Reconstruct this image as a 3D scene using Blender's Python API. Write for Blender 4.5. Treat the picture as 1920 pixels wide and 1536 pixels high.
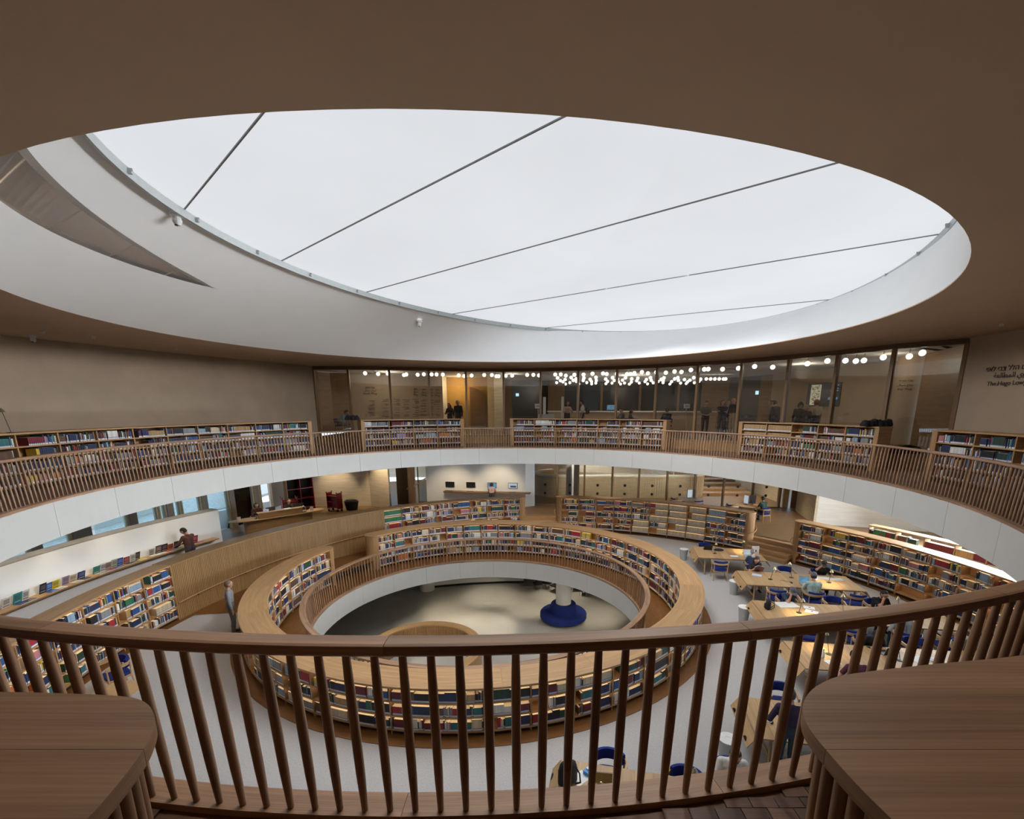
import bpy, math, random
import numpy as np
from mathutils import Vector, Matrix

SC = bpy.context.scene
COL = SC.collection
for _o in list(bpy.data.objects):
    bpy.data.objects.remove(_o, do_unlink=True)
R = math.radians
PI = math.pi
rnd = random.Random(7)

# ------------------------------------------------------------------ camera
EYE = 6.7
F_PX, PX, PY, PITCH = 870.0, 994.0, 955.5, 0.2175
cam = bpy.data.cameras.new('camera')
cam.sensor_width = 36.0
cam.sensor_fit = 'HORIZONTAL'
cam.lens = F_PX * 36.0 / 1920.0
cam.shift_x = (960.0 - PX) / 1920.0
cam.shift_y = (PY - 768.0) / 1920.0
cam.clip_start = 0.05
cam.clip_end = 300
cam_o = bpy.data.objects.new('camera', cam)
cam_o.location = (0, 0, EYE)
cam_o.rotation_euler = (PI / 2 - PITCH, 0, 0)
COL.objects.link(cam_o)
SC.camera = cam_o

# ------------------------------------------------------------------ world, exposure
SC.view_settings.view_transform = 'Standard'
SC.view_settings.look = 'None'
SC.view_settings.gamma = 1.0
SC.view_settings.use_curve_mapping = False
SC.view_settings.exposure = 0.0
SC.cycles.max_bounces = 5
SC.cycles.diffuse_bounces = 3
SC.cycles.glossy_bounces = 2
SC.cycles.transmission_bounces = 2
SC.cycles.transparent_max_bounces = 6
SC.cycles.adaptive_threshold = 0.02
SC.cycles.use_light_tree = False
SC.cycles.caustics_reflective = False
SC.cycles.caustics_refractive = False
wd = bpy.data.worlds.new('daylight')
SC.world = wd
wd.use_nodes = True
wnt = wd.node_tree
bg = wnt.nodes['Background']
bg.inputs[0].default_value = (0.62, 0.78, 1.0, 1)
bg.inputs[1].default_value = 3.0

# ------------------------------------------------------------------ large lights
def add_light(name, kind, loc, power, color=(1, 1, 1), rot=(0, 0, 0), parent=None, **kw):
    l = bpy.data.lights.new(name, kind)
    l.energy = power
    l.color = color
    for k, v in kw.items():
        setattr(l, k, v)
    o = bpy.data.objects.new(name, l)
    o.location = loc
    o.rotation_euler = rot
    COL.objects.link(o)
    if parent is not None:
        o.parent = parent
    return o

SKY_C = (1.88, 13.75, 10.3)      # centre of the skylight membrane (an oval set askew)
SKY_A, SKY_B, SKY_ROT = 10.9, 7.40, R(60.5)
WARM = (1.0, 0.78, 0.52)
# area lights added under the glowing membrane to boost and aim its daylight
def sky_beam(name, d, power, size, size_y, spread, off=(0, 0)):
    r = Vector(d).to_track_quat('-Z', 'Y').to_euler()
    add_light(name, 'AREA', (SKY_C[0] + off[0], SKY_C[1] + off[1], SKY_C[2] - 0.35), power, (0.97, 0.98, 1.0), rot=r, shape='RECTANGLE', size=size, size_y=size_y, spread=R(spread))
sky_beam('skylight_fill_down', (0, 0, -1), 360, 11.0, 11.0, 122, (-1.6, 0.3))
sky_beam('skylight_daylight_left', (-0.78, -0.10, -0.52), 640, 7.0, 2.2, 124, (0, -2.0))
sky_beam('skylight_daylight_shaft', (-1.0, -0.05, -0.16), 60, 5.0, 1.6, 100, (0.0, -2.0))
sky_beam('skylight_daylight_far', (0.0, 0.74, -0.60), 260, 9.0, 2.0, 120)
sky_beam('skylight_daylight_right', (0.70, -0.05, -0.71), 215, 7.0, 2.2, 120)
SKY_GLOW = 0.80
# daylight entering by the right-hand window bay (out of view behind the balcony edge)
add_light('window_daylight', 'AREA', (18.6, 17.0, 2.9), 1500, (0.9, 0.96, 1.0), rot=(0, R(78), R(8)),
          shape='RECTANGLE', size=2.2, size_y=7.0, spread=R(150))

# ------------------------------------------------------------------ materials
MATS = {}
def new_mat(name):
    m = bpy.data.materials.new(name)
    m.use_nodes = True
    nt = m.node_tree
    b = nt.nodes['Principled BSDF']
    MATS[name] = m
    return m, nt, b

def lk(nt, a, b):
    nt.links.new(a, b)

def plain(name, col, rough=0.6, metal=0.0, noise=0.0, nscale=8.0, bump=0.0, spec=None, coords='Object', stretch=None):
    m, nt, b = new_mat(name)
    b.inputs['Base Color'].default_value = (*col, 1)
    b.inputs['Roughness'].default_value = rough
    b.inputs['Metallic'].default_value = metal
    if spec is not None:
        b.inputs['Specular IOR Level'].default_value = spec
    if noise or bump:
        tc = nt.nodes.new('ShaderNodeTexCoord')
        n = nt.nodes.new('ShaderNodeTexNoise')
        n.inputs['Scale'].default_value = nscale
        n.inputs['Detail'].default_value = 5
        src = tc.outputs[coords]
        if stretch:
            mp = nt.nodes.new('ShaderNodeMapping')
            mp.inputs['Scale'].default_value = stretch
            lk(nt, src, mp.inputs[0])
            src = mp.outputs[0]
        lk(nt, src, n.inputs['Vector'])
        if noise:
            r = nt.nodes.new('ShaderNodeValToRGB')
            r.color_ramp.elements[0].position = 0.3
            r.color_ramp.elements[1].position = 0.7
            r.color_ramp.elements[0].color = (*[c * (1 - noise) for c in col], 1)
            r.color_ramp.elements[1].color = (*[min(1, c * (1 + noise)) for c in col], 1)
            lk(nt, n.outputs['Fac'], r.inputs[0])
            lk(nt, r.outputs[0], b.inputs['Base Color'])
        if bump:
            bp = nt.nodes.new('ShaderNodeBump')
            bp.inputs['Strength'].default_value = bump
            bp.inputs['Distance'].default_value = 0.01
            lk(nt, n.outputs['Fac'], bp.inputs['Height'])
            lk(nt, bp.outputs[0], b.inputs['Normal'])
    return m

def wood(name, c0, c1, rough=0.45, grain=16.0, along=0.7, var=0.12, bump=0.05):
    """oak: grain runs along U of the UV map (metres)."""
    m, nt, b = new_mat(name)
    uv = nt.nodes.new('ShaderNodeUVMap')
    oi = nt.nodes.new('ShaderNodeObjectInfo')
    add = nt.nodes.new('ShaderNodeVectorMath'); add.operation = 'ADD'
    cmb = nt.nodes.new('ShaderNodeCombineXYZ')
    mul = nt.nodes.new('ShaderNodeMath'); mul.operation = 'MULTIPLY'; mul.inputs[1].default_value = 37.0
    lk(nt, oi.outputs['Random'], mul.inputs[0])
    lk(nt, mul.outputs[0], cmb.inputs[0]); lk(nt, mul.outputs[0], cmb.inputs[1])
    lk(nt, uv.outputs[0], add.inputs[0]); lk(nt, cmb.outputs[0], add.inputs[1])
    mp = nt.nodes.new('ShaderNodeMapping'); mp.inputs['Scale'].default_value = (along, grain, 1)
    lk(nt, add.outputs[0], mp.inputs[0])
    n1 = nt.nodes.new('ShaderNodeTexNoise'); n1.inputs['Scale'].default_value = 1.0
    n1.inputs['Detail'].default_value = 6; n1.inputs['Roughness'].default_value = 0.62; n1.inputs['Distortion'].default_value = 0.6
    lk(nt, mp.outputs[0], n1.inputs['Vector'])
    mp2 = nt.nodes.new('ShaderNodeMapping'); mp2.inputs['Scale'].default_value = (along * 4, grain * 14, 1)
    lk(nt, add.outputs[0], mp2.inputs[0])
    n2 = nt.nodes.new('ShaderNodeTexNoise'); n2.inputs['Scale'].default_value = 1.0; n2.inputs['Detail'].default_value = 2
    lk(nt, mp2.outputs[0], n2.inputs['Vector'])
    mix = nt.nodes.new('ShaderNodeMath'); mix.operation = 'MULTIPLY_ADD'; mix.inputs[1].default_value = 0.35
    lk(nt, n2.outputs['Fac'], mix.inputs[0]); lk(nt, n1.outputs['Fac'], mix.inputs[2])
    r = nt.nodes.new('ShaderNodeValToRGB')
    r.color_ramp.elements[0].position = 0.42; r.color_ramp.elements[0].color = (*c0, 1)
    r.color_ramp.elements[1].position = 0.92; r.color_ramp.elements[1].color = (*c1, 1)
    lk(nt, mix.outputs[0], r.inputs[0])
    hsv = nt.nodes.new('ShaderNodeHueSaturation')
    mr = nt.nodes.new('ShaderNodeMapRange'); mr.inputs['To Min'].default_value = 1 - var; mr.inputs['To Max'].default_value = 1 + var
    lk(nt, oi.outputs['Random'], mr.inputs['Value']); lk(nt, mr.outputs[0], hsv.inputs['Value'])
    lk(nt, r.outputs[0], hsv.inputs['Color']); lk(nt, hsv.outputs[0], b.inputs['Base Color'])
    b.inputs['Roughness'].default_value = rough
    if bump:
        bp = nt.nodes.new('ShaderNodeBump'); bp.inputs['Strength'].default_value = bump; bp.inputs['Distance'].default_value = 0.004
        lk(nt, mix.outputs[0], bp.inputs['Height']); lk(nt, bp.outputs[0], b.inputs['Normal'])
    return m

wood('oak_rail', (0.145, 0.078, 0.042), (0.43, 0.265, 0.162), rough=0.42, grain=11, along=0.55)
wood('oak_case', (0.30, 0.165, 0.068), (0.52, 0.315, 0.15))
wood('oak_slat', (0.26, 0.145, 0.055), (0.44, 0.265, 0.11), grain=10)
wood('oak_table', (0.33, 0.20, 0.09), (0.52, 0.34, 0.17), var=0.14)
wood('oak_floor', (0.11, 0.042, 0.008), (0.22, 0.088, 0.018), grain=22, along=3.0)
wood('oak_dark', (0.10, 0.055, 0.025), (0.17, 0.10, 0.048))
wood('oak_block', (0.075, 0.038, 0.022), (0.18, 0.095, 0.058), var=0.45, rough=0.5)
wood('oak_panel', (0.17, 0.095, 0.04), (0.30, 0.18, 0.085), grain=8)
plain('white_plaster', (0.78, 0.79, 0.79), 0.75, noise=0.015, nscale=1.2)
plain('fascia_white', (0.50, 0.505, 0.485), 0.7, noise=0.02, nscale=2.0)
plain('beige_plaster', (0.47, 0.365, 0.265), 0.85, noise=0.05, nscale=1.4, bump=0.05)
plain('ceiling_plaster', (0.60, 0.455, 0.32), 0.85, noise=0.03, nscale=0.6)
plain('carpet', (0.40, 0.39, 0.382), 0.95, noise=0.10, nscale=34.0, bump=0.3)
plain('screed', (0.42, 0.40, 0.36), 0.5, noise=0.08, nscale=0.8)
plain('stone', (0.62, 0.52, 0.37), 0.75, noise=0.12, nscale=1.0, stretch=(1.2, 1.2, 14), bump=0.1)
plain('pale_stone', (0.80, 0.79, 0.74), 0.75, noise=0.06, nscale=1.0, stretch=(1.0, 1.0, 10))
plain('ground_gravel', (0.45, 0.43, 0.38), 0.9, noise=0.2, nscale=6)
plain('shrub_green', (0.06, 0.10, 0.06), 0.9, noise=0.5, nscale=9)
plain('black_metal', (0.015, 0.015, 0.016), 0.4, noise=0.2, nscale=30)
plain('black_plastic', (0.012, 0.012, 0.014), 0.35, noise=0.2, nscale=30)
plain('black_fabric', (0.012, 0.012, 0.015), 0.9, noise=0.4, nscale=30)
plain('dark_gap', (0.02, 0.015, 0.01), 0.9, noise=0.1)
plain('brass', (0.36, 0.31, 0.17), 0.35, metal=0.8, noise=0.1, nscale=30)
plain('grey_metal', (0.42, 0.43, 0.43), 0.4, metal=0.3, noise=0.05)
plain('white_plastic', (0.74, 0.74, 0.73), 0.5, noise=0.03)
plain('blue_fabric', (0.004, 0.018, 0.16), 0.9, noise=0.25, nscale=120, bump=0.2)
plain('red_metal', (0.23, 0.012, 0.012), 0.4, noise=0.1)
plain('grey_frame', (0.30, 0.26, 0.21), 0.55, noise=0.06)
plain('pale_frame', (0.52, 0.42, 0.26), 0.5, noise=0.06)
plain('paper', (0.80, 0.80, 0.78), 0.8, noise=0.03, nscale=20)
plain('ink', (0.015, 0.013, 0.012), 0.8, noise=0.1)
plain('fine_ink', (0.14, 0.11, 0.085), 0.8, noise=0.1)
plain('skylight_frame', (0.42, 0.46, 0.46), 0.4, noise=0.05)
plain('seam_grey', (0.24, 0.25, 0.26), 0.6, noise=0.05)
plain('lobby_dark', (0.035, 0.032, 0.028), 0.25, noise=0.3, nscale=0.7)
plain('lobby_grey', (0.10, 0.095, 0.085), 0.5, noise=0.1)
plain('niche_ochre', (0.42, 0.26, 0.08), 0.7, noise=0.08)
plain('bottle_clear', (0.75, 0.8, 0.85), 0.15, noise=0.03)
plain('bottle_blue', (0.08, 0.25, 0.55), 0.15, noise=0.05)

def emis(name, col, strength, vary=0.0, scale=1.0):
    m, nt, b = new_mat(name)
    b.inputs['Base Color'].default_value = (0.02, 0.02, 0.02, 1) if strength > 0 else (*col, 1)
    b.inputs['Emission Color'].default_value = (*col, 1)
    b.inputs['Emission Strength'].default_value = strength
    b.inputs['Roughness'].default_value = 0.6
    if vary:
        tc = nt.nodes.new('ShaderNodeTexCoord')
        n = nt.nodes.new('ShaderNodeTexNoise'); n.inputs['Scale'].default_value = scale; n.inputs['Detail'].default_value = 3
        lk(nt, tc.outputs['Object'], n.inputs['Vector'])
        r = nt.nodes.new('ShaderNodeValToRGB')
        r.color_ramp.elements[0].position = 0.3; r.color_ramp.elements[1].position = 0.7
        r.color_ramp.elements[0].color = (*[c * (1 - vary) for c in col], 1)
        r.color_ramp.elements[1].color = (*col, 1)
        lk(nt, n.outputs['Fac'], r.inputs[0]); lk(nt, r.outputs[0], b.inputs['Emission Color'])
    return m
emis('skylight_membrane', (0.93, 0.955, 1.0), SKY_GLOW, vary=0.06, scale=0.25)
emis('globe_glow', (1.0, 0.93, 0.82), 3.5)
emis('strip_glow', (1.0, 0.74, 0.45), 7.0)
emis('downlight_glow', (1.0, 0.85, 0.6), 12.0)
emis('screen_blue', (0.25, 0.55, 0.85), 0.55, vary=0.5, scale=6)
emis('screen_white', (0.75, 0.85, 0.95), 0.6, vary=0.2, scale=12)
emis('screen_page', (0.82, 0.74, 0.52), 0.6, vary=0.15, scale=30)
emis('screen_ink', (0.25, 0.42, 0.85), 0.6)
emis('exit_glow', (0.55, 0.85, 1.0), 1.5)

def glass(name, tint, refl=0.08, rough=0.02):
    """thin pane: mostly transparent, mirrors a little more at grazing angles"""
    m, nt, b = new_mat(name)
    out = nt.nodes['Material Output']
    tr = nt.nodes.new('ShaderNodeBsdfTransparent'); tr.inputs[0].default_value = (*tint, 1)
    gl = nt.nodes.new('ShaderNodeBsdfGlossy'); gl.inputs['Roughness'].default_value = rough
    gl.inputs[0].default_value = (0.9, 0.9, 0.9, 1)
    fr = nt.nodes.new('ShaderNodeFresnel'); fr.inputs[0].default_value = 1.45
    ml = nt.nodes.new('ShaderNodeMath'); ml.operation = 'MULTIPLY_ADD'; ml.inputs[1].default_value = 1.0; ml.inputs[2].default_value = refl
    lk(nt, fr.outputs[0], ml.inputs[0])
    mx = nt.nodes.new('ShaderNodeMixShader')
    lk(nt, ml.outputs[0], mx.inputs[0]); lk(nt, tr.outputs[0], mx.inputs[1]); lk(nt, gl.outputs[0], mx.inputs[2])
    lk(nt, mx.outputs[0], out.inputs[0])
    nt.nodes.remove(b)
    return m
glass('pane_glass', (0.88, 0.87, 0.84), 0.04)
glass('clear_pane', (0.95, 0.95, 0.93), 0.01)
glass('window_glass', (0.80, 0.92, 0.96), 0.02)
glass('tinted_glass', (0.92, 0.86, 0.80), 0.0, 0.25)

# colour taken from the mesh's own colour attribute (book cloth, covers)
m, nt, b = new_mat('book_cloth')
at = nt.nodes.new('ShaderNodeVertexColor'); at.layer_name = 'Col'
lk(nt, at.outputs[0], b.inputs['Base Color']); b.inputs['Roughness'].default_value = 0.6
tc = nt.nodes.new('ShaderNodeTexCoord'); n_ = nt.nodes.new('ShaderNodeTexNoise'); n_.inputs['Scale'].default_value = 60
lk(nt, tc.outputs['Object'], n_.inputs['Vector'])
bp_ = nt.nodes.new('ShaderNodeBump'); bp_.inputs['Strength'].default_value = 0.1; bp_.inputs['Distance'].default_value = 0.003
lk(nt, n_.outputs['Fac'], bp_.inputs['Height']); lk(nt, bp_.outputs[0], b.inputs['Normal'])

_solid = {}
def solid(col, rough=0.8, kind='cloth'):
    k = (tuple(round(c, 3) for c in col), rough, kind)
    if k not in _solid:
        _solid[k] = plain('%s_%d' % (kind, len(_solid)), col, rough, noise=0.12, nscale=25).name
    return _solid[k]

# ------------------------------------------------------------------ object helpers
def tag(o, label=None, cat=None, group=None, kind=None):
    if label: o['label'] = label
    if cat: o['category'] = cat
    if group: o['group'] = group
    if kind: o['kind'] = kind
    return o

def empty(name, loc=(0, 0, 0), rz=0.0, label=None, cat=None, group=None, kind=None, parent=None):
    o = bpy.data.objects.new(name, None)
    o.empty_display_size = 0.1
    o.location = loc
    o.rotation_euler = (0, 0, rz)
    COL.objects.link(o)
    if parent is not None:
        o.parent = parent
    return tag(o, label, cat, group, kind)

def world_loc(o):
    v = Vector((0, 0, 0))
    while o is not None:
        v = v + o.location
        o = o.parent
    return v

class Path:
    """a plan curve; n is the unit normal to the left of travel times side"""
    def __init__(self, pts, side=1):
        self.p = np.array(pts, float)
        d = np.diff(self.p, axis=0)
        self.l = np.hypot(d[:, 0], d[:, 1])
        self.s = np.concatenate([[0], np.cumsum(self.l)])
        self.len = self.s[-1]
        self.side = side
        self.tan = d / self.l[:, None]
        self.mid = (self.s[1:] + self.s[:-1]) / 2
        self.mt = self.tan
        if np.hypot(*(self.p[0] - self.p[-1])) < 1e-6:      # closed curve: tangents run on across the joint
            self.mid = np.concatenate([[self.mid[-1] - self.len], self.mid, [self.mid[0] + self.len]])
            self.mt = np.concatenate([self.tan[-1:], self.tan, self.tan[:1]])
    def at(self, s):
        s = min(max(s, 0), self.len)
        x = np.interp(s, self.s, self.p[:, 0]); y = np.interp(s, self.s, self.p[:, 1])
        tx = np.interp(s, self.mid, self.mt[:, 0]); ty = np.interp(s, self.mid, self.mt[:, 1])
        k = math.hypot(tx, ty); tx /= k; ty /= k
        return (x, y), (tx, ty), (-ty * self.side, tx * self.side)
    def pt(self, s, n=0.0):
        p, t, m = self.at(s)
        return (p[0] + m[0] * n, p[1] + m[1] * n)

def arc(cx, cy, ax, ay, a0, a1, side=1, n=None):
    n = n or max(8, int(abs(a1 - a0) / 1.5))
    th = [R(a0 + (a1 - a0) * i / n) for i in range(n + 1)]
    return Path([(cx + ax * math.cos(t), cy + ay * math.sin(t)) for t in th], side)

def line(p, q, side=1):
    return Path([(p[0] + (q[0] - p[0]) * i / 8, p[1] + (q[1] - p[1]) * i / 8) for i in range(9)], side)

class MB:
    def __init__(self):
        self.v = []; self.f = []; self.uv = []; self.m = []
    def quad(self, pts, uvs=None, m=0):
        i = len(self.v)
        self.v += [tuple(p) for p in pts]
        self.f.append(tuple(range(i, i + len(pts))))
        if uvs is None:
            a = Vector(pts[0]); b = Vector(pts[1]); e = (b - a)
            ln = e.length or 1.0
            e = e / ln
            nrm = None
            uvs = []
            for p in pts:
                d = Vector(p) - a
                u = d.dot(e); w = (d - e * u).length
                uvs.append((u, w))
        self.uv.append(uvs); self.m.append(m)
        return self
    def box(self, c, s, rz=0.0, m=0, rot=None, grain=None):
        hx, hy, hz = s[0] / 2, s[1] / 2, s[2] / 2
        M = rot if rot is not None else Matrix.Rotation(rz, 3, 'Z')
        c = Vector(c)
        P = [c + M @ Vector((x * hx, y * hy, z * hz)) for x in (-1, 1) for y in (-1, 1) for z in (-1, 1)]
        g = grain if grain is not None else (0 if s[0] >= max(s[1], s[2]) else (1 if s[1] >= s[2] else 2))
        faces = [((0, 1, 3, 2), (1, 2)), ((4, 6, 7, 5), (1, 2)), ((0, 4, 5, 1), (0, 2)), ((2, 3, 7, 6), (0, 2)),
                 ((0, 2, 6, 4), (0, 1)), ((1, 5, 7, 3), (0, 1))]
        L = [(x * hx, y * hy, z * hz) for x in (-1, 1) for y in (-1, 1) for z in (-1, 1)]
        for idx, (a, b) in faces:
            if g == b: a, b = b, a
            self.quad([P[k] for k in idx], [(L[k][a], L[k][b] + (a + b) * 0.37) for k in idx], m)
        return self
    def prism(self, poly, z0, z1, m=0, ux=0.0):
        """poly: plan outline, counter-clockwise; grain along direction ux"""
        ca, sa = math.cos(ux), math.sin(ux)
        g = lambda p: (p[0] * ca + p[1] * sa, -p[0] * sa + p[1] * ca)
        self.quad([(x, y, z1) for x, y in poly], [g(p) for p in poly], m)
        self.quad([(x, y, z0) for x, y in reversed(poly)], [g(p) for p in reversed(poly)], m)
        acc = 0.0
        for i in range(len(poly)):
            a, b = poly[i], poly[(i + 1) % len(poly)]
            l = math.hypot(b[0] - a[0], b[1] - a[1])
            self.quad([(a[0], a[1], z0), (b[0], b[1], z0), (b[0], b[1], z1), (a[0], a[1], z1)],
                      [(acc, z0), (acc + l, z0), (acc + l, z1), (acc, z1)], m)
            acc += l
        return self
    def tube(self, pts, r, n=8, m=0, caps=True):
        pts = [Vector(p) for p in pts]
        rs = r if isinstance(r, (list, tuple)) else [r] * len(pts)
        rings = []
        up0 = None
        for i, p in enumerate(pts):
            t = (pts[min(i + 1, len(pts) - 1)] - pts[max(i - 1, 0)]).normalized()
            ref = Vector((0, 0, 1)) if abs(t.z) < 0.95 else Vector((1, 0, 0))
            if up0 is not None and abs(up0.dot(t)) < 0.95: ref = up0
            a = t.cross(ref).normalized(); b = t.cross(a).normalized()
            up0 = -b if up0 is None else (ref - t * ref.dot(t)).normalized()
            rings.append([p + (a * math.cos(2 * PI * k / n) + b * math.sin(2 * PI * k / n)) * rs[i] for k in range(n)])
        acc = 0.0
        for i in range(len(pts) - 1):
            l = (pts[i + 1] - pts[i]).length
            for k in range(n):
                k2 = (k + 1) % n
                c = 2 * PI * rs[i] / n
                self.quad([rings[i][k], rings[i + 1][k], rings[i + 1][k2], rings[i][k2]],
                          [(acc, k * c), (acc + l, k * c), (acc + l, (k + 1) * c), (acc, (k + 1) * c)], m)
            acc += l
        if caps:
            self.quad(rings[0], m=m); self.quad(list(reversed(rings[-1])), m=m)
        return self
    def lathe(self, prof, c=(0, 0, 0), n=16, m=0, sx=1.0, sy=1.0):
        rings = [[(c[0] + sx * r * math.cos(2 * PI * k / n), c[1] + sy * r * math.sin(2 * PI * k / n), c[2] + z) for k in range(n)] for r, z in prof]
        acc = 0.0
        for i in range(len(prof) - 1):
            l = math.hypot(prof[i + 1][0] - prof[i][0], prof[i + 1][1] - prof[i][1])
            for k in range(n):
                k2 = (k + 1) % n
                cc = 2 * PI * max(prof[i][0], 0.01) / n
                self.quad([rings[i][k], rings[i][k2], rings[i + 1][k2], rings[i + 1][k]],
                          [(k * cc, acc), ((k + 1) * cc, acc), ((k + 1) * cc, acc + l), (k * cc, acc + l)], m)
            acc += l
        if prof[0] == prof[-1]: return self
        if prof[0][0] > 1e-4: self.quad(list(reversed(rings[0])), m=m)
        if prof[-1][0] > 1e-4: self.quad(rings[-1], m=m)
        return self
    def sweep(self, path, s0, s1, prof, ds=0.4, m=0, caps=True, vert_grain=False, open_prof=False):
        k = max(1, int(math.ceil((s1 - s0) / ds)))
        S = [s0 + (s1 - s0) * i / k for i in range(k + 1)]
        sec = []
        for s in S:
            p, t, n = path.at(s)
            sec.append([(p[0] + n[0] * o, p[1] + n[1] * o, z) for o, z in prof])
        np_ = len(prof)
        acc = [0.0]
        for j in range(np_):
            a, b = prof[j], prof[(j + 1) % np_]
            acc.append(acc[-1] + math.hypot(b[0] - a[0], b[1] - a[1]))
        rng = range(np_ - 1) if open_prof else range(np_)
        for i in range(k):
            for j in rng:
                j2 = (j + 1) % np_
                u = [(S[i], acc[j]), (S[i + 1], acc[j]), (S[i + 1], acc[j + 1]), (S[i], acc[j + 1])]
                if vert_grain: u = [(b, a) for a, b in u]
                self.quad([sec[i][j], sec[i + 1][j], sec[i + 1][j2], sec[i][j2]], u, m)
        if caps and not open_prof:
            self.quad(list(reversed(sec[0])), [(o, z) for o, z in reversed(prof)], m)
            self.quad(sec[-1], [(o, z) for o, z in prof], m)
        return self
    def mesh(self, name, mats, origin=(0, 0, 0), smooth=False):
        me = bpy.data.meshes.new(name)
        ox, oy, oz = origin
        # weld nothing: faces keep their own verts so that edges stay crisp, unless smooth
        if smooth:
            key = {}; vs = []; rm = []
            for p in self.v:
                q = (round(p[0], 5), round(p[1], 5), round(p[2], 5))
                if q not in key:
                    key[q] = len(vs); vs.append(p)
                rm.append(key[q])
            fs = []; uvs = []; ms = []
            for f, u, mm in zip(self.f, self.uv, self.m):
                g = [rm[i] for i in f]
                if len(set(g)) < len(g):
                    keep = [i for i in range(len(g)) if g[i] != g[i - 1]]
                    if len(keep) < 3: continue
                    g = [g[i] for i in keep]; u = [u[i] for i in keep]
                    if len(set(g)) < len(g): continue
                fs.append(g); uvs.append(u); ms.append(mm)
        else:
            vs, fs, uvs, ms = self.v, self.f, self.uv, self.m
        me.from_pydata([(x - ox, y - oy, z - oz) for x, y, z in vs], [], fs)
        ul = me.uv_layers.new(name='UVMap')
        flat = np.array([c for u in uvs for c in u], dtype=np.float32).ravel()
        ul.data.foreach_set('uv', flat)
        for n_ in ([mats] if isinstance(mats, str) else mats):
            me.materials.append(MATS[n_])
        if not isinstance(mats, str) and len(mats) > 1:
            me.polygons.foreach_set('material_index', np.array(ms, dtype=np.int32))
        if smooth:
            me.polygons.foreach_set('use_smooth', np.ones(len(me.polygons), dtype=bool))
            me.set_sharp_from_angle(angle=R(38))
        me.update()
        return me
    def build(self, name, mats, parent=None, smooth=False, local=False):
        """world coordinates unless local; a top-level mesh gets its origin at the middle of its base"""
        if local:
            org = (0, 0, 0); loc = (0, 0, 0)
        elif parent is not None:
            org = tuple(world_loc(parent)); loc = (0, 0, 0)
        else:
            a = np.array(self.v); lo, hi = a.min(0), a.max(0)
            org = ((lo[0] + hi[0]) / 2, (lo[1] + hi[1]) / 2, lo[2]); loc = org
        o = bpy.data.objects.new(name, self.mesh(name, mats, org, smooth))
        o.location = loc
        COL.objects.link(o)
        if parent is not None: o.parent = parent
        return o

def put(name, me, parent=None, loc=(0, 0, 0), rz=0.0):
    o = bpy.data.objects.new(name, me)
    o.location = loc; o.rotation_euler = (0, 0, rz)
    COL.objects.link(o)
    if parent is not None: o.parent = parent
    return o

def copy_tree(o, parent=None):
    c = o.copy()
    COL.objects.link(c)
    c.parent = parent
    for ch in list(o.children):
        copy_tree(ch, c)
    return c

def text_mesh(name, body, size, mat, align='LEFT', extrude=0.004):
    cu = bpy.data.curves.new(name, 'FONT')
    cu.body = body; cu.size = size; cu.align_x = align; cu.extrude = extrude; cu.resolution_u = 3
    t = bpy.data.objects.new(name, cu)
    COL.objects.link(t)
    me = bpy.data.meshes.new_from_object(t.evaluated_get(bpy.context.evaluated_depsgraph_get()))
    bpy.data.objects.remove(t, do_unlink=True)
    me.materials.clear(); me.materials.append(MATS[mat])
    me.name = name
    return me

def ray(px, py):
    u = (px - PX) / F_PX; v = -(py - PY) / F_PX
    c, s = math.cos(PITCH), math.sin(PITCH)
    return np.array([u, c + v * s, -s + v * c])
def un(px, py, z=None, Y=None):
    d = ray(px, py)
    t = (z - EYE) / d[2] if z is not None else Y / d[1]
    return tuple(d * t + np.array([0, 0, EYE]))

# ================================================================== STRUCTURE
ZU, ZRAIL, ZS, ZC = 4.87, 5.78, 4.17, 8.60      # upper floor, its rail, slab underside, ceiling
E_ = (-0.58, 11.60, 9.30, 9.83)                  # edge of the upper gallery (plan ellipse)
B_ = (-1.70, 15.55, 7.42, 7.20)                  # outer edge of the round bookcase
C_ = (-1.75, 15.55, 5.70, 5.50)                  # rail round the lower void
G_ = (1.20, 12.40, 12.55)                        # outer ring of bookcases on the reading floor
ZB, ZW, ZCR = 1.14, -0.42, 0.64                  # round bookcase top, inner walkway, its rail
ZP = 0.68                                        # raised floor round the reading hall
ZL = 5.30                                        # lobby floor behind the gallery glass
ZLOW = -4.30                                     # lowest floor
eE = arc(*E_, -90, 270, side=-1, n=240)          # n > 0 : outward, away from the void
eB = arc(*B_, 142, -203, side=1, n=240)          # clockwise; n > 0 outward
eC = arc(*C_, -90, 270, side=-1, n=160)
eG = arc(G_[0], G_[1], G_[2], G_[2], -90, 270, side=-1, n=240)

def px_of(p, z):
    X, Y = p; Z = z - EYE
    c, s = math.cos(PITCH), math.sin(PITCH)
    yf = Y * c - Z * s
    return (PX + F_PX * X / yf, PY - F_PX * (Z * c + Y * s) / yf, yf)
def s_at_px(path, n, z, px, lo, hi):
    """arc length at which the curve passes pixel column px, between fractions lo..hi of the path"""
    best = None
    for i in range(800):
        s = path.len * (lo + (hi - lo) * i / 799)
        x, y, d = px_of(path.pt(s, n), z)
        if d < 0.3: continue
        e = abs(x - px)
        if best is None or e < best[0]: best = (e, s)
    return best[1]
def sG(a):   # arc length on eG at angle a (degrees from +X)
    return ((a + 90) % 360) / 360 * eG.len

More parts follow.
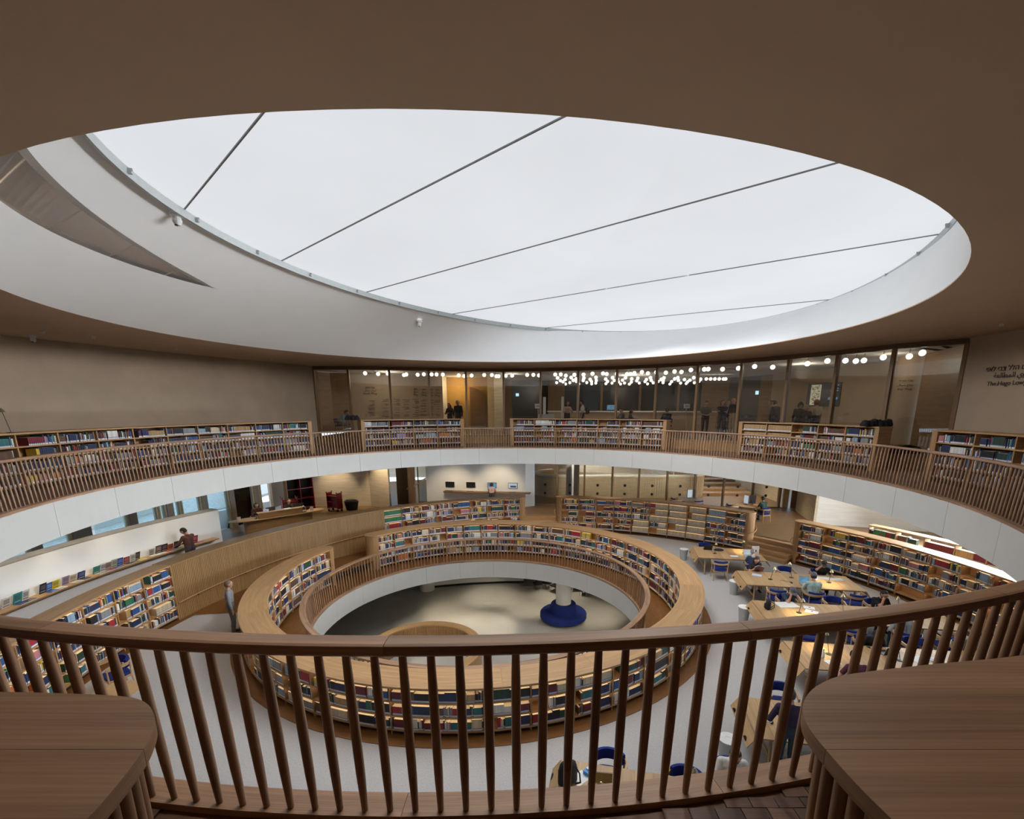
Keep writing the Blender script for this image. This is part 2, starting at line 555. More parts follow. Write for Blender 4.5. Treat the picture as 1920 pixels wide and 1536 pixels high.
# ---- floors
def ring(name, path, n0, n1, z, mat, th=0.1, ds=0.6):
    m = MB().sweep(path, 0, path.len, [(n0, z - th), (n1, z - th), (n1, z), (n0, z)], ds)
    return tag(m.build(name, mat), kind='structure')
fl = MB()
N = 120
for i in range(N):
    a0, a1 = 2 * PI * i / N, 2 * PI * (i + 1) / N
    P = lambda a, k: (B_[0] + (B_[2] + k) * math.cos(a), B_[1] + (B_[3] + k) * math.sin(a))
    Q = lambda a: (G_[0] + (G_[2] + 0.25) * math.cos(a), G_[1] + (G_[2] + 0.25) * math.sin(a))
    p0, p1, q0, q1 = P(a0, -0.5), P(a1, -0.5), Q(a0), Q(a1)
    fl.quad([(*p0, 0), (*q0, 0), (*q1, 0), (*p1, 0)], [p0, q0, q1, p1])
floor = tag(fl.build('floor', 'carpet'), kind='structure')
fb = arc(*B_, -90, 270, side=-1, n=160)
st = MB().sweep(fb, 0, fb.len, [(-0.7, 0.004), (0.30, 0.004), (0.30, 0.012), (-0.7, 0.012)], 0.4)
tag(st.build('floor_strip', 'oak_floor'), kind='structure')
st = MB().sweep(eG, 0, eG.len, [(-0.16, 0.004), (0.3, 0.004), (0.3, 0.012), (-0.16, 0.012)], 0.5)
tag(st.build('floor_border', 'oak_floor'), kind='structure')
rp_ = MB()
for i in range(44):
    a0, a1 = R(128 + i), R(129 + i)
    g = lambda a, r: (G_[0] + r * math.cos(a), G_[1] + r * math.sin(a))
    def bpt(a):
        x, y = g(a, G_[2]); b = math.atan2((y - B_[1]) / B_[3], (x - B_[0]) / B_[2])
        return (B_[0] + (B_[2] + 0.2) * math.cos(b), B_[1] + (B_[3] + 0.2) * math.sin(b))
    q = [g(a0, G_[2]), g(a1, G_[2]), bpt(a1), bpt(a0)]
    rp_.quad([(*p, 0.014) for p in q], [(p[1], p[0]) for p in q])
tag(rp_.build('floor_ramp', 'oak_floor'), kind='structure')
ring('floor_walkway', eC, -0.02, 1.6, ZW, 'oak_floor', 0.12, 0.4)
W0, W1 = (-19.2, 7.0), (-14.6, 25.6)             # left window wall
V0, V1 = (21.9, 20.0), (19.0, -6.0)              # right window wall
def reach(p, n, far):
    """how far one can go from p along n before meeting a window wall"""
    for a, b in ((W0, W1), (V0, V1)):
        ex, ey = b[0] - a[0], b[1] - a[1]
        den = n[0] * ey - n[1] * ex
        if abs(den) < 1e-6: continue
        k = ((a[0] - p[0]) * ey - (a[1] - p[1]) * ex) / den
        v = ((a[0] - p[0]) * n[1] - (a[1] - p[1]) * n[0]) / den
        if k > 0 and -0.6 < v < 1.6: far = min(far, k + 0.2)
    return far
def ring_to_windows(name, path, n0, far, z, mat, th):
    m = MB(); K = 160
    S = [path.len * i / K for i in range(K + 1)]
    sec = []
    for s_ in S:
        p, tg, nn = path.at(s_)
        n1 = reach(p, nn, far)
        sec.append([(p[0] + nn[0] * q, p[1] + nn[1] * q) for q in (n0, n0 + (n1 - n0) / 2, n1)])
    for i in range(K):
        for j in range(2):
            a, b, c, d = sec[i][j], sec[i + 1][j], sec[i + 1][j + 1], sec[i][j + 1]
            for zz in (z, z - th): m.quad([(*a, zz), (*b, zz), (*c, zz), (*d, zz)], [a, b, c, d])
        for j in (0, 2):
            a, b = sec[i][j], sec[i + 1][j]
            m.quad([(*a, z - th), (*b, z - th), (*b, z), (*a, z)])
    return tag(m.build(name, mat), kind='structure')
ring_to_windows('floor_raised', eG, 0.62, 16, ZP, 'oak_panel', 0.1)
ring('floor_upper', eE, -0.07, 6.4, ZU, 'oak_block', 0.06, 0.7)
ring_to_windows('ceiling_lower', eE, -0.07, 18, ZS, 'white_plaster', -0.06)
low = MB()
for i in range(20):
    low.quad([(-20 + i * 2, 0, ZLOW), (-18 + i * 2, 0, ZLOW), (-18 + i * 2, 40, ZLOW), (-20 + i * 2, 40, ZLOW)])
tag(low.build('floor_lower', 'screed'), kind='structure')
ring('ceiling_void', eC, -0.02, 14, ZW - 0.80, 'white_plaster', -0.06, 0.9)

# ---- upper ceiling with the round opening, sheared shaft and skylight
D_ = (-0.95, 12.30, 8.78)
eD = arc(D_[0], D_[1], D_[2], D_[2], -90, 270, side=-1, n=200)
ceil = ring_to_windows('ceiling', eD, 0.0, 22, ZC, 'ceiling_plaster', -0.02)

def sky_r(phi, a=None, b=None):
    a = a or SKY_A; b = b or SKY_B
    return a * b / math.hypot(b * math.cos(phi - SKY_ROT), a * math.sin(phi - SKY_ROT))
def shaft_pt(th, t, off=0.0):
    r = D_[2] + (sky_r(th) - D_[2]) * t + off
    cx = D_[0] + (SKY_C[0] - D_[0]) * t; cy = D_[1] + (SKY_C[1] - D_[1]) * t
    return (cx + r * math.cos(th), cy + r * math.sin(th), ZC + (SKY_C[2] - ZC) * t)
def shaft_hit(px, py):
    d = ray(px, py); prev = None
    for i in range(-60, 261):
        t = i / 200.0
        z = ZC + (SKY_C[2] - ZC) * t
        k = (z - EYE) / d[2]; X, Y = d[0] * k, d[1] * k
        cx = D_[0] + (SKY_C[0] - D_[0]) * t; cy = D_[1] + (SKY_C[1] - D_[1]) * t
        phi = math.atan2(Y - cy, X - cx)
        g = math.hypot(X - cx, Y - cy) - (D_[2] + (sky_r(phi) - D_[2]) * t)
        if prev is not None and prev < 0 <= g:
            return phi % (2 * PI), t
        prev = g
    return None
lo_px = [(2, 378), (33, 400), (123, 448), (213, 485), (317, 520), (408, 543)]
up_px = [(68, 302), (103, 338), (167, 393), (217, 428), (300, 485), (408, 543)]
lo_c = [h for h in (shaft_hit(*p) for p in lo_px) if h]
up_c = [h for h in (shaft_hit(*p) for p in up_px) if h]
th_tip = min(h[0] for h in lo_c + up_c)
t_tip = 0.5 * (lo_c[-1][1] + up_c[-1][1])
plo = np.polyfit([h[0] - th_tip for h in lo_c], [h[1] for h in lo_c], 2)
pup = np.polyfit([h[0] - th_tip for h in up_c], [h[1] for h in up_c], 2)
th_max = max(h[0] for h in lo_c + up_c)
span = 1.12 * (th_max - th_tip)
def lens(th):
    """lower and upper edge (t) of the almond-shaped opening at angle th, or None"""
    x = (th % (2 * PI)) - th_tip
    if x <= 0 or x >= 2 * span: return None
    y = x if x < span else 2 * span - x          # mirrored half, out of sight
    a, b = np.polyval(plo, y), np.polyval(pup, y)
    a = max(0.03, a); b = min(0.95, b)
    w = min(1.0, y / 0.06)
    a = t_tip + (a - t_tip) * w; b = t_tip + (b - t_tip) * w
    return (a, b) if b - a > 0.002 else None
sh = MB()
N = 360
for i in range(N):
    a0 = th_tip + 2 * PI * i / N; a1 = th_tip + 2 * PI * (i + 1) / N
    l0, l1 = lens(a0), lens(a1)
    if l0 is None and l1 is None:
        strips = [((0, 1), (0, 1))]
    else:
        l0 = l0 or ((l1[0] + l1[1]) / 2,) * 2
        l1 = l1 or ((l0[0] + l0[1]) / 2,) * 2
        strips = [((0, l0[0]), (0, l1[0])), ((l0[1], 1), (l1[1], 1))]
    for (b0, t0), (b1, t1) in strips:
        k = 3
        for j in range(k):
            f = j / k; g = (j + 1) / k
            sh.quad([shaft_pt(a0, b0 + (t0 - b0) * f), shaft_pt(a1, b1 + (t1 - b1) * f),
                     shaft_pt(a1, b1 + (t1 - b1) * g), shaft_pt(a0, b0 + (t0 - b0) * g)], m=0)
    if strips[0][0] != (0, 1):   # reveal of the opening
        for q0, q1 in ((l0[0], l1[0]), (l0[1], l1[1])):
            sh.quad([shaft_pt(a0, q0), shaft_pt(a1, q1), shaft_pt(a1, q1, 0.22), shaft_pt(a0, q0, 0.22)])
shaft = tag(sh.build('ceiling_shaft', 'white_plaster', smooth=True), kind='structure')
# almond window: panes, posts and the corridor behind it
w_lens = tag(empty('window_1', shaft_pt(th_tip + span, 0.3), kind='structure'), label='almond-shaped window cut into the white shaft under the skylight')
NP = 9
for k in range(NP):
    g = MB()
    A0 = th_tip + 2 * span * k / NP; A1 = th_tip + 2 * span * (k + 1) / NP
    for i in range(8):
        a0 = A0 + (A1 - A0) * i / 8 + (0.0007 if i == 0 else 0); a1 = A0 + (A1 - A0) * (i + 1) / 8
        l0, l1 = lens(a0), lens(a1)
        if not l0 and not l1: continue
        l0 = l0 or ((l1[0] + l1[1]) / 2,) * 2
        l1 = l1 or ((l0[0] + l0[1]) / 2,) * 2
        g.quad([shaft_pt(a0, l0[0], 0.12), shaft_pt(a1, l1[0], 0.12), shaft_pt(a1, l1[1], 0.12), shaft_pt(a0, l0[1], 0.12)])
    if g.f: g.build('pane', 'tinted_glass', w_lens)
for k in range(1, NP):
    a = th_tip + 2 * span * k / NP
    l = lens(a)
    if l: MB().tube([shaft_pt(a, l[0], 0.12), shaft_pt(a, l[1], 0.12)], 0.012, 6).build('post', 'grey_frame', w_lens)
cw = MB()
for i in range(40):
    a0 = th_tip - 0.1 + (2 * span + 0.2) * i / 40; a1 = th_tip - 0.1 + (2 * span + 0.2) * (i + 1) / 40
    P0, P1, P2, P3 = shaft_pt(a0, 0.02, 2.6), shaft_pt(a1, 0.02, 2.6), shaft_pt(a1, 1.1, 2.6), shaft_pt(a0, 1.1, 2.6)
    cw.quad([P0, P1, P2, P3])
    cw.quad([shaft_pt(a0, 1.1, 0.2), shaft_pt(a1, 1.1, 0.2), P2, P3]); cw.quad([shaft_pt(a0, 0.02, 0.2), shaft_pt(a1, 0.02, 0.2), P1, P0])
tag(cw.build('wall_corridor', 'beige_plaster'), kind='structure')
c_ = shaft_pt(th_tip + span * 0.9, 0.8, 1.4)
add_light('corridor_fill', 'POINT', c_, 420, (1, 0.90, 0.78), shadow_soft_size=0.15)  # unseen light added to brighten the wall behind the almond window

# skylight: panels between dark seams, rim and brackets
zk = SKY_C[2] - 0.02
seams_px = [((487, 220), (350, 388)), ((1052, 222), (533, 487)), ((1570, 306), (688, 548)), ((1760, 440), (843, 590)), ((1527, 565), (1035, 614))]
seams = [(np.array(un(*a, z=zk)[:2]), np.array(un(*b, z=zk)[:2])) for a, b in seams_px]
sky = tag(empty('skylight', (SKY_C[0], SKY_C[1], SKY_C[2]), kind='structure'), label='round glowing skylight of pale membrane panels with thin dark seams')
disc = [(SKY_C[0] + sky_r(2 * PI * i / 144) * math.cos(2 * PI * i / 144), SKY_C[1] + sky_r(2 * PI * i / 144) * math.sin(2 * PI * i / 144)) for i in range(144)]
def clip(poly, p, n):
    out = []
    for i in range(len(poly)):
        a, b = np.array(poly[i]), np.array(poly[(i + 1) % len(poly)])
        da, db = (a - p) @ n, (b - p) @ n
        if da >= 0: out.append(tuple(a))
        if (da >= 0) != (db >= 0): out.append(tuple(a + (b - a) * (da / (da - db))))
    return out
rest = disc
for a, b in seams:
    d = (b - a) / np.linalg.norm(b - a); n = np.array([-d[1], d[0]])
    if (np.array([SKY_C[0] + 20, SKY_C[1] + 20]) - a) @ n > 0: n = -n     # n points to the near-left side
    piece = clip(rest, a, n); rest = clip(rest, a, -n)
    if len(piece) > 2: MB().quad([(x, y, SKY_C[2]) for x, y in reversed(piece)]).build('panel', 'skylight_membrane', sky)
    # bar across the whole opening
    cr = []
    for i in range(144):
        u, w = np.array(disc[i]), np.array(disc[(i + 1) % 144])
        du, dw = (u - a) @ n, (w - a) @ n
        if (du >= 0) != (dw >= 0): cr.append(u + (w - u) * (du / (du - dw)))
    if len(cr) == 2:
        q0, q1 = cr
        MB().box(((q0[0] + q1[0]) / 2, (q0[1] + q1[1]) / 2, SKY_C[2] - 0.015), (np.linalg.norm(q1 - q0), 0.022, 0.02), math.atan2(q1[1] - q0[1], q1[0] - q0[0])).build('seam', 'seam_grey', sky)
MB().quad([(x, y, SKY_C[2]) for x, y in reversed(rest)]).build('panel', 'skylight_membrane', sky)
eS = Path([disc[i % 144] for i in range(145)], 1)
MB().sweep(eS, 0, eS.len, [(0.0, SKY_C[2] - 0.16), (0.05, SKY_C[2] - 0.16), (0.05, SKY_C[2] - 0.015), (0.0, SKY_C[2] - 0.015)], 0.4).build('rim', 'skylight_frame', sky)
br = MB().box((0, 0, 0), (0.05, 0.06, 0.04)).box((0, 0.0, 0.04), (0.02, 0.08, 0.04)).mesh('bracket', 'grey_metal')
for k in range(30):
    s = eS.len * k / 30
    p, t, n = eS.at(s)
    put('bracket', br, sky, (p[0] + n[0] * 0.08 - SKY_C[0], p[1] + n[1] * 0.08 - SKY_C[1], -0.10), math.atan2(t[1], t[0]))
# roof over everything so that daylight only enters by skylight and windows
MB().box((2.5, 24, 11.6), (38, 66, 0.1)).build('roof', 'white_plaster')['kind'] = 'structure'

# ---- walls of the upper gallery
def wall(name, pts, z0, z1, mat, th=0.12, side=1):
    p = Path(pts, side)
    o = MB().sweep(p, 0, p.len, [(0, z0), (th, z0), (th, z1), (0, z1)], 1.0).build(name, mat)
    return tag(o, kind='structure')
GL = [un(x, y, z=8.6)[:2] for x, y in [(587, 687), (651.7, 687), (729, 688.2), (803, 690), (873, 691.3), (944, 691.7), (1014, 691), (1085, 689.4), (1158, 687), (1233, 683.6), (1310.7, 679), (1393, 673.7), (1482, 666), (1574, 657), (1680, 645), (1816, 634)]]
wall('wall_left', [(-17.2, -6), (-15.6, 8), (-14.3, 13.24), (-13.1, 17.0), GL[0]], ZU, ZC, 'beige_plaster', side=1)
wall('wall_right', [GL[-1], (12.28, 12.2), (12.15, 8), (12.0, -6)], ZU, ZC, 'beige_plaster', side=1)
wall('wall_rear', [(-17.3, -6), (12.1, -6)], -5, ZC, 'beige_plaster', side=-1)

# ---- white fascia round the upper gallery, in panels
fas = tag(empty('trim_1', (E_[0], E_[1], ZS), kind='structure'), label='white curved edge band of the upper gallery floor')
NPAN = 34
for k in range(NPAN):
    s0 = eE.len * k / NPAN + 0.004; s1 = eE.len * (k + 1) / NPAN - 0.004
    MB().sweep(eE, s0, s1, [(-0.10, ZS - 0.02), (-0.075, ZS - 0.02), (-0.075, ZU - 0.015), (-0.10, ZU - 0.015)], 0.3).build('panel', 'fascia_white', fas)
MB().sweep(eE, 0, eE.len, [(-0.072, ZS), (-0.06, ZS), (-0.06, ZU), (-0.072, ZU)], 0.4).build('backing', 'seam_grey', fas)
fas2 = tag(empty('trim_2', (C_[0], C_[1], ZW - 0.8), kind='structure'), label='white curved edge band round the lower void')
NPAN = 22
for k in range(NPAN):
    s0 = eC.len * k / NPAN + 0.003; s1 = eC.len * (k + 1) / NPAN - 0.003
    MB().sweep(eC, s0, s1, [(-0.06, ZW - 0.84), (-0.03, ZW - 0.84), (-0.03, ZW - 0.05), (-0.06, ZW - 0.05)], 0.3).build('panel', 'fascia_white', fas2)
MB().sweep(eC, 0, eC.len, [(-0.028, ZW - 0.8), (-0.015, ZW - 0.8), (-0.015, ZW - 0.02), (-0.028, ZW - 0.02)], 0.4).build('backing', 'seam_grey', fas2)

# ---- balustrades
def baluster_mesh(h, lean, r0=0.0145, rm=0.021, r1=0.016, n=10):
    m = MB()
    zs = [0, 0.012, 0.25, 0.5, 0.78, 1.0]; rr = [r0 * 0.86, r0, (r0 + rm) / 2 + 0.002, rm, rm * 0.96, r1]
    m.tube([(lean * z, 0, h * z) for z in zs], rr, n)
    return m.mesh('baluster', 'oak_rail', smooth=True)
def balustrade(path, z0, ztop, label, spacing, nseg, rail, base, nb, nt, name='balustrade', limit=300):
    p0 = path.pt(0, 0)
    t = empty(name, (p0[0], p0[1], z0), label=label, cat='balustrade')
    seg = path.len / nseg
    for k in range(nseg):
        a, b = seg * k + 0.0012, seg * (k + 1) - 0.0012
        MB().sweep(path, a, b, rail, 0.12 if path is eE else 0.2).build('handrail', 'oak_rail', t)
        MB().sweep(path, a, b, base, 0.2).build('base_board', 'oak_rail', t)
    n = int(path.len / spacing)
    zb, zt = max(z for _, z in base), min(z for _, z in rail)
    me = baluster_mesh(zt - zb + 0.01, nt - nb)
    items = []
    for i in range(n):
        s = path.len * (i + 0.5) / n
        p, tg, nn = path.at(s)
        q = (p[0] + nn[0] * nb, p[1] + nn[1] * nb)
        x, y, d = px_of(q, (z0 + ztop) / 2)
        vis = d > 0.3 and -40 < x < 1960 and -40 < y < 1600
        items.append((0 if vis else 1, math.hypot(q[0], q[1]), q, math.atan2(nn[1], nn[0])))
    items.sort(key=lambda r: (r[0], r[1]))
    for it in items[:limit]:
        put('baluster', me, t, (it[2][0] - p0[0], it[2][1] - p0[1], zb - z0 - 0.002), it[3])
    if items[limit:]:
        mb = MB()
        for it in items[limit:]:
            ca, sa = math.cos(it[3]), math.sin(it[3]); l = nt - nb
            mb.tube([(it[2][0], it[2][1], zb), (it[2][0] + ca * l / 2, it[2][1] + sa * l / 2, (zb + zt) / 2), (it[2][0] + ca * l, it[2][1] + sa * l, zt)], [0.0145, 0.021, 0.016], 6)
        tag(mb.build('balusters_beyond', 'oak_rail', t), kind='stuff')
    return t
def rail_prof(n0, n1, z0, z1, r=0.012):
    return [(n0 + r, z0), (n1 - r, z0), (n1, z0 + r), (n1, z1 - r * 1.4), (n1 - r * 0.5, z1 - r * 0.4), (n1 - r * 1.6, z1), (n0 + r * 1.6, z1), (n0 + r * 0.5, z1 - r * 0.4), (n0, z1 - r * 1.4), (n0, z0 + r)]
balustrade(eE, ZU, ZRAIL, 'oak balustrade of the upper gallery with broad rail and tapered round balusters', 0.115, 40,
           rail_prof(0.0, 0.105, ZRAIL - 0.052, ZRAIL), [(-0.10, ZU - 0.02), (0.035, ZU - 0.02), (0.035, ZU + 0.035), (-0.10, ZU + 0.035)], 0.0, 0.05)
balustrade(eC, ZW, ZCR, 'oak balustrade round the oval void at the heart of the reading hall', 0.150, 26,
           rail_prof(-0.02, 0.16, ZCR - 0.06, ZCR), [(-0.065, ZW - 0.04), (0.05, ZW - 0.04), (0.05, ZW + 0.03), (-0.065, ZW + 0.03)], 0.0, 0.05, limit=300)

# blocks of the end-grain floor beside the camera
fu = tag(empty('floor_blocks', (0, 0.9, ZU), kind='structure'), label='dark wooden block paving at the foot of the near balustrade')
blk = MB().box((0, 0, 0.004), (0.118, 0.058, 0.016)).mesh('floor_block', 'oak_block')
for i in range(-16, 17):
    for j in range(0, 24):
        x = i * 0.122 + (j % 2) * 0.061; y = 0.72 + j * 0.062
        ex = (x - E_[0]) / E_[2]
        if y > E_[1] - E_[3] * math.sqrt(1 - ex * ex) - 0.07: continue
        if abs(x) > 1.9: continue
        put('floor_block', blk, fu, (x, y - 0.9, 0.0), R(rnd.uniform(-1.2, 1.2)))

# ================================================================== BOOKCASES AND BOOKS
PAL = [('navy', (0.018, 0.030, 0.085), 19), ('blue', (0.025, 0.09, 0.27), 7), ('pale blue', (0.26, 0.38, 0.50), 6), ('white', (0.70, 0.68, 0.64), 10),
       ('cream', (0.60, 0.51, 0.35), 6), ('maroon', (0.15, 0.014, 0.024), 9), ('red', (0.36, 0.02, 0.03), 5), ('dark green', (0.018, 0.055, 0.035), 9),
       ('teal', (0.03, 0.16, 0.17), 4), ('grey', (0.25, 0.26, 0.27), 9), ('black', (0.012, 0.012, 0.015), 16), ('brown', (0.12, 0.06, 0.03), 7),
       ('tan', (0.42, 0.27, 0.12), 5), ('orange', (0.52, 0.14, 0.03), 2), ('pink', (0.50, 0.19, 0.21), 2), ('purple', (0.09, 0.04, 0.13), 1),
       ('yellow', (0.62, 0.43, 0.05), 2), ('green', (0.03, 0.16, 0.07), 2), ('lilac', (0.33, 0.30, 0.50), 1)]
PW = [p[2] for p in PAL]
BYNAME = {p[0]: p[1] for p in PAL}
BOOKS = []
def fill_row(path, nf, dirn, s0, s1, z, clear, depth, case_id, bay, row, runs=0.35, force=None, fill=None):
    s = s0 + 0.012
    end = s0 + (s1 - s0) * (fill if fill is not None else rnd.choice([1, 1, 1, 0.97, 0.93, 0.86, 0.75, 0.6, 1, 1]))
    run = 0; k = 0
    while True:
        if run <= 0:
            cname = force or rnd.choices(PAL, PW)[0][0]
            if force and rnd.random() < 0.04: cname = rnd.choice(['red', 'tan', 'white'])
            run = rnd.randint(5, 16) if (force or rnd.random() < runs * 0.30) else 1
            base_h = clear * rnd.uniform(0.62, 0.90); base_t = rnd.choice([rnd.uniform(0.014, 0.028), rnd.uniform(0.02, 0.044)]); base_d = depth * rnd.uniform(0.55, 0.78)
            if force: base_h = clear * 0.82; base_t = 0.042
            same = run > 1
        h = base_h * (1 if same else rnd.uniform(0.96, 1.03)); t = base_t * rnd.uniform(0.95, 1.05)
        if s + t > end - 0.006: break
        j = rnd.uniform(0.85, 1.15); c = BYNAME[cname]
        col = tuple(min(1, x * j + 0.004) for x in c)
        p, tg, nn = path.at(s + t / 2)
        q = nf + dirn * (0.025 + (0.0 if same else rnd.uniform(0, 0.03)))
        BOOKS.append(dict(p=(p[0] + nn[0] * q, p[1] + nn[1] * q), z=z, t=tg, n=(-nn[0] * dirn, -nn[1] * dirn), th=t * 0.96, h=min(h, clear * 0.93), d=base_d,
                          col=col, name=cname, case=case_id, bay=bay, row=row, s=s))
        s += t; run -= 1; k += 1

def case_side(t, path, nf, dirn, s0, s1, z0, ztop, rows, depth, bay, case_id, runs=0.35, strips=True, plinth=0.09, force=None, wood_='oak_case', top_t=0.055, empty_bays=()):
    """uprights, shelves, back, plinth and books of one side of a case; q runs from the front into the case"""
    P = lambda q: nf + dirn * q
    def pr(q0, q1, za, zb):
        a, b = P(q0), P(q1)
        return [(min(a, b), za), (max(a, b), za), (max(a, b), zb), (min(a, b), zb)]
    nb = max(1, int(round((s1 - s0) / bay)))
    MB().sweep(path, s0, s1, pr(depth - 0.02, depth, z0, ztop - top_t), 0.35).build('back_panel', wood_, t)
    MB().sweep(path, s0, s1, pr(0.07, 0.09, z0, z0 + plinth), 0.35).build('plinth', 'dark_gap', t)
    clear = (ztop - top_t - z0 - plinth) / rows
    for r in range(rows):
        zs = z0 + plinth + r * clear
        MB().sweep(path, s0, s1, pr(-0.005, depth - 0.02, zs - 0.004, zs + 0.024), 0.35).build('shelf', wood_, t)
        if strips:
            zz = zs + clear - 0.004
            MB().sweep(path, s0 + 0.02, s1 - 0.02, pr(0.055, 0.075, zz - 0.010, zz - 0.004), 0.5).build('light_strip', 'strip_glow', t)
    for b in range(nb + 1):
        s = s0 + (s1 - s0) * b / nb
        w = 0.013
        a, c = max(s0, s - w), min(s1, s + w)
        MB().sweep(path, a, c, pr(-0.003, depth - 0.02, z0 + 0.0, ztop - top_t), 0.1, vert_grain=True).build('upright', wood_, t)
    for b in range(nb):
        a = s0 + (s1 - s0) * b / nb + 0.015; c = s0 + (s1 - s0) * (b + 1) / nb - 0.015
        for r in range(rows):
            if (b, r) in empty_bays: continue
            zs = z0 + plinth + r * clear + 0.025
            fc = force(b, r) if force else None
            fill_row(path, nf, dirn, a, c, zs, clear - 0.03, depth, case_id, b, r, runs, fc)
    return nb

def planks(t, path, n0, n1, s0, s1, z0, z1, seg, wood_='oak_case', name='plank'):
    k = max(1, int(round((s1 - s0) / seg)))
    for i in range(k):
        a, b = s0 + (s1 - s0) * i / k, s0 + (s1 - s0) * (i + 1) / k
        MB().sweep(path, a + 0.0015, b - 0.0015, rail_prof(n0, n1, z0, z1, 0.008), 0.25).build(name, wood_, t)

def fluted_end(t, path, s, n0, n1, z0, z1, fwd, wood_='oak_case', cap=True, fin=0.034):
    """half-round end of a case: one fin after another round the half circle"""
    p, tg, nn = path.at(s)
    r = (n1 - n0) / 2 - 0.012
    c = (p[0] + nn[0] * (n0 + n1) / 2, p[1] + nn[1] * (n0 + n1) / 2)
    k = max(6, int(PI * r / fin))
    me = MB().tube([(0, 0, 0), (0, 0, z1 - z0)], PI * r / k * 0.56, 8).mesh('fin', wood_, smooth=True)
    wl = world_loc(t)
    for i in range(k + 1):
        a = PI * i / k
        x = c[0] + nn[0] * r * math.cos(a) + tg[0] * fwd * r * math.sin(a)
        y = c[1] + nn[1] * r * math.cos(a) + tg[1] * fwd * r * math.sin(a)
        put('fin', me, t, (x - wl.x, y - wl.y, z0 - wl.z))
    if cap:
        pts = []
        for i in range(25):
            a = PI * i / 24; rr = r + 0.035
            pts.append((c[0] + nn[0] * rr * math.cos(a) + tg[0] * fwd * rr * math.sin(a), c[1] + nn[1] * rr * math.cos(a) + tg[1] * fwd * rr * math.sin(a)))
        ar = sum(pts[i][0] * pts[(i + 1) % 25][1] - pts[(i + 1) % 25][0] * pts[i][1] for i in range(25))
        if ar < 0: pts.reverse()
        MB().prism(pts, z1, z1 + 0.055, ux=math.atan2(tg[1], tg[0])).build('end_plank', wood_, t)

# ---- round double-sided bookcase on the reading floor
t = empty('round_bookcase', (B_[0], B_[1], 0), label='round double-sided oak bookcase encircling the void, broad top and lit shelves', cat='bookcase')
L = eB.len
sB0, sB1 = 0.40, L - 0.40
planks(t, eB, -0.74, 0.0, sB0, sB1, ZB - 0.055, ZB, 2.2)
case_side(t, eB, -0.03, -1, sB0, sB1, 0.0, ZB, 3, 0.34, 0.98, 'round', runs=1.3, plinth=0.10)
case_side(t, eB, -0.71, 1, sB0, sB1, ZW, ZB, 4, 0.33, 0.92, 'round_inner', runs=0.3, plinth=0.10)
fluted_end(t, eB, sB0, -0.74, 0.0, ZW, ZB - 0.055, -1)
fluted_end(t, eB, sB1, -0.74, 0.0, ZW, ZB - 0.055, 1)

# ---- outer ring: left case, back-left case, centre case, right case
ZG = 1.87
def g_case(name, label, a0, a1, cid, runs=0.3, force=None, ends=(True, True), rows=5, empties=()):
    """case on the outer circle from angle a0 to a1 (degrees, a0 < a1); faces the hall"""
    s0, s1 = sG(a0), sG(a1)
    p = eG.pt((s0 + s1) / 2, 0)
    t = empty(name, (p[0], p[1], 0), label=label, cat='bookcase')
    planks(t, eG, -0.03, 0.56, s0, s1, ZG - 0.055, ZG, 2.4)
    case_side(t, eG, 0.0, 1, s0, s1, 0.0, ZG, rows, 0.34, 0.95, cid, runs=runs, force=force, plinth=0.12, empty_bays=empties)
    MB().sweep(eG, s0, s1, [(0.52, 0), (0.54, 0), (0.54, ZG - 0.055), (0.52, ZG - 0.055)], 0.5, vert_grain=True).build('rear_panel', 'oak_slat', t)
    if ends[0]: fluted_end(t, eG, s0, -0.03, 0.56, 0.0, ZG - 0.055, -1)
    if ends[1]: fluted_end(t, eG, s1, -0.03, 0.56, 0.0, ZG - 0.055, 1)
    return t
g_case('wall_bookcase', 'curved oak bookcase below the white display wall, ending at the slatted panelling', 173.6, 232, 'left', runs=0.5, ends=(False, True))
g_case('wall_bookcase', 'curved oak bookcase in front of the wall monitors, next to the slatted panelling', 98.0, 131.2, 'backleft', ends=(True, False),
       force=lambda b, r: 'green' if (b == 7 and r >= 3) else None)
g_case('wall_bookcase', 'curved oak bookcase with long runs of cream volumes before the glass partition', 44.5, 87.6, 'centre',
       force=lambda b, r: 'cream' if (b in (2, 3) or (b == 4 and r != 1) or (b == 5 and r < 2)) else ('pale blue' if b == 1 and r > 2 else None))
g_case('wall_bookcase', 'long curved oak bookcase of dark volumes behind the reading tables', -42, 33.8, 'right', runs=0.5, ends=(True, True), empties=((12, 0), (6, 1)))

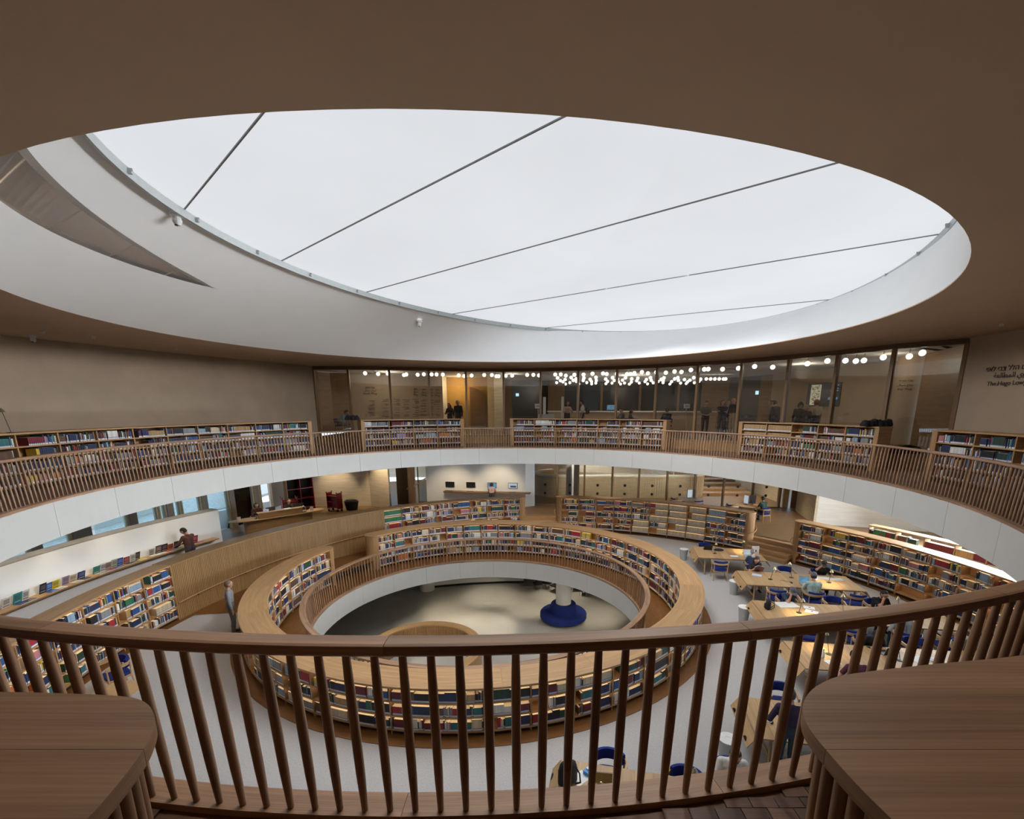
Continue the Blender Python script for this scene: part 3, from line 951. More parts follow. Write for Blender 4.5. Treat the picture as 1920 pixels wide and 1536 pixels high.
# ---- upper gallery cases, their fronts 1.3 m behind the rail
UPN, UPZ = 1.32, 6.15
def u_case(label, x0, x1, lo, hi, cid, force=None):
    s0 = s_at_px(eE, UPN, 6.0, x0, lo, hi); s1 = s_at_px(eE, UPN, 6.0, x1, lo, hi)
    if s0 > s1: s0, s1 = s1, s0
    p = eE.pt((s0 + s1) / 2, UPN)
    t = empty('gallery_bookcase', (p[0], p[1], ZU), label=label, cat='bookcase')
    MB().sweep(eE, s0 - 0.12, s1 + 0.12, rail_prof(UPN - 0.02, UPN + 0.46, UPZ - 0.04, UPZ, 0.006), 0.3).build('top_board', 'oak_case', t)
    case_side(t, eE, UPN, 1, s0, s1, ZU, UPZ, 4, 0.36, 0.92, cid, strips=False, plinth=0.13, force=force, top_t=0.04)
    for s in (s0 - 0.06, s1 + 0.06):
        MB().sweep(eE, s - 0.06, s + 0.06, [(UPN - 0.005, ZU), (UPN + 0.42, ZU), (UPN + 0.42, UPZ - 0.04), (UPN - 0.005, UPZ - 0.04)], 0.2, vert_grain=True).build('end_panel', 'oak_case', t)
    MB().sweep(eE, s0, s1, [(UPN + 0.40, ZU), (UPN + 0.42, ZU), (UPN + 0.42, UPZ - 0.04), (UPN + 0.40, UPZ - 0.04)], 0.5, vert_grain=True).build('rear_panel', 'oak_slat', t)
    return t
# eE runs from the near point (-90 deg) counter-clockwise: 0..0.5 is the right half, 0.5..1 the left half
u_case('long oak gallery bookcase along the plain beige wall', -260, 578, 0.52, 0.90, 'g1')
u_case('short oak gallery bookcase in front of the lettered lobby wall', 683, 864, 0.45, 0.66, 'g2')
u_case('oak gallery bookcase in front of the dark lobby and lamp cluster', 962, 1290, 0.40, 0.60, 'g3')
u_case('oak gallery bookcase with white and tan sets below the wall screen', 1392, 1640, 0.25, 0.50, 'g4',
       force=lambda b, r: {5: 'white', 4: 'tan', 3: 'tan'}.get(b) if r in (2, 3) else ('white' if b == 5 else None))
u_case('oak gallery bookcase under the black wall lettering', 1757, 2300, 0.10, 0.36, 'g5')

# ---- near cabinets on either side of the camera, fluted ends
def near_cabinet(label, pts_edge, x_far, y_in, name='near_cabinet'):
    poly = pts_edge
    t = empty(name, (sum(p[0] for p in poly) / len(poly), sum(p[1] for p in poly) / len(poly), ZU), label=label, cat='cabinet')
    ar = sum(poly[i][0] * poly[(i + 1) % len(poly)][1] - poly[(i + 1) % len(poly)][0] * poly[i][1] for i in range(len(poly)))
    if ar < 0: poly = poly[::-1]
    # top in three boards that run along the cabinet
    ys = [min(p[1] for p in poly) - 0.01] + [0.45, 0.66] + [max(p[1] for p in poly) + 0.01]
    for a, b in zip(ys[:-1], ys[1:]):
        pc = clip([tuple(p) for p in poly], np.array([0, a + 0.0006]), np.array([0, 1.0]))
        pc = clip(pc, np.array([0, b - 0.0006]), np.array([0, -1.0]))
        if len(pc) > 2: MB().prism(pc, UPZ - 0.03, UPZ).build('top_board', 'oak_rail', t)
    cx = sum(p[0] for p in poly) / len(poly); cy = sum(p[1] for p in poly) / len(poly)
    ins = []
    n = len(poly)
    for i in range(n):                           # inset outline
        a, b, c = np.array(poly[i - 1]), np.array(poly[i]), np.array(poly[(i + 1) % n])
        e = (c - a) / np.linalg.norm(c - a); nin = np.array([-e[1], e[0]])
        ins.append(tuple(b + nin * 0.045))
    MB().prism(ins, ZU, UPZ - 0.03).build('body', 'oak_dark', t)
    me = MB().tube([(0, 0, 0), (0, 0, UPZ - 0.032 - ZU)], 0.0165, 10).mesh('fin', 'oak_rail', smooth=True)
    wl = world_loc(t)
    q = Path(ins + [ins[0]])
    k = int(q.len / 0.036)
    for i in range(k):
        p = q.pt(q.len * i / k)
        put('fin', me, t, (p[0] - wl.x, p[1] - wl.y, 0))
    return t
def smooth_poly(pts, keep, n=5):
    """Catmull-Rom through the points; indices in keep stay sharp corners"""
    out = []
    N_ = len(pts)
    for i in range(N_):
        p0, p1, p2, p3 = [np.array(pts[(i + k) % N_], float) for k in (-1, 0, 1, 2)]
        if i in keep or (i + 1) % N_ in keep:
            out.append(tuple(p1)); continue
        for j in range(n):
            t_ = j / n
            out.append(tuple(0.5 * (2 * p1 + (p2 - p0) * t_ + (2 * p0 - 5 * p1 + 4 * p2 - p3) * t_ ** 2 + (3 * p1 - p0 - 3 * p2 + p3) * t_ ** 3)))
    return out
Lp = [(-0.61, 0.10), (-0.607, 0.30), (-0.605, 0.50), (-0.612, 0.57), (-0.632, 0.65), (-0.66, 0.71), (-0.69, 0.75), (-0.735, 0.785), (-0.79, 0.803), (-0.90, 0.812), (-1.05, 0.818), (-1.5, 0.83), (-2.2, 0.87), (-2.2, 0.10)]
near_cabinet('oak gallery cabinet with rounded corner and fluted side, left of the viewpoint', smooth_poly(Lp, (0, len(Lp) - 1, len(Lp) - 2)), -2.2, 0.1)
Rp = [(2.4, 0.1), (2.4, 1.36), (1.6, 1.06), (1.11, 0.955), (0.90, 0.922), (0.73, 0.892), (0.64, 0.87), (0.575, 0.835), (0.53, 0.795), (0.503, 0.755), (0.489, 0.71), (0.486, 0.65), (0.488, 0.58), (0.50, 0.45), (0.51, 0.1)]
near_cabinet('oak gallery cabinet with rounded corner and fluted side, right of the viewpoint', smooth_poly(Rp, (0, 1, len(Rp) - 1)), 2.4, 0.1)

# ---- book meshes
def book_geo(bk):
    (x, y), (tx, ty), (nx, ny) = bk['p'], bk['t'], bk['n']
    h, th, d = bk['h'], bk['th'], bk['d']
    z = bk['z']; hs = [0, min(0.040, h * 0.2), min(0.052, h * 0.25), h]
    V = []
    for zz in hs:
        for sg in (-1, 1):
            V.append((x + tx * th / 2 * sg, y + ty * th / 2 * sg, z + zz))
    for zz in (0, h):
        for sg in (-1, 1):
            V.append((x + tx * th / 2 * sg - nx * d, y + ty * th / 2 * sg - ny * d, z + zz))
    Fc = [(0, 1, 3, 2), (2, 3, 5, 4), (4, 5, 7, 6), (6, 7, 11, 10), (0, 6, 10, 8), (1, 9, 11, 7), (8, 10, 11, 9), (0, 8, 9, 1)]
    c = bk['col']
    lab = (0.66, 0.67, 0.69); blu = (0.03, 0.09, 0.34); pg = (0.70, 0.63, 0.50)
    return V, Fc, [lab, blu, c, pg, c, c, pg, c]
def books_mesh(name, lst, origin):
    V = []; Fc = []; C = []
    for bk in lst:
        v, f, c = book_geo(bk)
        o = len(V)
        V += [(a - origin[0], b - origin[1], e - origin[2]) for a, b, e in v]
        Fc += [tuple(i + o for i in q) for q in f]; C += c
    me = bpy.data.meshes.new(name)
    me.from_pydata(V, [], Fc)
    ca = me.color_attributes.new('Col', 'FLOAT_COLOR', 'CORNER')
    arr = np.ones((len(Fc) * 4, 4), dtype=np.float32)
    arr[:, :3] = np.repeat(np.array(C, dtype=np.float32), 4, axis=0)
    ca.data.foreach_set('color', arr.ravel())
    me.materials.append(MATS['book_cloth'])
    me.update()
    return me
for bk in BOOKS:
    bk['dist'] = math.hypot(bk['p'][0], bk['p'][1])
    x, y, d = px_of(bk['p'], bk['z'])
    bk['seen'] = -20 < x < 1940 and d > 0 and (bk['n'][0] * bk['p'][0] + bk['n'][1] * bk['p'][1]) < 0
BOOKS.sort(key=lambda b: (not (b['seen'] and b['case'] == 'round'), b['dist']))
single, many = BOOKS[:300], BOOKS[300:]
bays = sorted({b['bay'] for b in single}, reverse=True)          # eB runs clockwise: right to left seen from the camera side
ORD = ['first', 'second', 'third', 'fourth', 'fifth', 'sixth', 'seventh', 'eighth', 'ninth', 'tenth', 'eleventh', 'twelfth']
def ordn(k):
    return '%d%s' % (k, 'th' if 10 < k % 100 < 14 else {1: 'st', 2: 'nd', 3: 'rd'}.get(k % 10, 'th'))
# seen from the camera, left to right
order = {}
for b in single: order.setdefault((b['bay'], b['row']), []).append(b)
bx = {k: min(px_of(b['p'], b['z'])[0] for b in single if b['bay'] == k) for k in bays}
bays = sorted(bays, key=lambda k: bx[k])
for (bay, row), lst in order.items():
    lst.sort(key=lambda b: px_of(b['p'], b['z'])[0])
    for i, b in enumerate(lst):
        lb = dict(b, p=(0, 0), z=0, t=(1, 0), n=(0, -1) if b['n'][0] * b['t'][1] - b['n'][1] * b['t'][0] > 0 else (0, 1))
        o = bpy.data.objects.new('book', books_mesh('book', [lb], (0, 0, 0)))
        o.location = (*b['p'], b['z']); o.rotation_euler = (0, 0, math.atan2(b['t'][1], b['t'][0]))
        COL.objects.link(o)
        tag(o, '%s book, %s from left, %s shelf, %s nearest bay of the round bookcase' % (
            b['name'], ordn(i + 1), ['bottom', 'middle', 'top'][row], ordn(bays.index(bay) + 1)), 'book', 'books on the camera side of the round bookcase')
o = bpy.data.objects.new('shelved_books', books_mesh('shelved_books', many, (0, 14, 0)))
o.location = (0, 14, 0)
COL.objects.link(o)
tag(o, 'rows of library books in many colours filling the other shelves', 'books', kind='stuff')
print('books', len(BOOKS))

# ================================================================== ROUND THE READING FLOOR
def gp(a, r):      # point at angle a (deg), radius r about the hall's centre
    return (G_[0] + r * math.cos(R(a)), G_[1] + r * math.sin(R(a)))
# ---- slatted panelling between two cases, with a plank on top and a wall rail
t = tag(empty('wall_panelling', (*eG.pt(sG(152), 0), 0), kind='structure'), label='curved wall of narrow upright oak slats along the ramp')
s0, s1 = sG(131.2), sG(173.6)
planks(t, eG, -0.05, 0.62, s0, s1, ZG - 0.055, ZG, 2.4, 'oak_slat')
MB().sweep(eG, s0, s1, [(0.03, 0), (0.6, 0), (0.6, ZG - 0.055), (0.03, ZG - 0.055)], 0.4, vert_grain=True).build('backing', 'oak_slat', t)
sl = MB(); k = int((s1 - s0) / 0.062)
for i in range(k):
    a = s0 + (s1 - s0) * i / k
    sl.sweep(eG, a + 0.004, a + (s1 - s0) / k - 0.006, [(0.0, 0.0), (0.035, 0.0), (0.035, ZG - 0.06), (0.0, ZG - 0.06)], 1.0, vert_grain=True)
tag(sl.build('slats', 'oak_slat', t), kind='stuff')
hr = [(*eG.pt(s0 + (s1 - s0) * f, -0.08), 0.60 + 0.25 * (1 - f)) for f in [i / 24 for i in range(25)]]
MB().tube(hr, 0.021, 8).build('wall_rail', 'oak_case', t, smooth=True)
for f in (2, 7, 12, 17, 22):
    x, y, z = hr[f]; e = eG.pt(s0 + (s1 - s0) * f / 24, 0.0)
    MB().tube([(x, y, z - 0.02), (x, y, z - 0.06), (e[0], e[1], z - 0.06)], 0.008, 6).build('bracket', 'black_metal', t)

# ---- steps in the two gaps of the ring
def steps(label, a0, a1, r0):
    s0, s1 = sG(a0), sG(a1)
    t = tag(empty('stair_steps', (*eG.pt((s0 + s1) / 2, 0), 0), kind='structure'), label=label)
    for i in range(4):
        n0 = r0 - G_[2] + i * 0.31
        MB().sweep(eG, s0, s1, [(n0, 0), (0.75, 0), (0.75, (i + 1) * 0.17), (n0 + 0.02, (i + 1) * 0.17), (n0, (i + 1) * 0.17 - 0.02)], 0.3).build('step', 'oak_floor' if False else 'oak_case', t)
    return t
steps('four broad oak steps between the cream-volume bookcase and the dark-volume bookcase', 34.6, 43.6, 11.95)
st2 = steps('oak steps between the monitor-side bookcase and the glass-side bookcase', 88.6, 97.0, 11.95)
dot = MB().lathe([(0.018, 0), (0.014, 0.006)], n=8).mesh('tactile_stud', 'pale_frame')
wl = world_loc(st2)
for i in range(26):
    for j in range(5):
        p = eG.pt(sG(89.2) + (sG(96.6) - sG(89.2)) * (i + 0.5 * (j % 2)) / 26, 0.72 + j * 0.07)
        put('tactile_stud', dot, st2, (p[0] - wl.x, p[1] - wl.y, ZP))
# curved handrail loops on the rounded case ends
def loop_rail(label, a, r, fwd, z0):
    pts = []
    for i in range(13):
        f = i / 12
        b = PI * (0.05 + 0.9 * f)
        s = sG(a); p, tg, nn = eG.at(s)
        c = eG.pt(s, 0.265)
        rr = 0.40
        pts.append((c[0] - nn[0] * rr * math.cos(b) + tg[0] * fwd * rr * math.sin(b), c[1] - nn[1] * rr * math.cos(b) + tg[1] * fwd * rr * math.sin(b), z0 + 0.42 * f))
    o = MB().tube(pts, 0.02, 8).build('stair_rail', 'oak_case', smooth=True)
    tag(o, label, 'handrail')
loop_rail('curved oak rail round the fluted end of the cream-volume bookcase', 44.5, 0.4, -1, 0.80)
loop_rail('curved oak rail round the fluted end of the dark-volume bookcase', 33.8, 0.4, 1, 0.80)
loop_rail('curved oak rail round the end of the monitor-side bookcase', 98.0, 0.4, -1, 0.80)
loop_rail('curved oak rail round the left end of the glass-side bookcase', 87.6, 0.4, 1, 0.80)

# ---- white display wall and its shelf
aw = arc(G_[0], G_[1], 15.0, 15.0, 156.9, 240, side=-1, n=80)
o = MB().sweep(aw, 0, aw.len, [(0, ZP), (0.42, ZP), (0.42, 2.64), (0, 2.64)], 0.4, m=0).build('wall_display', 'white_plaster')
tag(o, kind='structure')
MB().sweep(aw, -0.0, aw.len, [(-0.005, 2.635), (0.43, 2.635), (0.43, 2.67), (-0.005, 2.67)], 0.4).build('trim_3', 'grey_frame')['kind'] = 'structure'
s_sh = MB().sweep(aw, 0.35, aw.len - 1, [(-0.36, 1.55), (0.0, 1.55), (0.0, 1.59), (-0.36, 1.59)], 0.4).build('display_shelf', 'oak_table')
tag(s_sh, 'long narrow oak ledge along the white wall carrying displayed books', 'shelf')
rd = random.Random(21)
COVN = [('teal', (0.03, 0.30, 0.28)), ('white', (0.75, 0.72, 0.68)), ('tan', (0.40, 0.27, 0.17)), ('pale green', (0.5, 0.55, 0.4)), ('blue', (0.04, 0.08, 0.3)), ('dark red', (0.28, 0.04, 0.04)),
        ('white', (0.74, 0.72, 0.7)), ('black', (0.02, 0.02, 0.02)), ('grey', (0.45, 0.45, 0.45)), ('dark brown', (0.09, 0.06, 0.05)), ('black', (0.02, 0.02, 0.02)), ('orange', (0.6, 0.12, 0.02)),
        ('charcoal', (0.08, 0.08, 0.09)), ('maroon', (0.2, 0.03, 0.05)), ('navy', (0.03, 0.05, 0.16)), ('cream', (0.66, 0.6, 0.46)), ('lilac', (0.32, 0.27, 0.42)), ('yellow', (0.75, 0.62, 0.04)),
        ('blue', (0.05, 0.14, 0.32)), ('black', (0.02, 0.02, 0.03)), ('white', (0.74, 0.73, 0.7))]
def display_book(s, col, cname, flat, label, h=0.27, w=0.19, q=-0.13):
    p, tg, nn = aw.at(s)
    rz = math.atan2(tg[1], tg[0])
    x, y = p[0] + nn[0] * q, p[1] + nn[1] * q
    t = empty('display_book', (x, y, 1.592), rz, label, 'book', 'books on the white wall ledge')
    cm = solid(col, 0.5, 'cover'); acc = solid(tuple(min(1, 0.06 + c * (2.2 if sum(col) < 0.6 else 0.45)) for c in col), 0.5, 'cover')
    if flat:
        MB().box((0, 0, 0.012), (w, h, 0.02)).build('pages', 'paper', t, local=True)
        MB().box((0, 0, 0.024), (w + 0.006, h + 0.006, 0.004)).build('cover', cm, t, local=True)
        MB().box((0.01, 0.03, 0.027), (w * 0.6, h * 0.4, 0.002)).build('cover_picture', acc, t, local=True)
    else:      # leaning back on the wall; wall lies along -Y of the tangent frame
        sgn = -1
        M = Matrix.Rotation(sgn * R(16), 3, 'X')
        def bx(c, s_): return MB().box(M @ Vector(c), s_, rot=M)
        bx((0, 0, h / 2 + 0.004), (w, 0.018, h)).build('pages', 'paper', t, local=True)
        bx((0, 0.011, h / 2 + 0.004), (w + 0.006, 0.004, h + 0.006)).build('cover', cm, t, local=True)
        bx((0, 0.014, h * 0.62), (w * 0.7, 0.002, h * 0.45)).build('cover_picture', acc, t, local=True)
        bx((0, 0.014, h * 0.2), (w * 0.75, 0.002, h * 0.05)).build('cover_title', 'paper' if sum(col) < 0.9 else 'ink', t, local=True)
# columns where books stand upright on the ledge, read off the shelf
up_cols = [182, 193, 203, 214, 225, 238, 249, 257, 284, 298, 308, 320, 331, 366, 152, 136, 124, 104, 92, 80, 47, 32, 12]
for i, cx in enumerate(up_cols):
    s = min((abs(px_of(aw.pt(u, -0.12), 1.6)[0] - cx), u) for u in [aw.len * k / 600 for k in range(600)])[1]
    cname, col = COVN[i % len(COVN)]
    display_book(s, col, cname, False, '%s book propped upright on the ledge, %s counted from the open end' % (cname, ordn(1 + sorted(up_cols, reverse=True).index(cx))),
                 h=rd.uniform(0.24, 0.31), w=rd.uniform(0.17, 0.23), q=-0.10)
flat_cols = [188, 199, 209, 222, 232, 243, 252, 265, 290, 303, 315, 326, 337, 375, 160, 145, 112, 98, 55, 40]
for i, cx in enumerate(flat_cols):
    s = min((abs(px_of(aw.pt(u, -0.25), 1.6)[0] - cx), u) for u in [aw.len * k / 600 for k in range(600)])[1]
    cname, col = COVN[(i * 5 + 3) % len(COVN)]
    display_book(s, col, cname, True, '%s book lying flat on the ledge, %s counted from the open end' % (cname, ordn(1 + sorted(flat_cols, reverse=True).index(cx))), h=0.17, w=0.24, q=-0.27)
# wall washers above the display wall
def spot(loc, target, power, angle=60, color=(1.0, 0.86, 0.64), blend=0.5, name='downlight', label=None, size=0.03, group='small ceiling spotlights', lens='downlight_glow'):
    d = Vector(target) - Vector(loc)
    t = empty(name, loc, label=label or 'small round ceiling spotlight', cat='lamp', group=group)
    MB().lathe([(0.045, 0.0), (0.045, 0.05), (0.03, 0.06)], n=12).build('housing', 'white_plastic', t, local=True)
    MB().lathe([(0.036, -0.004), (0.036, -0.001)], n=12).build('lens', lens, t, local=True)
    add_light('spot', 'SPOT', (0, 0, -0.03), power, color, rot=d.to_track_quat('-Z', 'Y').to_euler(), parent=t, spot_size=R(angle), spot_blend=blend, shadow_soft_size=size)
    return t
for cx, cy in ((150, 1040), (352, 985), (30, 1100), (250, 1010)):
    s = min((abs(px_of(aw.pt(u, 0), 2.2)[0] - cx), u) for u in [aw.len * k / 600 for k in range(600)])[1]
    p = aw.pt(s, -0.75); q = aw.pt(s, 0)
    spot((p[0], p[1], ZS - 0.05), (q[0], q[1], 1.6), 105, 84, label='ceiling spotlight washing the white display wall', group='display wall washers')

# ---- left window wall and the courtyard outside
wp = line(W0, W1, side=-1)
w2 = tag(empty('window_2', (*W0, ZP), kind='structure'), label='tall windows with grey and pale posts behind the white display wall')
marks = [-60, 45, 125, 165, 235, 290, 306, 333, 372, 424, 470, 482]
def w_at(cx):
    return min((abs(px_of(wp.pt(u), 2.8)[0] - cx), u) for u in [wp.len * k / 900 for k in range(901)])[1]
ss = [w_at(c) for c in marks]
for i, (c, s) in enumerate(zip(marks, ss)):
    wide = 0.62 if c == 125 else (0.30 if c in (45, 235, 306, 372, 424, 470) else 0.07)
    if c == 165: continue
    MB().sweep(wp, s, s + wide, [(-0.12, ZP), (0.12, ZP), (0.12, ZS), (-0.12, ZS)], 0.5).build('post', 'grey_frame' if wide > 0.1 else 'pale_frame', w2)
    MB().sweep(wp, s - 0.09, s - 0.01, [(-0.1, ZP), (0.1, ZP), (0.1, ZS), (-0.1, ZS)], 0.5).build('jamb', 'pale_frame', w2)
for i in range(len(ss) - 1):
    if ss[i + 1] - ss[i] > 0.2:
        MB().sweep(wp, ss[i] + 0.1, ss[i + 1] - 0.05, [(-0.008, ZP), (0.008, ZP), (0.008, ZS), (-0.008, ZS)], 1.0).build('pane', 'window_glass', w2)
wall('wall_far_left', [W1, (-15.6, 27.4)], ZP, ZS, 'stone', side=-1)
wall('wall_near_left', [(-19.2, 7.0), (-19.6, -6)], ZP - 1, ZS, 'beige_plaster', side=1)
MB().box((-40, 18, 0.2), (40, 70, 0.2)).build('ground_outside', 'ground_gravel')['kind'] = 'structure'
tag(MB().box((-24.5, 12.2, 3.0), (0.5, 7.5, 6)).build('courtyard_wall', 'pale_stone'), 'pale stone garden wall seen through the windows behind the display wall', 'wall')
tag(MB().box((-17.4, 27.9, 3.0), (1.5, 0.5, 6)).build('courtyard_wall', 'pale_stone'), 'pale stone pier outside the window nearest the staff desk', 'wall')
rs = random.Random(5)
for i in range(7):
    m = MB(); cx, cy = -27.5 + rs.uniform(-1, 1), 19.0 + i * 2.0
    for k in range(90):
        a, b, h = rs.uniform(0, 2 * PI), rs.random(), rs.uniform(0.2, 2.6)
        x, y = cx + math.cos(a) * b * 1.1, cy + math.sin(a) * b * 1.1
        l = rs.uniform(0.12, 0.35); aa = rs.uniform(0, PI)
        m.quad([(x - l * math.cos(aa), y - l * math.sin(aa), h + 0.3), (x + l * math.cos(aa), y + l * math.sin(aa), h + 0.2), (x + l * 0.3, y + 0.1, h + 0.75)])
    m.tube([(cx, cy, 0.2), (cx, cy, 2.2)], [0.06, 0.03], 6)
    tag(m.build('shrub', 'shrub_green'), 'leafy dark shrub outside the windows beyond the display wall', 'shrub', 'shrubs in the courtyard')
tag(MB().box((-23.6, 24.5, 0.75), (0.5, 9, 1.0)).build('planter_wall', 'pale_stone'), 'low pale stone planter wall under the courtyard shrubs', 'wall')

# ---- back of the hall: stone wall, doors, white wall, glass partition
wall('wall_stone', [(-13.5, 28.1), (-9.85, 28.35), (-8.45, 27.35)], ZP, ZS, 'stone', side=1)
d1 = tag(empty('door_1', (-8.2, 28.6, ZP), kind='structure'), label='dark brown door recessed beside the stone wall')
MB().box((-7.98, 28.7, 2.2), (0.75, 0.08, 3.0)).build('leaf', 'oak_dark', d1)
MB().box((-7.62, 28.66, 2.4), (0.05, 0.14, 3.5)).build('frame', 'oak_panel', d1)
MB().box((-7.68, 28.6, 1.7), (0.03, 0.1, 0.12)).build('handle', 'grey_metal', d1)
MB().box((-7.35, 28.5, 2.4), (0.42, 0.2, 3.5)).build('wall_pier', 'oak_case')['kind'] = 'structure'
d2 = tag(empty('door_2', (-6.85, 29.2, ZP), kind='structure'), label='glazed door standing ajar next to the white monitor wall')
MB().box((-6.85, 29.25, 2.35), (0.6, 0.02, 3.3)).build('pane', 'pane_glass', d2)
for x in (-7.14, -6.56): MB().box((x, 29.25, 2.35), (0.06, 0.06, 3.4)).build('stile', 'oak_case', d2)
MB().box((-6.85, 29.25, 0.73), (0.6, 0.06, 0.1)).build('rail', 'oak_case', d2)
MB().lathe([(0.07, 0), (0.07, 0.012)], n=16).build('marker', 'black_plastic', d2, local=True)
mk = d2.children[-1]; mk.location = (0, -0.03, 1.6); mk.rotation_euler = (R(90), 0, 0)
ww = wall('wall_white', [(-6.5, 28.72), (0.2, 27.9), (0.28, 28.3)], ZP, ZS, 'white_plaster', th=0.3, side=1)
wall('wall_back', [(-16, 41), (24, 41)], ZP - 0.1, ZS, 'stone', side=1)
wall('wall_back_left', [(-16, 41), (-15.6, 27.4)], ZP, ZS, 'beige_plaster', side=-1)
MB().lathe([(0.41, 0), (0.41, ZS - ZP)], (2.68, 29.0, ZP), 32).build('column', 'white_plaster', smooth=True)['kind'] = 'structure'
# partition
PA, PB = (0.25, 28.75), (15.35, 27.75)
pp = line(PA, PB, side=1)
part = tag(empty('window_3', (*PA, ZP), kind='structure'), label='glass partition with slim oak posts and round safety markers')
posts = [1000, 1044, 1095, 1147, 1197, 1250, 1302, 1356, 1411, 1463]
ps = [min((abs(px_of(pp.pt(u), 1.6)[0] - c), u) for u in [pp.len * k / 900 for k in range(901)])[1] for c in posts]
for s in ps:
    p = pp.pt(s); MB().box((p[0], p[1], (ZP + ZS) / 2), (0.10, 0.16, ZS - ZP)).build('post', 'oak_panel', part)
mkm = MB().lathe([(0.085, 0), (0.085, 0.008), (0.05, 0.009)], n=16).mesh('marker', 'black_plastic')
mki = MB().lathe([(0.045, 0), (0.045, 0.004)], n=12).mesh('marker_centre', 'grey_metal')
for a, b in zip(ps[:-1], ps[1:]):
    g = MB().sweep(pp, a + 0.05, b - 0.05, [(-0.006, ZP), (0.006, ZP), (0.006, ZS), (-0.006, ZS)], 2.0).build('pane', 'clear_pane', part)
    for z in (1.95, 1.42):
        p = pp.pt(a + (b - a) * 0.48)
        o = put('marker', mkm, g, (p[0] - PA[0], p[1] - PA[1] - 0.02, z - ZP)); o.rotation_euler = (R(90), 0, 0)
MB().sweep(pp, 0, pp.len, [(-0.05, ZP), (0.05, ZP), (0.05, ZP + 0.06), (-0.05, ZP + 0.06)], 2.0).build('sill', 'oak_panel', part)
# ribbed curved stair wall behind the partition
sw = Path([(2.0 + 1.6 * math.cos(a), 32.6 + 1.6 * math.sin(a)) for a in [R(x) for x in range(100, 271, 10)]] +
          [(x, 31.0) for x in (3, 5, 7, 9, 10.5)] + [(10.6 + 1.5 * math.cos(a), 32.5 + 1.5 * math.sin(a)) for a in [R(x) for x in range(-90, 91, 10)]], side=-1)
t = tag(empty('wall_stair', (6, 31, ZP), kind='structure'), label='curved ribbed parapet of the stair behind the glass partition')
MB().sweep(sw, 0, sw.len, [(-0.1, ZP), (0.06, ZP), (0.06, 2.1), (-0.1, 2.1)], 0.4).build('body', 'stone', t)
MB().sweep(sw, 0, sw.len, [(-0.16, 2.1), (0.12, 2.1), (0.12, 2.22), (-0.16, 2.22)], 0.3).build('coping', 'pale_stone', t)
rb = MB(); k = int(sw.len / 0.16)
for i in range(k):
    a = sw.len * i / k
    rb.sweep(sw, a + 0.02, a + 0.12, [(0.06, ZP), (0.10, ZP), (0.10, 2.1), (0.06, 2.1)], 1.0)
tag(rb.build('ribs', 'stone', t), kind='stuff')
MB().quad([(3.5, 33.0, 4.2), (9.5, 33.0, 2.0), (9.5, 33.2, 2.0), (3.5, 33.2, 4.2)]).quad([(3.5, 33.0, 4.2), (2.0, 33.0, 2.2), (9.2, 33.0, 2.0)]).build('wall_stair_flight', 'pale_stone')['kind'] = 'structure'
sb = tag(empty('stair_back', (13, 33, ZP), kind='structure'), label='low oak steps rising behind the right end of the glass partition')
for i in range(5):
    MB().box((13.4, 33.2 + i * 0.9, ZP + 0.09 + i * 0.17), (4.2, 3.0 - i * 0.2, 0.17)).build('step', 'oak_case', sb)
wall('wall_stair_side', [(16.0, 29.5), (16.4, 40)], ZP, ZS, 'stone', side=-1)
# right-hand stone pier, door and bright wall
wall('wall_stone_right', [(15.75, 26.9), (14.9, 23.7)], ZP, ZS, 'stone', side=1)
d3 = tag(empty('door_3', (15.9, 27.4, ZP), kind='structure'), label='tall dark brown door beside the right stone pier')
MB().box((15.95, 27.3, 2.4), (0.08, 0.75, 3.4), rz=R(10)).build('leaf', 'oak_dark', d3)
MB().box((15.55, 27.75, 2.4), (0.35, 0.12, 3.4)).build('frame', 'pale_frame', d3)
wall('wall_bright', [(14.95, 23.7), (19.5, 22.2), (21.8, 20.0)], ZP, ZS, 'pale_stone', side=1)
wall('wall_right_lower', [(22.0, 20.2), (22.0, 41)], ZP - 1, ZS, 'beige_plaster', side=-1)
wr = line(V0, V1, side=1)
w4 = tag(empty('window_4', (21.9, 20, ZP), kind='structure'), label='bright window bay beyond the dark-volume bookcase')
for i in range(12):
    a, b = wr.len * i / 12, wr.len * (i + 1) / 12
    MB().sweep(wr, a + 0.05, b - 0.05, [(-0.006, ZP), (0.006, ZP), (0.006, ZS), (-0.006, ZS)], 3).build('pane', 'window_glass', w4)
    MB().sweep(wr, a - 0.04, a + 0.04, [(-0.06, ZP), (0.06, ZP), (0.06, ZS), (-0.06, ZS)], 1).build('post', 'pale_frame', w4)
# second, low case against the right windows
lc = Path([gp(a, 15.6) for a in range(28, -31, -2)], side=1)
t = empty('low_bookcase', (*lc.pt(lc.len / 2), ZP), label='low oak bookcase standing in front of the bright window bay', cat='bookcase')
MB().sweep(lc, 0, lc.len, [(-0.2, 1.62), (0.2, 1.62), (0.2, 1.67), (-0.2, 1.67)], 0.4).build('top_board', 'oak_table', t)
for z in (ZP + 0.05, 1.15): MB().sweep(lc, 0, lc.len, [(-0.18, z), (0.18, z), (0.18, z + 0.03), (-0.18, z + 0.03)], 0.5).build('shelf', 'oak_table', t)
for i in range(16):
    s = lc.len * i / 15
    MB().sweep(lc, max(0, s - 0.015), min(lc.len, s + 0.015), [(-0.18, ZP), (0.18, ZP), (0.18, 1.62), (-0.18, 1.62)], 0.2, vert_grain=True).build('upright', 'oak_table', t)
n_before = len(BOOKS)
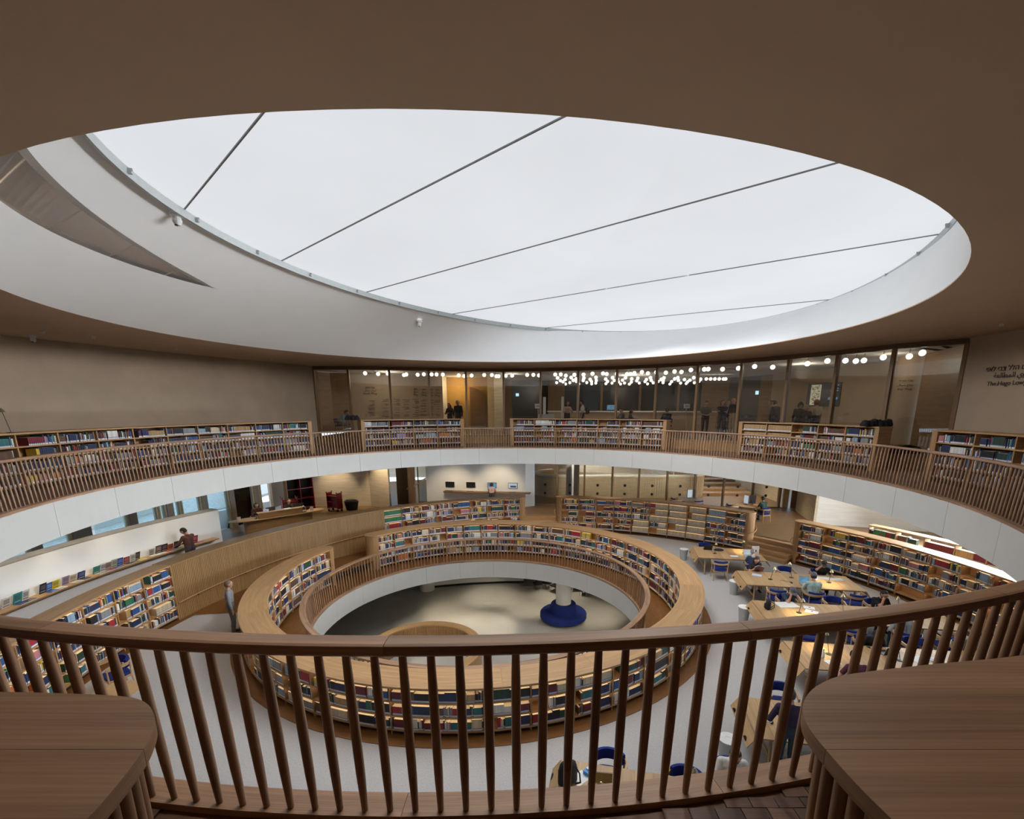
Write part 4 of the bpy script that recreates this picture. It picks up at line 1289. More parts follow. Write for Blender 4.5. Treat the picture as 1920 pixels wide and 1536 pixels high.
for i in range(15):
    fill_row(lc, -0.17, 1, lc.len * i / 15 + 0.02, lc.len * (i + 1) / 15 - 0.02, ZP + 0.085, 0.36, 0.3, 'low', i, 0, 0.5)
    fill_row(lc, -0.17, 1, lc.len * i / 15 + 0.02, lc.len * (i + 1) / 15 - 0.02, 1.185, 0.36, 0.3, 'low', i, 1, 0.9, 'maroon' if i in (2, 3, 4) else None)
lowb = BOOKS[n_before:]
o = bpy.data.objects.new('low_case_books', books_mesh('low_case_books', lowb, (14, 12, 0))); o.location = (14, 12, 0); COL.objects.link(o)
tag(o, 'books filling the low bookcase by the bright window bay', 'books', kind='stuff')

# ---- lowest level
lw = arc(0, 20, 20, 20, 0, 360, side=-1, n=90)
MB().sweep(lw, 0, lw.len, [(0, ZLOW), (0.2, ZLOW), (0.2, 0.6), (0, 0.6)], 1.4).build('wall_lower', 'white_plaster')['kind'] = 'structure'
lb = Path([(-6.4, 27.0), (-4, 27.6), (-1.6, 27.9), (-0.4, 27.9)], side=1)
MB().sweep(lb, 0, lb.len, [(0, ZLOW + 0.16), (0.3, ZLOW + 0.16), (0.3, ZW - 0.8), (0, ZW - 0.8)], 0.6).build('wall_lower_white', 'white_plaster')['kind'] = 'structure'
MB().sweep(lb, 0, lb.len, [(0.06, ZLOW), (0.24, ZLOW), (0.24, ZLOW + 0.16), (0.06, ZLOW + 0.16)], 0.6).build('baseboard_lower', 'black_plastic')['kind'] = 'structure'
MB().lathe([(0.45, 0), (0.45, 3.1)], (-6.35, 26.9, ZLOW), 24).build('column_lower', 'white_plaster', smooth=True)['kind'] = 'structure'
MB().lathe([(0.40, 0), (0.40, 3.1)], (1.75, 22.75, ZLOW), 32).build('column_lower', 'white_plaster', smooth=True)['kind'] = 'structure'
t = empty('blue_ottoman', (1.75, 22.75, ZLOW), label='round royal blue upholstered seat wrapped round a white column', cat='seat')
MB().lathe([(0.42, 0), (0.85, 0), (0.85, 0.16), (0.42, 0.16)], n=40).build('base', 'grey_metal', t, local=True)
MB().lathe([(0.42, 0.16), (1.16, 0.16), (1.22, 0.22), (1.22, 0.40), (1.17, 0.46), (0.60, 0.47), (0.42, 0.47)], n=48).build('seat', 'blue_fabric', t, local=True, smooth=True)
MB().lathe([(0.42, 0.46), (0.70, 0.46), (0.66, 0.90), (0.61, 0.96), (0.42, 0.96)], n=48).build('backrest', 'blue_fabric', t, local=True, smooth=True)
t = empty('round_enclosure', (-4.45, 17.7, ZLOW), label='round oak parapet rising from the lowest floor beneath the void', cat='parapet')
MB().lathe([(2.08, 1.12), (2.45, 1.12), (2.45, 1.18), (2.08, 1.18), (2.08, 1.12)], n=56).build('top_board', 'oak_case', t, local=True)
MB().lathe([(2.40, 0.003), (2.40, 1.12), (2.10, 1.12), (2.10, 0.003), (2.40, 0.003)], n=56).build('body', 'oak_slat', t, local=True)
fm = MB().tube([(0, 0, 0), (0, 0, 1.12)], 0.02, 6).mesh('fin', 'oak_slat')
for i in range(150):
    a = 2 * PI * i / 150
    put('fin', fm, t, (2.08 * math.cos(a), 2.08 * math.sin(a), 0))
def grey_chair(px, py, rz, lb):
    p = un(px, py, z=ZLOW)
    t = empty('lounge_chair', (p[0], p[1], ZLOW), rz, lb, 'chair', 'dark grey chairs on the lowest floor')
    MB().box((0, 0, 0.42), (0.5, 0.48, 0.06)).build('seat', 'black_fabric', t, local=True)
    MB().box((0, -0.23, 0.66), (0.48, 0.05, 0.42)).build('backrest', 'black_fabric', t, local=True)
    for x in (-0.21, 0.21):
        for y in (-0.2, 0.2): MB().tube([(x, y, 0), (x, y, 0.4)], 0.012, 6).build('leg', 'grey_metal', t, local=True)
for px, py, rz, lb in ((1008, 1106, 0.3, 'dark grey chair under the walkway edge, furthest left'), (1027, 1104, -0.4, 'dark grey chair under the walkway edge, second from left'), (1042, 1110, 0.8, 'dark grey chair just left of the white column'),
                       (1078, 1108, 0.2, 'dark grey chair just right of the white column'), (1095, 1116, -0.5, 'dark grey chair under the walkway edge, furthest right')):
    grey_chair(px, py, rz, lb)
hm = MB().box((0, 0, 0.003), (0.72, 0.01, 0.004)).box((0, 0.5, 0.003), (0.72, 0.01, 0.004)).box((-0.36, 0.25, 0.003), (0.01, 0.5, 0.004)).box((0.36, 0.25, 0.003), (0.01, 0.5, 0.004))
o = hm.build('floor_hatch', 'seam_grey', local=True); o.location = (-2.35, 24.6, ZLOW)
tag(o, 'thin square hatch outline in the lowest floor', 'hatch')
for x, y, tx, ty, e in [(-4.6, 22.3, -4.2, 23.6, 300), (-1.6, 22.4, -2.2, 22.0, 330), (0.2, 23.6, 0.0, 24.4, 280), (-8.4, 17.0, -3.2, 18.6, 420), (5.2, 18.5, 2.4, 20.6, 380), (-6.6, 20.4, -5.0, 21.6, 260),
                        (4.0, 23.0, 3.6, 23.4, 240), (-2.4, 25.4, -2.4, 25.9, 240), (2.0, 26.0, 2.0, 26.2, 240), (4.6, 14.6, 0.6, 17.6, 380)]:
    spot((x, y, ZW - 0.86), (tx, ty, ZLOW), e, 74, (1, 0.88, 0.68), 0.8, label='small round spotlight under the walkway, lighting the lowest floor', group='spotlights over the lowest floor')
# downlights under the gallery, along walls and over the raised floor; one added to brighten the staff desk
for x, y, e, tx, ty in [(-11.9, 27.2, 55, -11.9, 28.1), (-9.2, 26.9, 55, -9.0, 27.9), (-4.8, 25.8, 66, -4.8, 28), (-2.0, 25.6, 66, -2.0, 28), (4.4, 26.4, 60, 4.4, 26.0),
                        (7.6, 26.0, 60, 7.6, 25.6), (10.5, 25.2, 60, 10.5, 24.8), (13.4, 25.6, 50, 13.6, 25.4), (-12.6, 24.4, 50, -12.4, 24.0), (-11.6, 20.6, 60, -12.4, 22.2), (-10.0, 24.6, 40, -10.0, 24.6), (1.0, 26.4, 40, 1.0, 26.0)]:
    spot((x, y, ZS - 0.05), (tx, ty, ZP + 0.6), e * 4.5, 74, (1, 0.82, 0.56), 0.7, label='small round spotlight under the gallery, over the raised floor', group='spotlights over the raised floor')
for x, y, tx, ty, tz in [(2.2, 27.6, 2.6, 28.7, 2.2)]:  # spot added to brighten the column
    spot((x, y, ZS - 0.05), (tx, ty, tz), 130, 80, (1, 0.92, 0.78), 0.8, label='added spotlight brightening the white column', group='added column spotlight')
for x in (3.6, 6.4, 9.2):  # spots added to lift the brightness of the ribbed parapet
    spot((x, 29.5, ZS - 0.05), (x, 30.9, 1.6), 260, 84, (1, 0.92, 0.74), 0.8, label='added ceiling spotlight brightening the ribbed stair parapet', group='added parapet washers')
for x, y in [(4.5, 32.8), (8.5, 33.8), (13.4, 30.0), (2, 36), (7, 38)]:
    spot((x, y, ZS - 0.05), (x, y, ZP), 620, 120, (1, 0.90, 0.70), 0.8, label='ceiling spotlight behind the glass partition', group='spotlights behind the partition')

# ================================================================== LOBBY BEHIND THE GALLERY GLASS
gl = Path(GL, side=1)                       # left to right; n > 0 into the lobby
w5 = tag(empty('window_5', (*GL[5], ZL), kind='structure'), label='tall curved glass wall in oak frames between gallery and lobby')
for i, p in enumerate(GL):
    a = math.atan2(GL[min(i + 1, len(GL) - 1)][1] - GL[max(i - 1, 0)][1], GL[min(i + 1, len(GL) - 1)][0] - GL[max(i - 1, 0)][0])
    MB().box((p[0], p[1], (ZU + 8.5) / 2), (0.10, 0.16, 8.5 - ZU), a).build('mullion', 'oak_panel', w5)
    if i < len(GL) - 1:
        q = GL[i + 1]
        l = math.hypot(q[0] - p[0], q[1] - p[1]); b = math.atan2(q[1] - p[1], q[0] - p[0])
        c = ((p[0] + q[0]) / 2, (p[1] + q[1]) / 2)
        MB().box((*c, (ZL + 8.45) / 2), (l - 0.1, 0.014, 8.45 - ZL), b).build('pane', 'pane_glass', w5)
        MB().box((*c, 8.52), (l + 0.02, 0.18, 0.15), b).build('head', 'oak_dark', w5)
MB().sweep(gl, 0, gl.len, [(-0.45, ZL - 0.08), (15, ZL - 0.08), (15, ZL), (-0.45, ZL)], 0.8).build('floor_lobby', 'oak_panel')['kind'] = 'structure'
rs_ = tag(empty('trim_4', (*gl.pt(gl.len / 2, -0.42), ZU), kind='structure'), label='slatted oak riser below the lobby floor')
MB().sweep(gl, 0, gl.len, [(-0.42, ZU), (-0.38, ZU), (-0.38, ZL - 0.02), (-0.42, ZL - 0.02)], 0.4, vert_grain=True).build('board', 'oak_slat', rs_)
rr = MB(); k = int(gl.len / 0.11)
for i in range(k):
    a = gl.len * i / k
    rr.sweep(gl, a + 0.01, a + 0.08, [(-0.44, ZU), (-0.42, ZU), (-0.42, ZL - 0.03), (-0.44, ZL - 0.03)], 1.0, vert_grain=True)
tag(rr.build('slats', 'oak_slat', rs_), kind='stuff')
MB().sweep(gl, 0, gl.len, [(0.10, 8.57), (16, 8.57), (16, 8.59), (0.10, 8.59)], 0.8).build('ceiling_lobby', 'white_plaster')['kind'] = 'structure'
def lpx(px, Y):
    p = un(px, 740, Y=Y); return (p[0], p[1])
def lwall(name, segs, mat, side=1, z1=8.57):
    return wall(name, [lpx(*s) for s in segs], ZL, z1, mat, th=0.15, side=side)
lwall('wall_lobby_oak', [(588, 23.5), (600, 26.6), (656, 27.2)], 'oak_panel')
wt = lwall('wall_lobby_text', [(656, 27.2), (830, 29.6)], 'beige_plaster')
lwall('wall_lobby_pale', [(830, 29.6), (838, 31.0)], 'white_plaster')
lwall('wall_lobby_niche', [(838, 31.0), (914, 31.2)], 'niche_ochre')
lwall('wall_lobby_stone', [(914, 29.5), (928, 28.7), (945, 29.2)], 'stone')
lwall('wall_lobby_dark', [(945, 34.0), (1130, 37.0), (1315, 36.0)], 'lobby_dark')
lwall('wall_lobby_oak_right', [(1315, 33.5), (1366, 32.0)], 'oak_panel')
lwall('wall_lobby_grey', [(1366, 31.5), (1424, 29.5)], 'lobby_grey')
lwall('wall_lobby_oak_slim', [(1424, 29.0), (1446, 28.2)], 'oak_panel')
wq = lwall('wall_lobby_beige', [(1446, 27.6), (1560, 23.6), (1680, 20.0)], 'beige_plaster')
lwall('wall_lobby_oak_end', [(1722, 17.6), (1818, 14.2)], 'oak_panel')
MB().lathe([(0.55, 0), (0.55, 8.57 - ZL)], (*lpx(1706, 18.3), ZL), 32).build('column_lobby', 'beige_plaster', smooth=True)['kind'] = 'structure'
for px, Y, w in ((952, 33.5, 0.6), (1043, 34.5, 1.2)):
    MB().box((*lpx(px, Y), (ZL + 8.57) / 2), (w, 0.1, 8.57 - ZL)).build('wall_lobby_panel', 'oak_panel')['kind'] = 'structure'
for px in (1128, 1200, 1272):
    MB().box((*lpx(px, 35.2), (ZL + 8.4) / 2), (0.16, 0.12, 8.4 - ZL)).build('wall_lobby_post', 'oak_panel')['kind'] = 'structure'
# arched opening in the ochre niche
x0, y0 = lpx(881, 31.05); x1, _ = lpx(911, 31.05)
ar = [(x0, ZL), (x1, ZL), (x1, 7.0)] + [(x0 + (x1 - x0) * math.cos(R(a)), 7.0 + 0.95 * math.sin(R(a))) for a in range(10, 91, 10)]
m = MB(); m.quad([(x, y0 - 0.03, z) for x, z in ar]); m.quad([(x, y0, z) for x, z in reversed(ar)])
for i in range(len(ar)):
    a, b = ar[i], ar[(i + 1) % len(ar)]
    m.quad([(a[0], y0 - 0.03, a[1]), (a[0], y0, a[1]), (b[0], y0, b[1]), (b[0], y0 - 0.03, b[1])])
tag(m.build('door_4', 'oak_dark'), label='arched opening in the ochre lobby niche', kind='structure')
add_light('niche_lamp', 'POINT', (*lpx(860, 30.2), 7.9), 60, (1, 0.72, 0.35), shadow_soft_size=0.1)
# counter
cp = Path([lpx(1034, 31.5), lpx(1060, 30.3), lpx(1150, 30.0), lpx(1260, 29.6), lpx(1345, 29.0)], side=1)
t = empty('lobby_counter', (*cp.pt(cp.len / 2), ZL), label='long pale lobby counter beyond the glass, below the lamp cluster', cat='counter')
MB().sweep(cp, 0, cp.len, [(-0.35, 6.38), (0.45, 6.38), (0.45, 6.45), (-0.35, 6.45)], 0.5).build('top', 'white_plaster', t)
MB().sweep(cp, 0, cp.len, [(-0.25, ZL), (0.35, ZL), (0.35, 6.38), (-0.25, 6.38)], 0.5).build('body', 'beige_plaster', t)
# pillars, signs, screens in the lobby
def lob(name, label, cat, px, Y, z0, size, mat, rz=0, group=None):
    p = lpx(px, Y)
    return tag(MB().box((p[0], p[1], z0 + size[2] / 2), size, rz).build(name, mat), label, cat, group)
lob('kiosk_pillar', 'slim white kiosk pillar nearest the lobby counter end', 'pillar', 1021, 27.0, ZL, (0.16, 0.12, 1.95), 'white_plastic')
lob('kiosk_pillar', 'slim white kiosk pillar in front of the dark lobby panel', 'pillar', 1055, 28.6, ZL, (0.14, 0.12, 2.0), 'white_plastic')
lob('check_in_desk', 'small grey check-in desk beside the white kiosk pillar', 'desk', 1024, 26.6, ZL, (0.9, 0.4, 1.0), 'grey_metal')
def stand_sign(px, Y, label):
    p = lpx(px, Y)
    t = empty('stand_sign', (p[0], p[1], ZL), label=label, cat='sign')
    MB().box((0, 0, 0.7), (0.05, 0.04, 1.4)).box((0, 0, 0.01), (0.3, 0.25, 0.02)).build('stand', 'grey_metal', t, local=True)
    MB().box((0, -0.03, 1.45), (0.36, 0.02, 0.26)).build('board', 'white_plastic', t, local=True)
    MB().box((0, -0.042, 1.47), (0.24, 0.004, 0.03)).box((0, -0.042, 1.42), (0.2, 0.004, 0.02)).build('print', 'fine_ink', t, local=True)
stand_sign(1009, 26.4, 'pale notice on a stand left of the white kiosk pillar')
stand_sign(1289, 28.2, 'white notice on a stand at the right end of the lobby counter')
lob('exit_sign', 'small glowing blue exit sign on the dark left lobby wall', 'sign', 970, 34.1, 7.45, (0.22, 0.05, 0.2), 'exit_glow')
lob('exit_sign', 'small glowing blue exit sign on the grey right lobby wall', 'sign', 1419, 29.55, 7.45, (0.18, 0.05, 0.22), 'exit_glow')
p = lpx(1146, 29.4)
t = empty('desk_monitor', (p[0], p[1], 6.45), label='glowing blue monitor standing on the lobby counter', cat='monitor')
MB().box((0, 0, 0.22), (0.46, 0.03, 0.3)).build('screen', 'screen_blue', t, local=True)
MB().box((0, 0.02, 0.06), (0.06, 0.04, 0.12)).build('stand', 'black_plastic', t, local=True)
# wall screen on the beige wall
A, Bq = np.array(lpx(1446, 27.6)), np.array(lpx(1560, 23.6))
B2, C2 = np.array(lpx(1560, 23.6)), np.array(lpx(1680, 20.0))
d = (Bq - A) / np.linalg.norm(Bq - A); nrm = np.array([d[1], -d[0]])
best = min(((abs(px_of(tuple(A + d * u), 7.2)[0] - 1546), u) for u in [i * 0.02 for i in range(300)]))[1]
c = A + d * best + nrm * 0.09
t = empty('wall_screen', (c[0], c[1], 6.72), math.atan2(d[1], d[0]), 'large dark wall screen showing a printed page, seen through the glass', 'screen')
MB().box((0, 0, 0.58), (2.0, 0.06, 1.15)).build('frame', 'black_plastic', t, local=True)
MB().box((-0.45, -0.034, 0.58), (0.62, 0.006, 1.0)).build('page', 'screen_page', t, local=True)
pt_ = MB(); rp = random.Random(3)
for i in range(120):
    pt_.box((-0.45 + rp.uniform(-0.26, 0.26), -0.039, 0.12 + rp.random() * 0.92), (rp.uniform(0.02, 0.09), 0.002, rp.uniform(0.012, 0.035)))
pt_.build('print', 'ink', t, local=True)
pt_ = MB()
for zz, n_, w in ((1.02, 1, 0.12), (0.86, 2, 0.1), (0.76, 4, 0.1), (0.42, 4, 0.12), (0.36, 4, 0.12)):
    for i in range(n_): pt_.box((0.82 - i * (w + 0.02), -0.034, zz), (w, 0.004, 0.045))
pt_.build('caption', 'screen_ink', t, local=True)
# lettering on the lobby walls
def wall_text(name, body, size, mat, pos, dirx, parent, align='LEFT'):
    me = text_mesh(name, body, size, mat, align)
    ex = Vector((dirx[0], dirx[1], 0)).normalized(); ez = ex.cross(Vector((0, 0, 1)))
    M = Matrix(((ex.x, 0, ez.x), (ex.y, 0, ez.y), (0, 1, 0)))
    o = bpy.data.objects.new(name, me); COL.objects.link(o)
    o.parent = parent
    o.matrix_world = Matrix.Translation(Vector(pos)) @ M.to_4x4()
    w = world_loc(parent)
    o.location = Vector(pos) - w; o.rotation_euler = M.to_euler()
    return o
A, Bq = np.array(lpx(656, 27.2)), np.array(lpx(830, 29.6)); d = (Bq - A) / np.linalg.norm(Bq - A); nrm = np.array([d[1], -d[0]])
def on_text_wall(px, z, off=0.02):
    u = min(((abs(px_of(tuple(A + d * v), z)[0] - px), v) for v in [i * 0.02 for i in range(330)]))[1]
    q = A + d * u + nrm * off
    return (q[0], q[1], z)
AR = '\ufede\ufe8e\ufee4\ufeb7 \ufea1\ufe8e\ufee8\ufe9f'
for px, z in ((694, 7.75), (779, 7.72), (795, 7.70), (807, 7.70), (820, 7.68)):
    wide = px == 694
    for k, body in enumerate(('\u05df\u05d5\u05e4\u05e6 \u05e3\u05d2\u05d0', AR, 'North Wing') if wide else ('\u05df\u05d5\u05e4\u05e6', '\ufede\ufe8e\ufee4\ufeb7', 'Wing')):
        q = on_text_wall(px, z - k * 0.17)
        wall_text('lettering', body, 0.15 if wide else 0.13, 'ink', q, d, wt, 'CENTER')
rl = random.Random(9)
fine = MB()
for px, zt in ((696, 7.05), (722, 7.15), (743, 7.15), (761, 7.12), (779, 7.15), (793, 7.12), (807, 7.1), (819, 7.1)):
    z = zt
    while z > 6.15:
        for k in range(rl.randint(1, 3)):
            w = rl.uniform(0.15, 0.42)
            q = on_text_wall(px, z)
            fine.box((q[0] - d[0] * w / 2 + d[0] * 0.2, q[1] - d[1] * w / 2 + d[1] * 0.2, z), (w, 0.01, 0.022), math.atan2(d[1], d[0]))
            z -= 0.06
        z -= rl.uniform(0.04, 0.12)
fine.build('name_list', 'fine_ink', wt)
wr_ = bpy.data.objects['wall_right']
col_l = bpy.data.objects['column_lobby']
cc = lpx(1706, 18.3); dd = np.array(cc) / np.linalg.norm(cc)
lp = (cc[0] - dd[0] * 0.58, cc[1] - dd[1] * 0.58); tx = (dd[1], -dd[0])
for k, body in enumerate(('\u05d7\u05e8\u05d6\u05de \u05e3\u05d2\u05d0', AR, 'East Wing')):
    wall_text('lettering', body, 0.105, 'ink', (lp[0] - tx[0] * 0.18, lp[1] - tx[1] * 0.18, 7.62 - k * 0.15), tx, col_l, 'CENTER')
tw_x = 12.27
def rtext(body, px, z, size):
    Y = min((abs(px_of((tw_x, y), z)[0] - px), y) for y in [9 + i * 0.005 for i in range(1000)])[1]
    wall_text('lettering', body, size, 'ink', (tw_x - 0.03, Y, z), (0, -1), wr_)
rtext('\u05d9\u05d5\u05d0\u05dc \u05d9\u05d1\u05e6 \u05dc\u05dc\u05d4 \u05dd\u05e9 \u05dc\u05e2 \u05d4\u05d0\u05d9\u05e8\u05e7\u05d4 \u05dd\u05dc\u05d5\u05d0', 1850, 7.62, 0.17)
rtext('\ufe94\ufecc\ufedf\ufe8e\ufec4\ufee4\ufedf\ufedf \ufef1\ufeee\ufedf \ufef2\ufed4\ufeb4\ufe97 \ufede\ufee0\ufef4\ufeeb \ufe94\ufecb\ufe8e\ufed7', 1864, 7.45, 0.17)
rtext('The Hugo Lowy Reading Hall', 1852, 7.25, 0.155)

# ---- globe lamps under the lobby ceiling
gm = MB()
gm.lathe([(0.0001, -0.095), (0.042, -0.085), (0.075, -0.058), (0.094, -0.015), (0.094, 0.015), (0.075, 0.058), (0.042, 0.085), (0.0001, 0.095)], n=14)
gme = gm.mesh('globe', 'globe_glow', smooth=True)
gst = MB().tube([(0, 0, 0.08), (0, 0, 0.245)], 0.012, 6).mesh('stem', 'brass')
def globe(p, z, label, group):
    t = empty('globe_lamp', (p[0], p[1], z), label=label, cat='lamp', group=group)
    put('globe', gme, t); o = put('stem', gst, t)
    return t
row = [684, 709, 727, 757, 762, 783, 795, 809, 819, 830, 860, 871, 884, 908, 922, 930, 935, 948, 961, 988, 1000, 1010, 1041, 1051, 1061, 1077, 1094, 1111, 1130, 1138, 1156, 1175, 1183, 1190, 1203, 1215, 1231, 1248, 1264, 1277, 1295, 1320, 1328, 1354, 1384, 1414, 1449, 1514, 1551, 1584, 1604, 1620, 1655, 1705, 1730]
rg = random.Random(4)
for px in row:
    n = rg.choice([0.45, 0.9, 1.4])
    s = s_at_px(gl, n, 8.3, px, 0.0, 1.0)
    globe(gl.pt(s, n), 8.32, 'clear globe lamp in the loose row just behind the glass wall', 'globe lamps behind the glass')
for j, Y in enumerate([27.4, 28.8, 30.2, 31.6, 33.0, 34.4]):
    for i in range(11):
        px = 1046 + (i + 0.5 * (j % 2)) * 25 + rg.uniform(-5, 5)
        if px > 1312: continue
        p = lpx(px, Y + rg.uniform(-0.4, 0.4))
        globe(p, 8.32, 'globe lamp in the dense cluster over the lobby counter', 'globe lamp cluster')
for px in (1322, 1330, 1338, 1346, 1354, 1358):
    globe(lpx(px, 28.5), 8.32, 'globe lamp in the dense cluster over the lobby counter', 'globe lamp cluster')
for px, Y, e in ((730, 26.4, 45), (1180, 29, 80), (1500, 21.5, 45), (960, 28, 30), (1660, 17.5, 20)):
    add_light('lobby_lamp_light', 'POINT', (*lpx(px, Y), 8.2), e, (1, 0.88, 0.7), shadow_soft_size=0.3)
# small ceiling fittings of the gallery and the shaft
def cam_dev(loc, label, s=1.0):
    t = empty('ceiling_camera', loc, label=label, cat='camera')
    MB().lathe([(0.07 * s, 0.0), (0.07 * s, -0.04 * s), (0.045 * s, -0.05 * s)], n=14).build('mount', 'white_plastic', t, local=True)
    MB().lathe([(0.04 * s, -0.05 * s), (0.05 * s, -0.10 * s), (0.03 * s, -0.14 * s)], n=14).build('body', 'white_plastic', t, local=True)
    MB().lathe([(0.018 * s, -0.135 * s), (0.018 * s, -0.15 * s)], (0, -0.02 * s, 0), n=10).build('lens', 'black_plastic', t, local=True)
    return t
cam_dev((*un(60, 628, z=8.6)[:2], 8.6), 'small white ceiling camera above the plain beige wall', 1.3)
cam_dev((*un(175, 630, z=8.6)[:2], 8.6), 'small white smoke detector on the ceiling beside the beige wall', 0.7)
for (px, py), lb in (((325, 397), 'white security camera on the shaft below the first skylight seam'), ((784, 601), 'white security camera low on the shaft above the gallery glass')):
    h = shaft_hit(px, py)
    if h:
        cam_dev(shaft_pt(h[0], h[1], -0.02), lb, 1.6)

# added spots brightening side walls, near rail and cabinets; the near ones hide in the shaft
for (x, y, tx, ty, tz, e, lb) in [(-13.0, 9.0, -14.8, 9.6, 6.6, 5, 'added ceiling spotlight brightening the beige wall, outermost of the row'), (-12.4, 12.5, -14.0, 13.0, 6.6, 5, 'added ceiling spotlight brightening the beige wall, second of the row'),
                                  (-11.6, 16.0, -13.0, 16.8, 6.6, 5, 'added ceiling spotlight brightening the beige wall, third of the row'), (-10.4, 19.5, -12.0, 20.0, 6.6, 5, 'added ceiling spotlight brightening the beige wall, nearest the glass'),
                                  (11.0, 11.5, 12.2, 11.4, 6.8, 14, 'added ceiling spotlight brightening the lettered wall'), (11.0, 8.5, 12.2, 8.4, 6.8, 14, 'added ceiling spotlight beyond the lettered wall'),
                                  (-1.6, 4.12, -1.2, 0.9, 6.0, 75, 'added hidden spotlight over the near rail, left of the viewpoint'), (1.2, 4.42, 1.2, 0.9, 6.0, 155, 'added hidden spotlight over the near rail, right of the viewpoint'), (-0.3, 4.12, -0.2, 1.4, 5.6, 165, 'added hidden spotlight over the near rail, straight ahead')]:
    spot((x, y, ZC - 0.06 if 'viewpoint' not in lb and 'straight' not in lb else 9.02), (tx, ty, tz), e, 110, (1, 0.86, 0.72), 0.9, label=lb, size=0.12, group='added gallery spotlights', lens='white_plastic')

# ================================================================== FURNITURE ON THE READING FLOOR
# ---- armchair with curved oak back rail and blue pads (faces +Y)
def make_chair():
    t = empty('armchair')
    def part(mb, name, mat, smooth=True): return mb.build(name, mat, t, smooth=smooth, local=True)
    for x, y, lx, ly in ((-0.24, 0.22, -0.27, 0.25), (0.24, 0.22, 0.27, 0.25), (-0.24, -0.20, -0.26, -0.25), (0.24, -0.20, 0.26, -0.25)):
        part(MB().tube([(lx, ly, 0), (x * 1.02, y * 1.02, 0.40), (x * 1.06, y * 1.06, 0.66 if y > 0 else 0.70)], [0.014, 0.02, 0.016], 8), 'leg', 'oak_table')
    seat = [(0.27 * math.copysign(abs(math.cos(a)) ** 0.6, math.cos(a)), 0.01 + 0.25 * math.copysign(abs(math.sin(a)) ** 0.6, math.sin(a))) for a in [2 * PI * i / 24 for i in range(24)]]
    m = MB(); rows = [(0.96, 0.405), (1.0, 0.42), (1.0, 0.445), (0.93, 0.465), (0.5, 0.475)]
    rings = [[(x * k, y * k, z) for x, y in seat] for k, z in rows]
    for a, b in zip(rings[:-1], rings[1:]):
        for i in range(24): m.quad([a[i], a[(i + 1) % 24], b[(i + 1) % 24], b[i]])
    m.quad(rings[-1]); m.quad(list(reversed(rings[0])))
    part(m, 'seat', 'blue_fabric')
    part(MB().box((0, 0.235, 0.385), (0.48, 0.022, 0.05)).box((0, -0.21, 0.385), (0.46, 0.022, 0.05)).box((-0.245, 0.01, 0.385), (0.022, 0.44, 0.05)).box((0.245, 0.01, 0.385), (0.022, 0.44, 0.05)), 'seat_frame', 'oak_table', False)
    rail = Path([(0.30 * math.cos(R(a)), 0.02 + 0.31 * math.sin(R(a))) for a in range(180 - 38, 361 + 38, 8)], side=1)
    rail = Path([(-0.265, 0.26)] + [(0.30 * math.cos(R(a)), -0.02 + 0.26 * math.sin(R(a))) for a in range(180, 361, 10)] + [(0.265, 0.26)], side=1)
    part(MB().sweep(rail, 0, rail.len, [(-0.018, 0.665), (0.018, 0.665), (0.018, 0.735), (-0.018, 0.735)], 0.05), 'back_rail', 'oak_table')
    pad = Path([(0.275 * math.cos(R(a)), -0.02 + 0.235 * math.sin(R(a))) for a in range(208, 333, 8)], side=1)
    part(MB().sweep(pad, 0, pad.len, [(-0.022, 0.60), (0.03, 0.60), (0.036, 0.70), (0.03, 0.80), (-0.022, 0.80), (-0.030, 0.70)], 0.04), 'back_pad', 'blue_fabric')
    return t
CH0 = make_chair(); CH_USED = [False]
def chair(loc, rz, label, group='blue and oak armchairs at the reading tables'):
    if CH_USED[0]: c = copy_tree(CH0)
    else: c = CH0; CH_USED[0] = True
    c.location = loc; c.rotation_euler = (0, 0, rz)
    tag(c, label, 'chair', group)
    return c

# ---- brass reading lamp (local: base at origin, head leans to +Y)
def lamp(loc, rz, label, lit=False, lean=0.16):
    t = empty('table_lamp', loc, rz, label, 'lamp', 'brass reading lamps')
    MB().lathe([(0.075, 0), (0.075, 0.008), (0.012, 0.016)], n=18).build('base', 'black_metal', t, local=True)
    MB().tube([(0, 0, 0.01), (0, lean * 0.55, 0.26), (0, lean, 0.46)], 0.006, 6).build('stem', 'black_metal', t, local=True)
    MB().lathe([(0.012, 0.075), (0.022, 0.06), (0.065, -0.01), (0.062, -0.012), (0.018, 0.05)], (0, lean + 0.02, 0.45), n=16).build('shade', 'brass', t, local=True, smooth=True)
    if lit:
        MB().lathe([(0.016, 0.0), (0.016, 0.03)], (0, lean + 0.02, 0.455), n=8).build('bulb', 'downlight_glow', t, local=True)
        add_light('bulb_light', 'SPOT', (0, lean + 0.02, 0.43), 24, (1, 0.76, 0.38), parent=t, spot_size=R(120), spot_blend=0.6, shadow_soft_size=0.02)
    return t

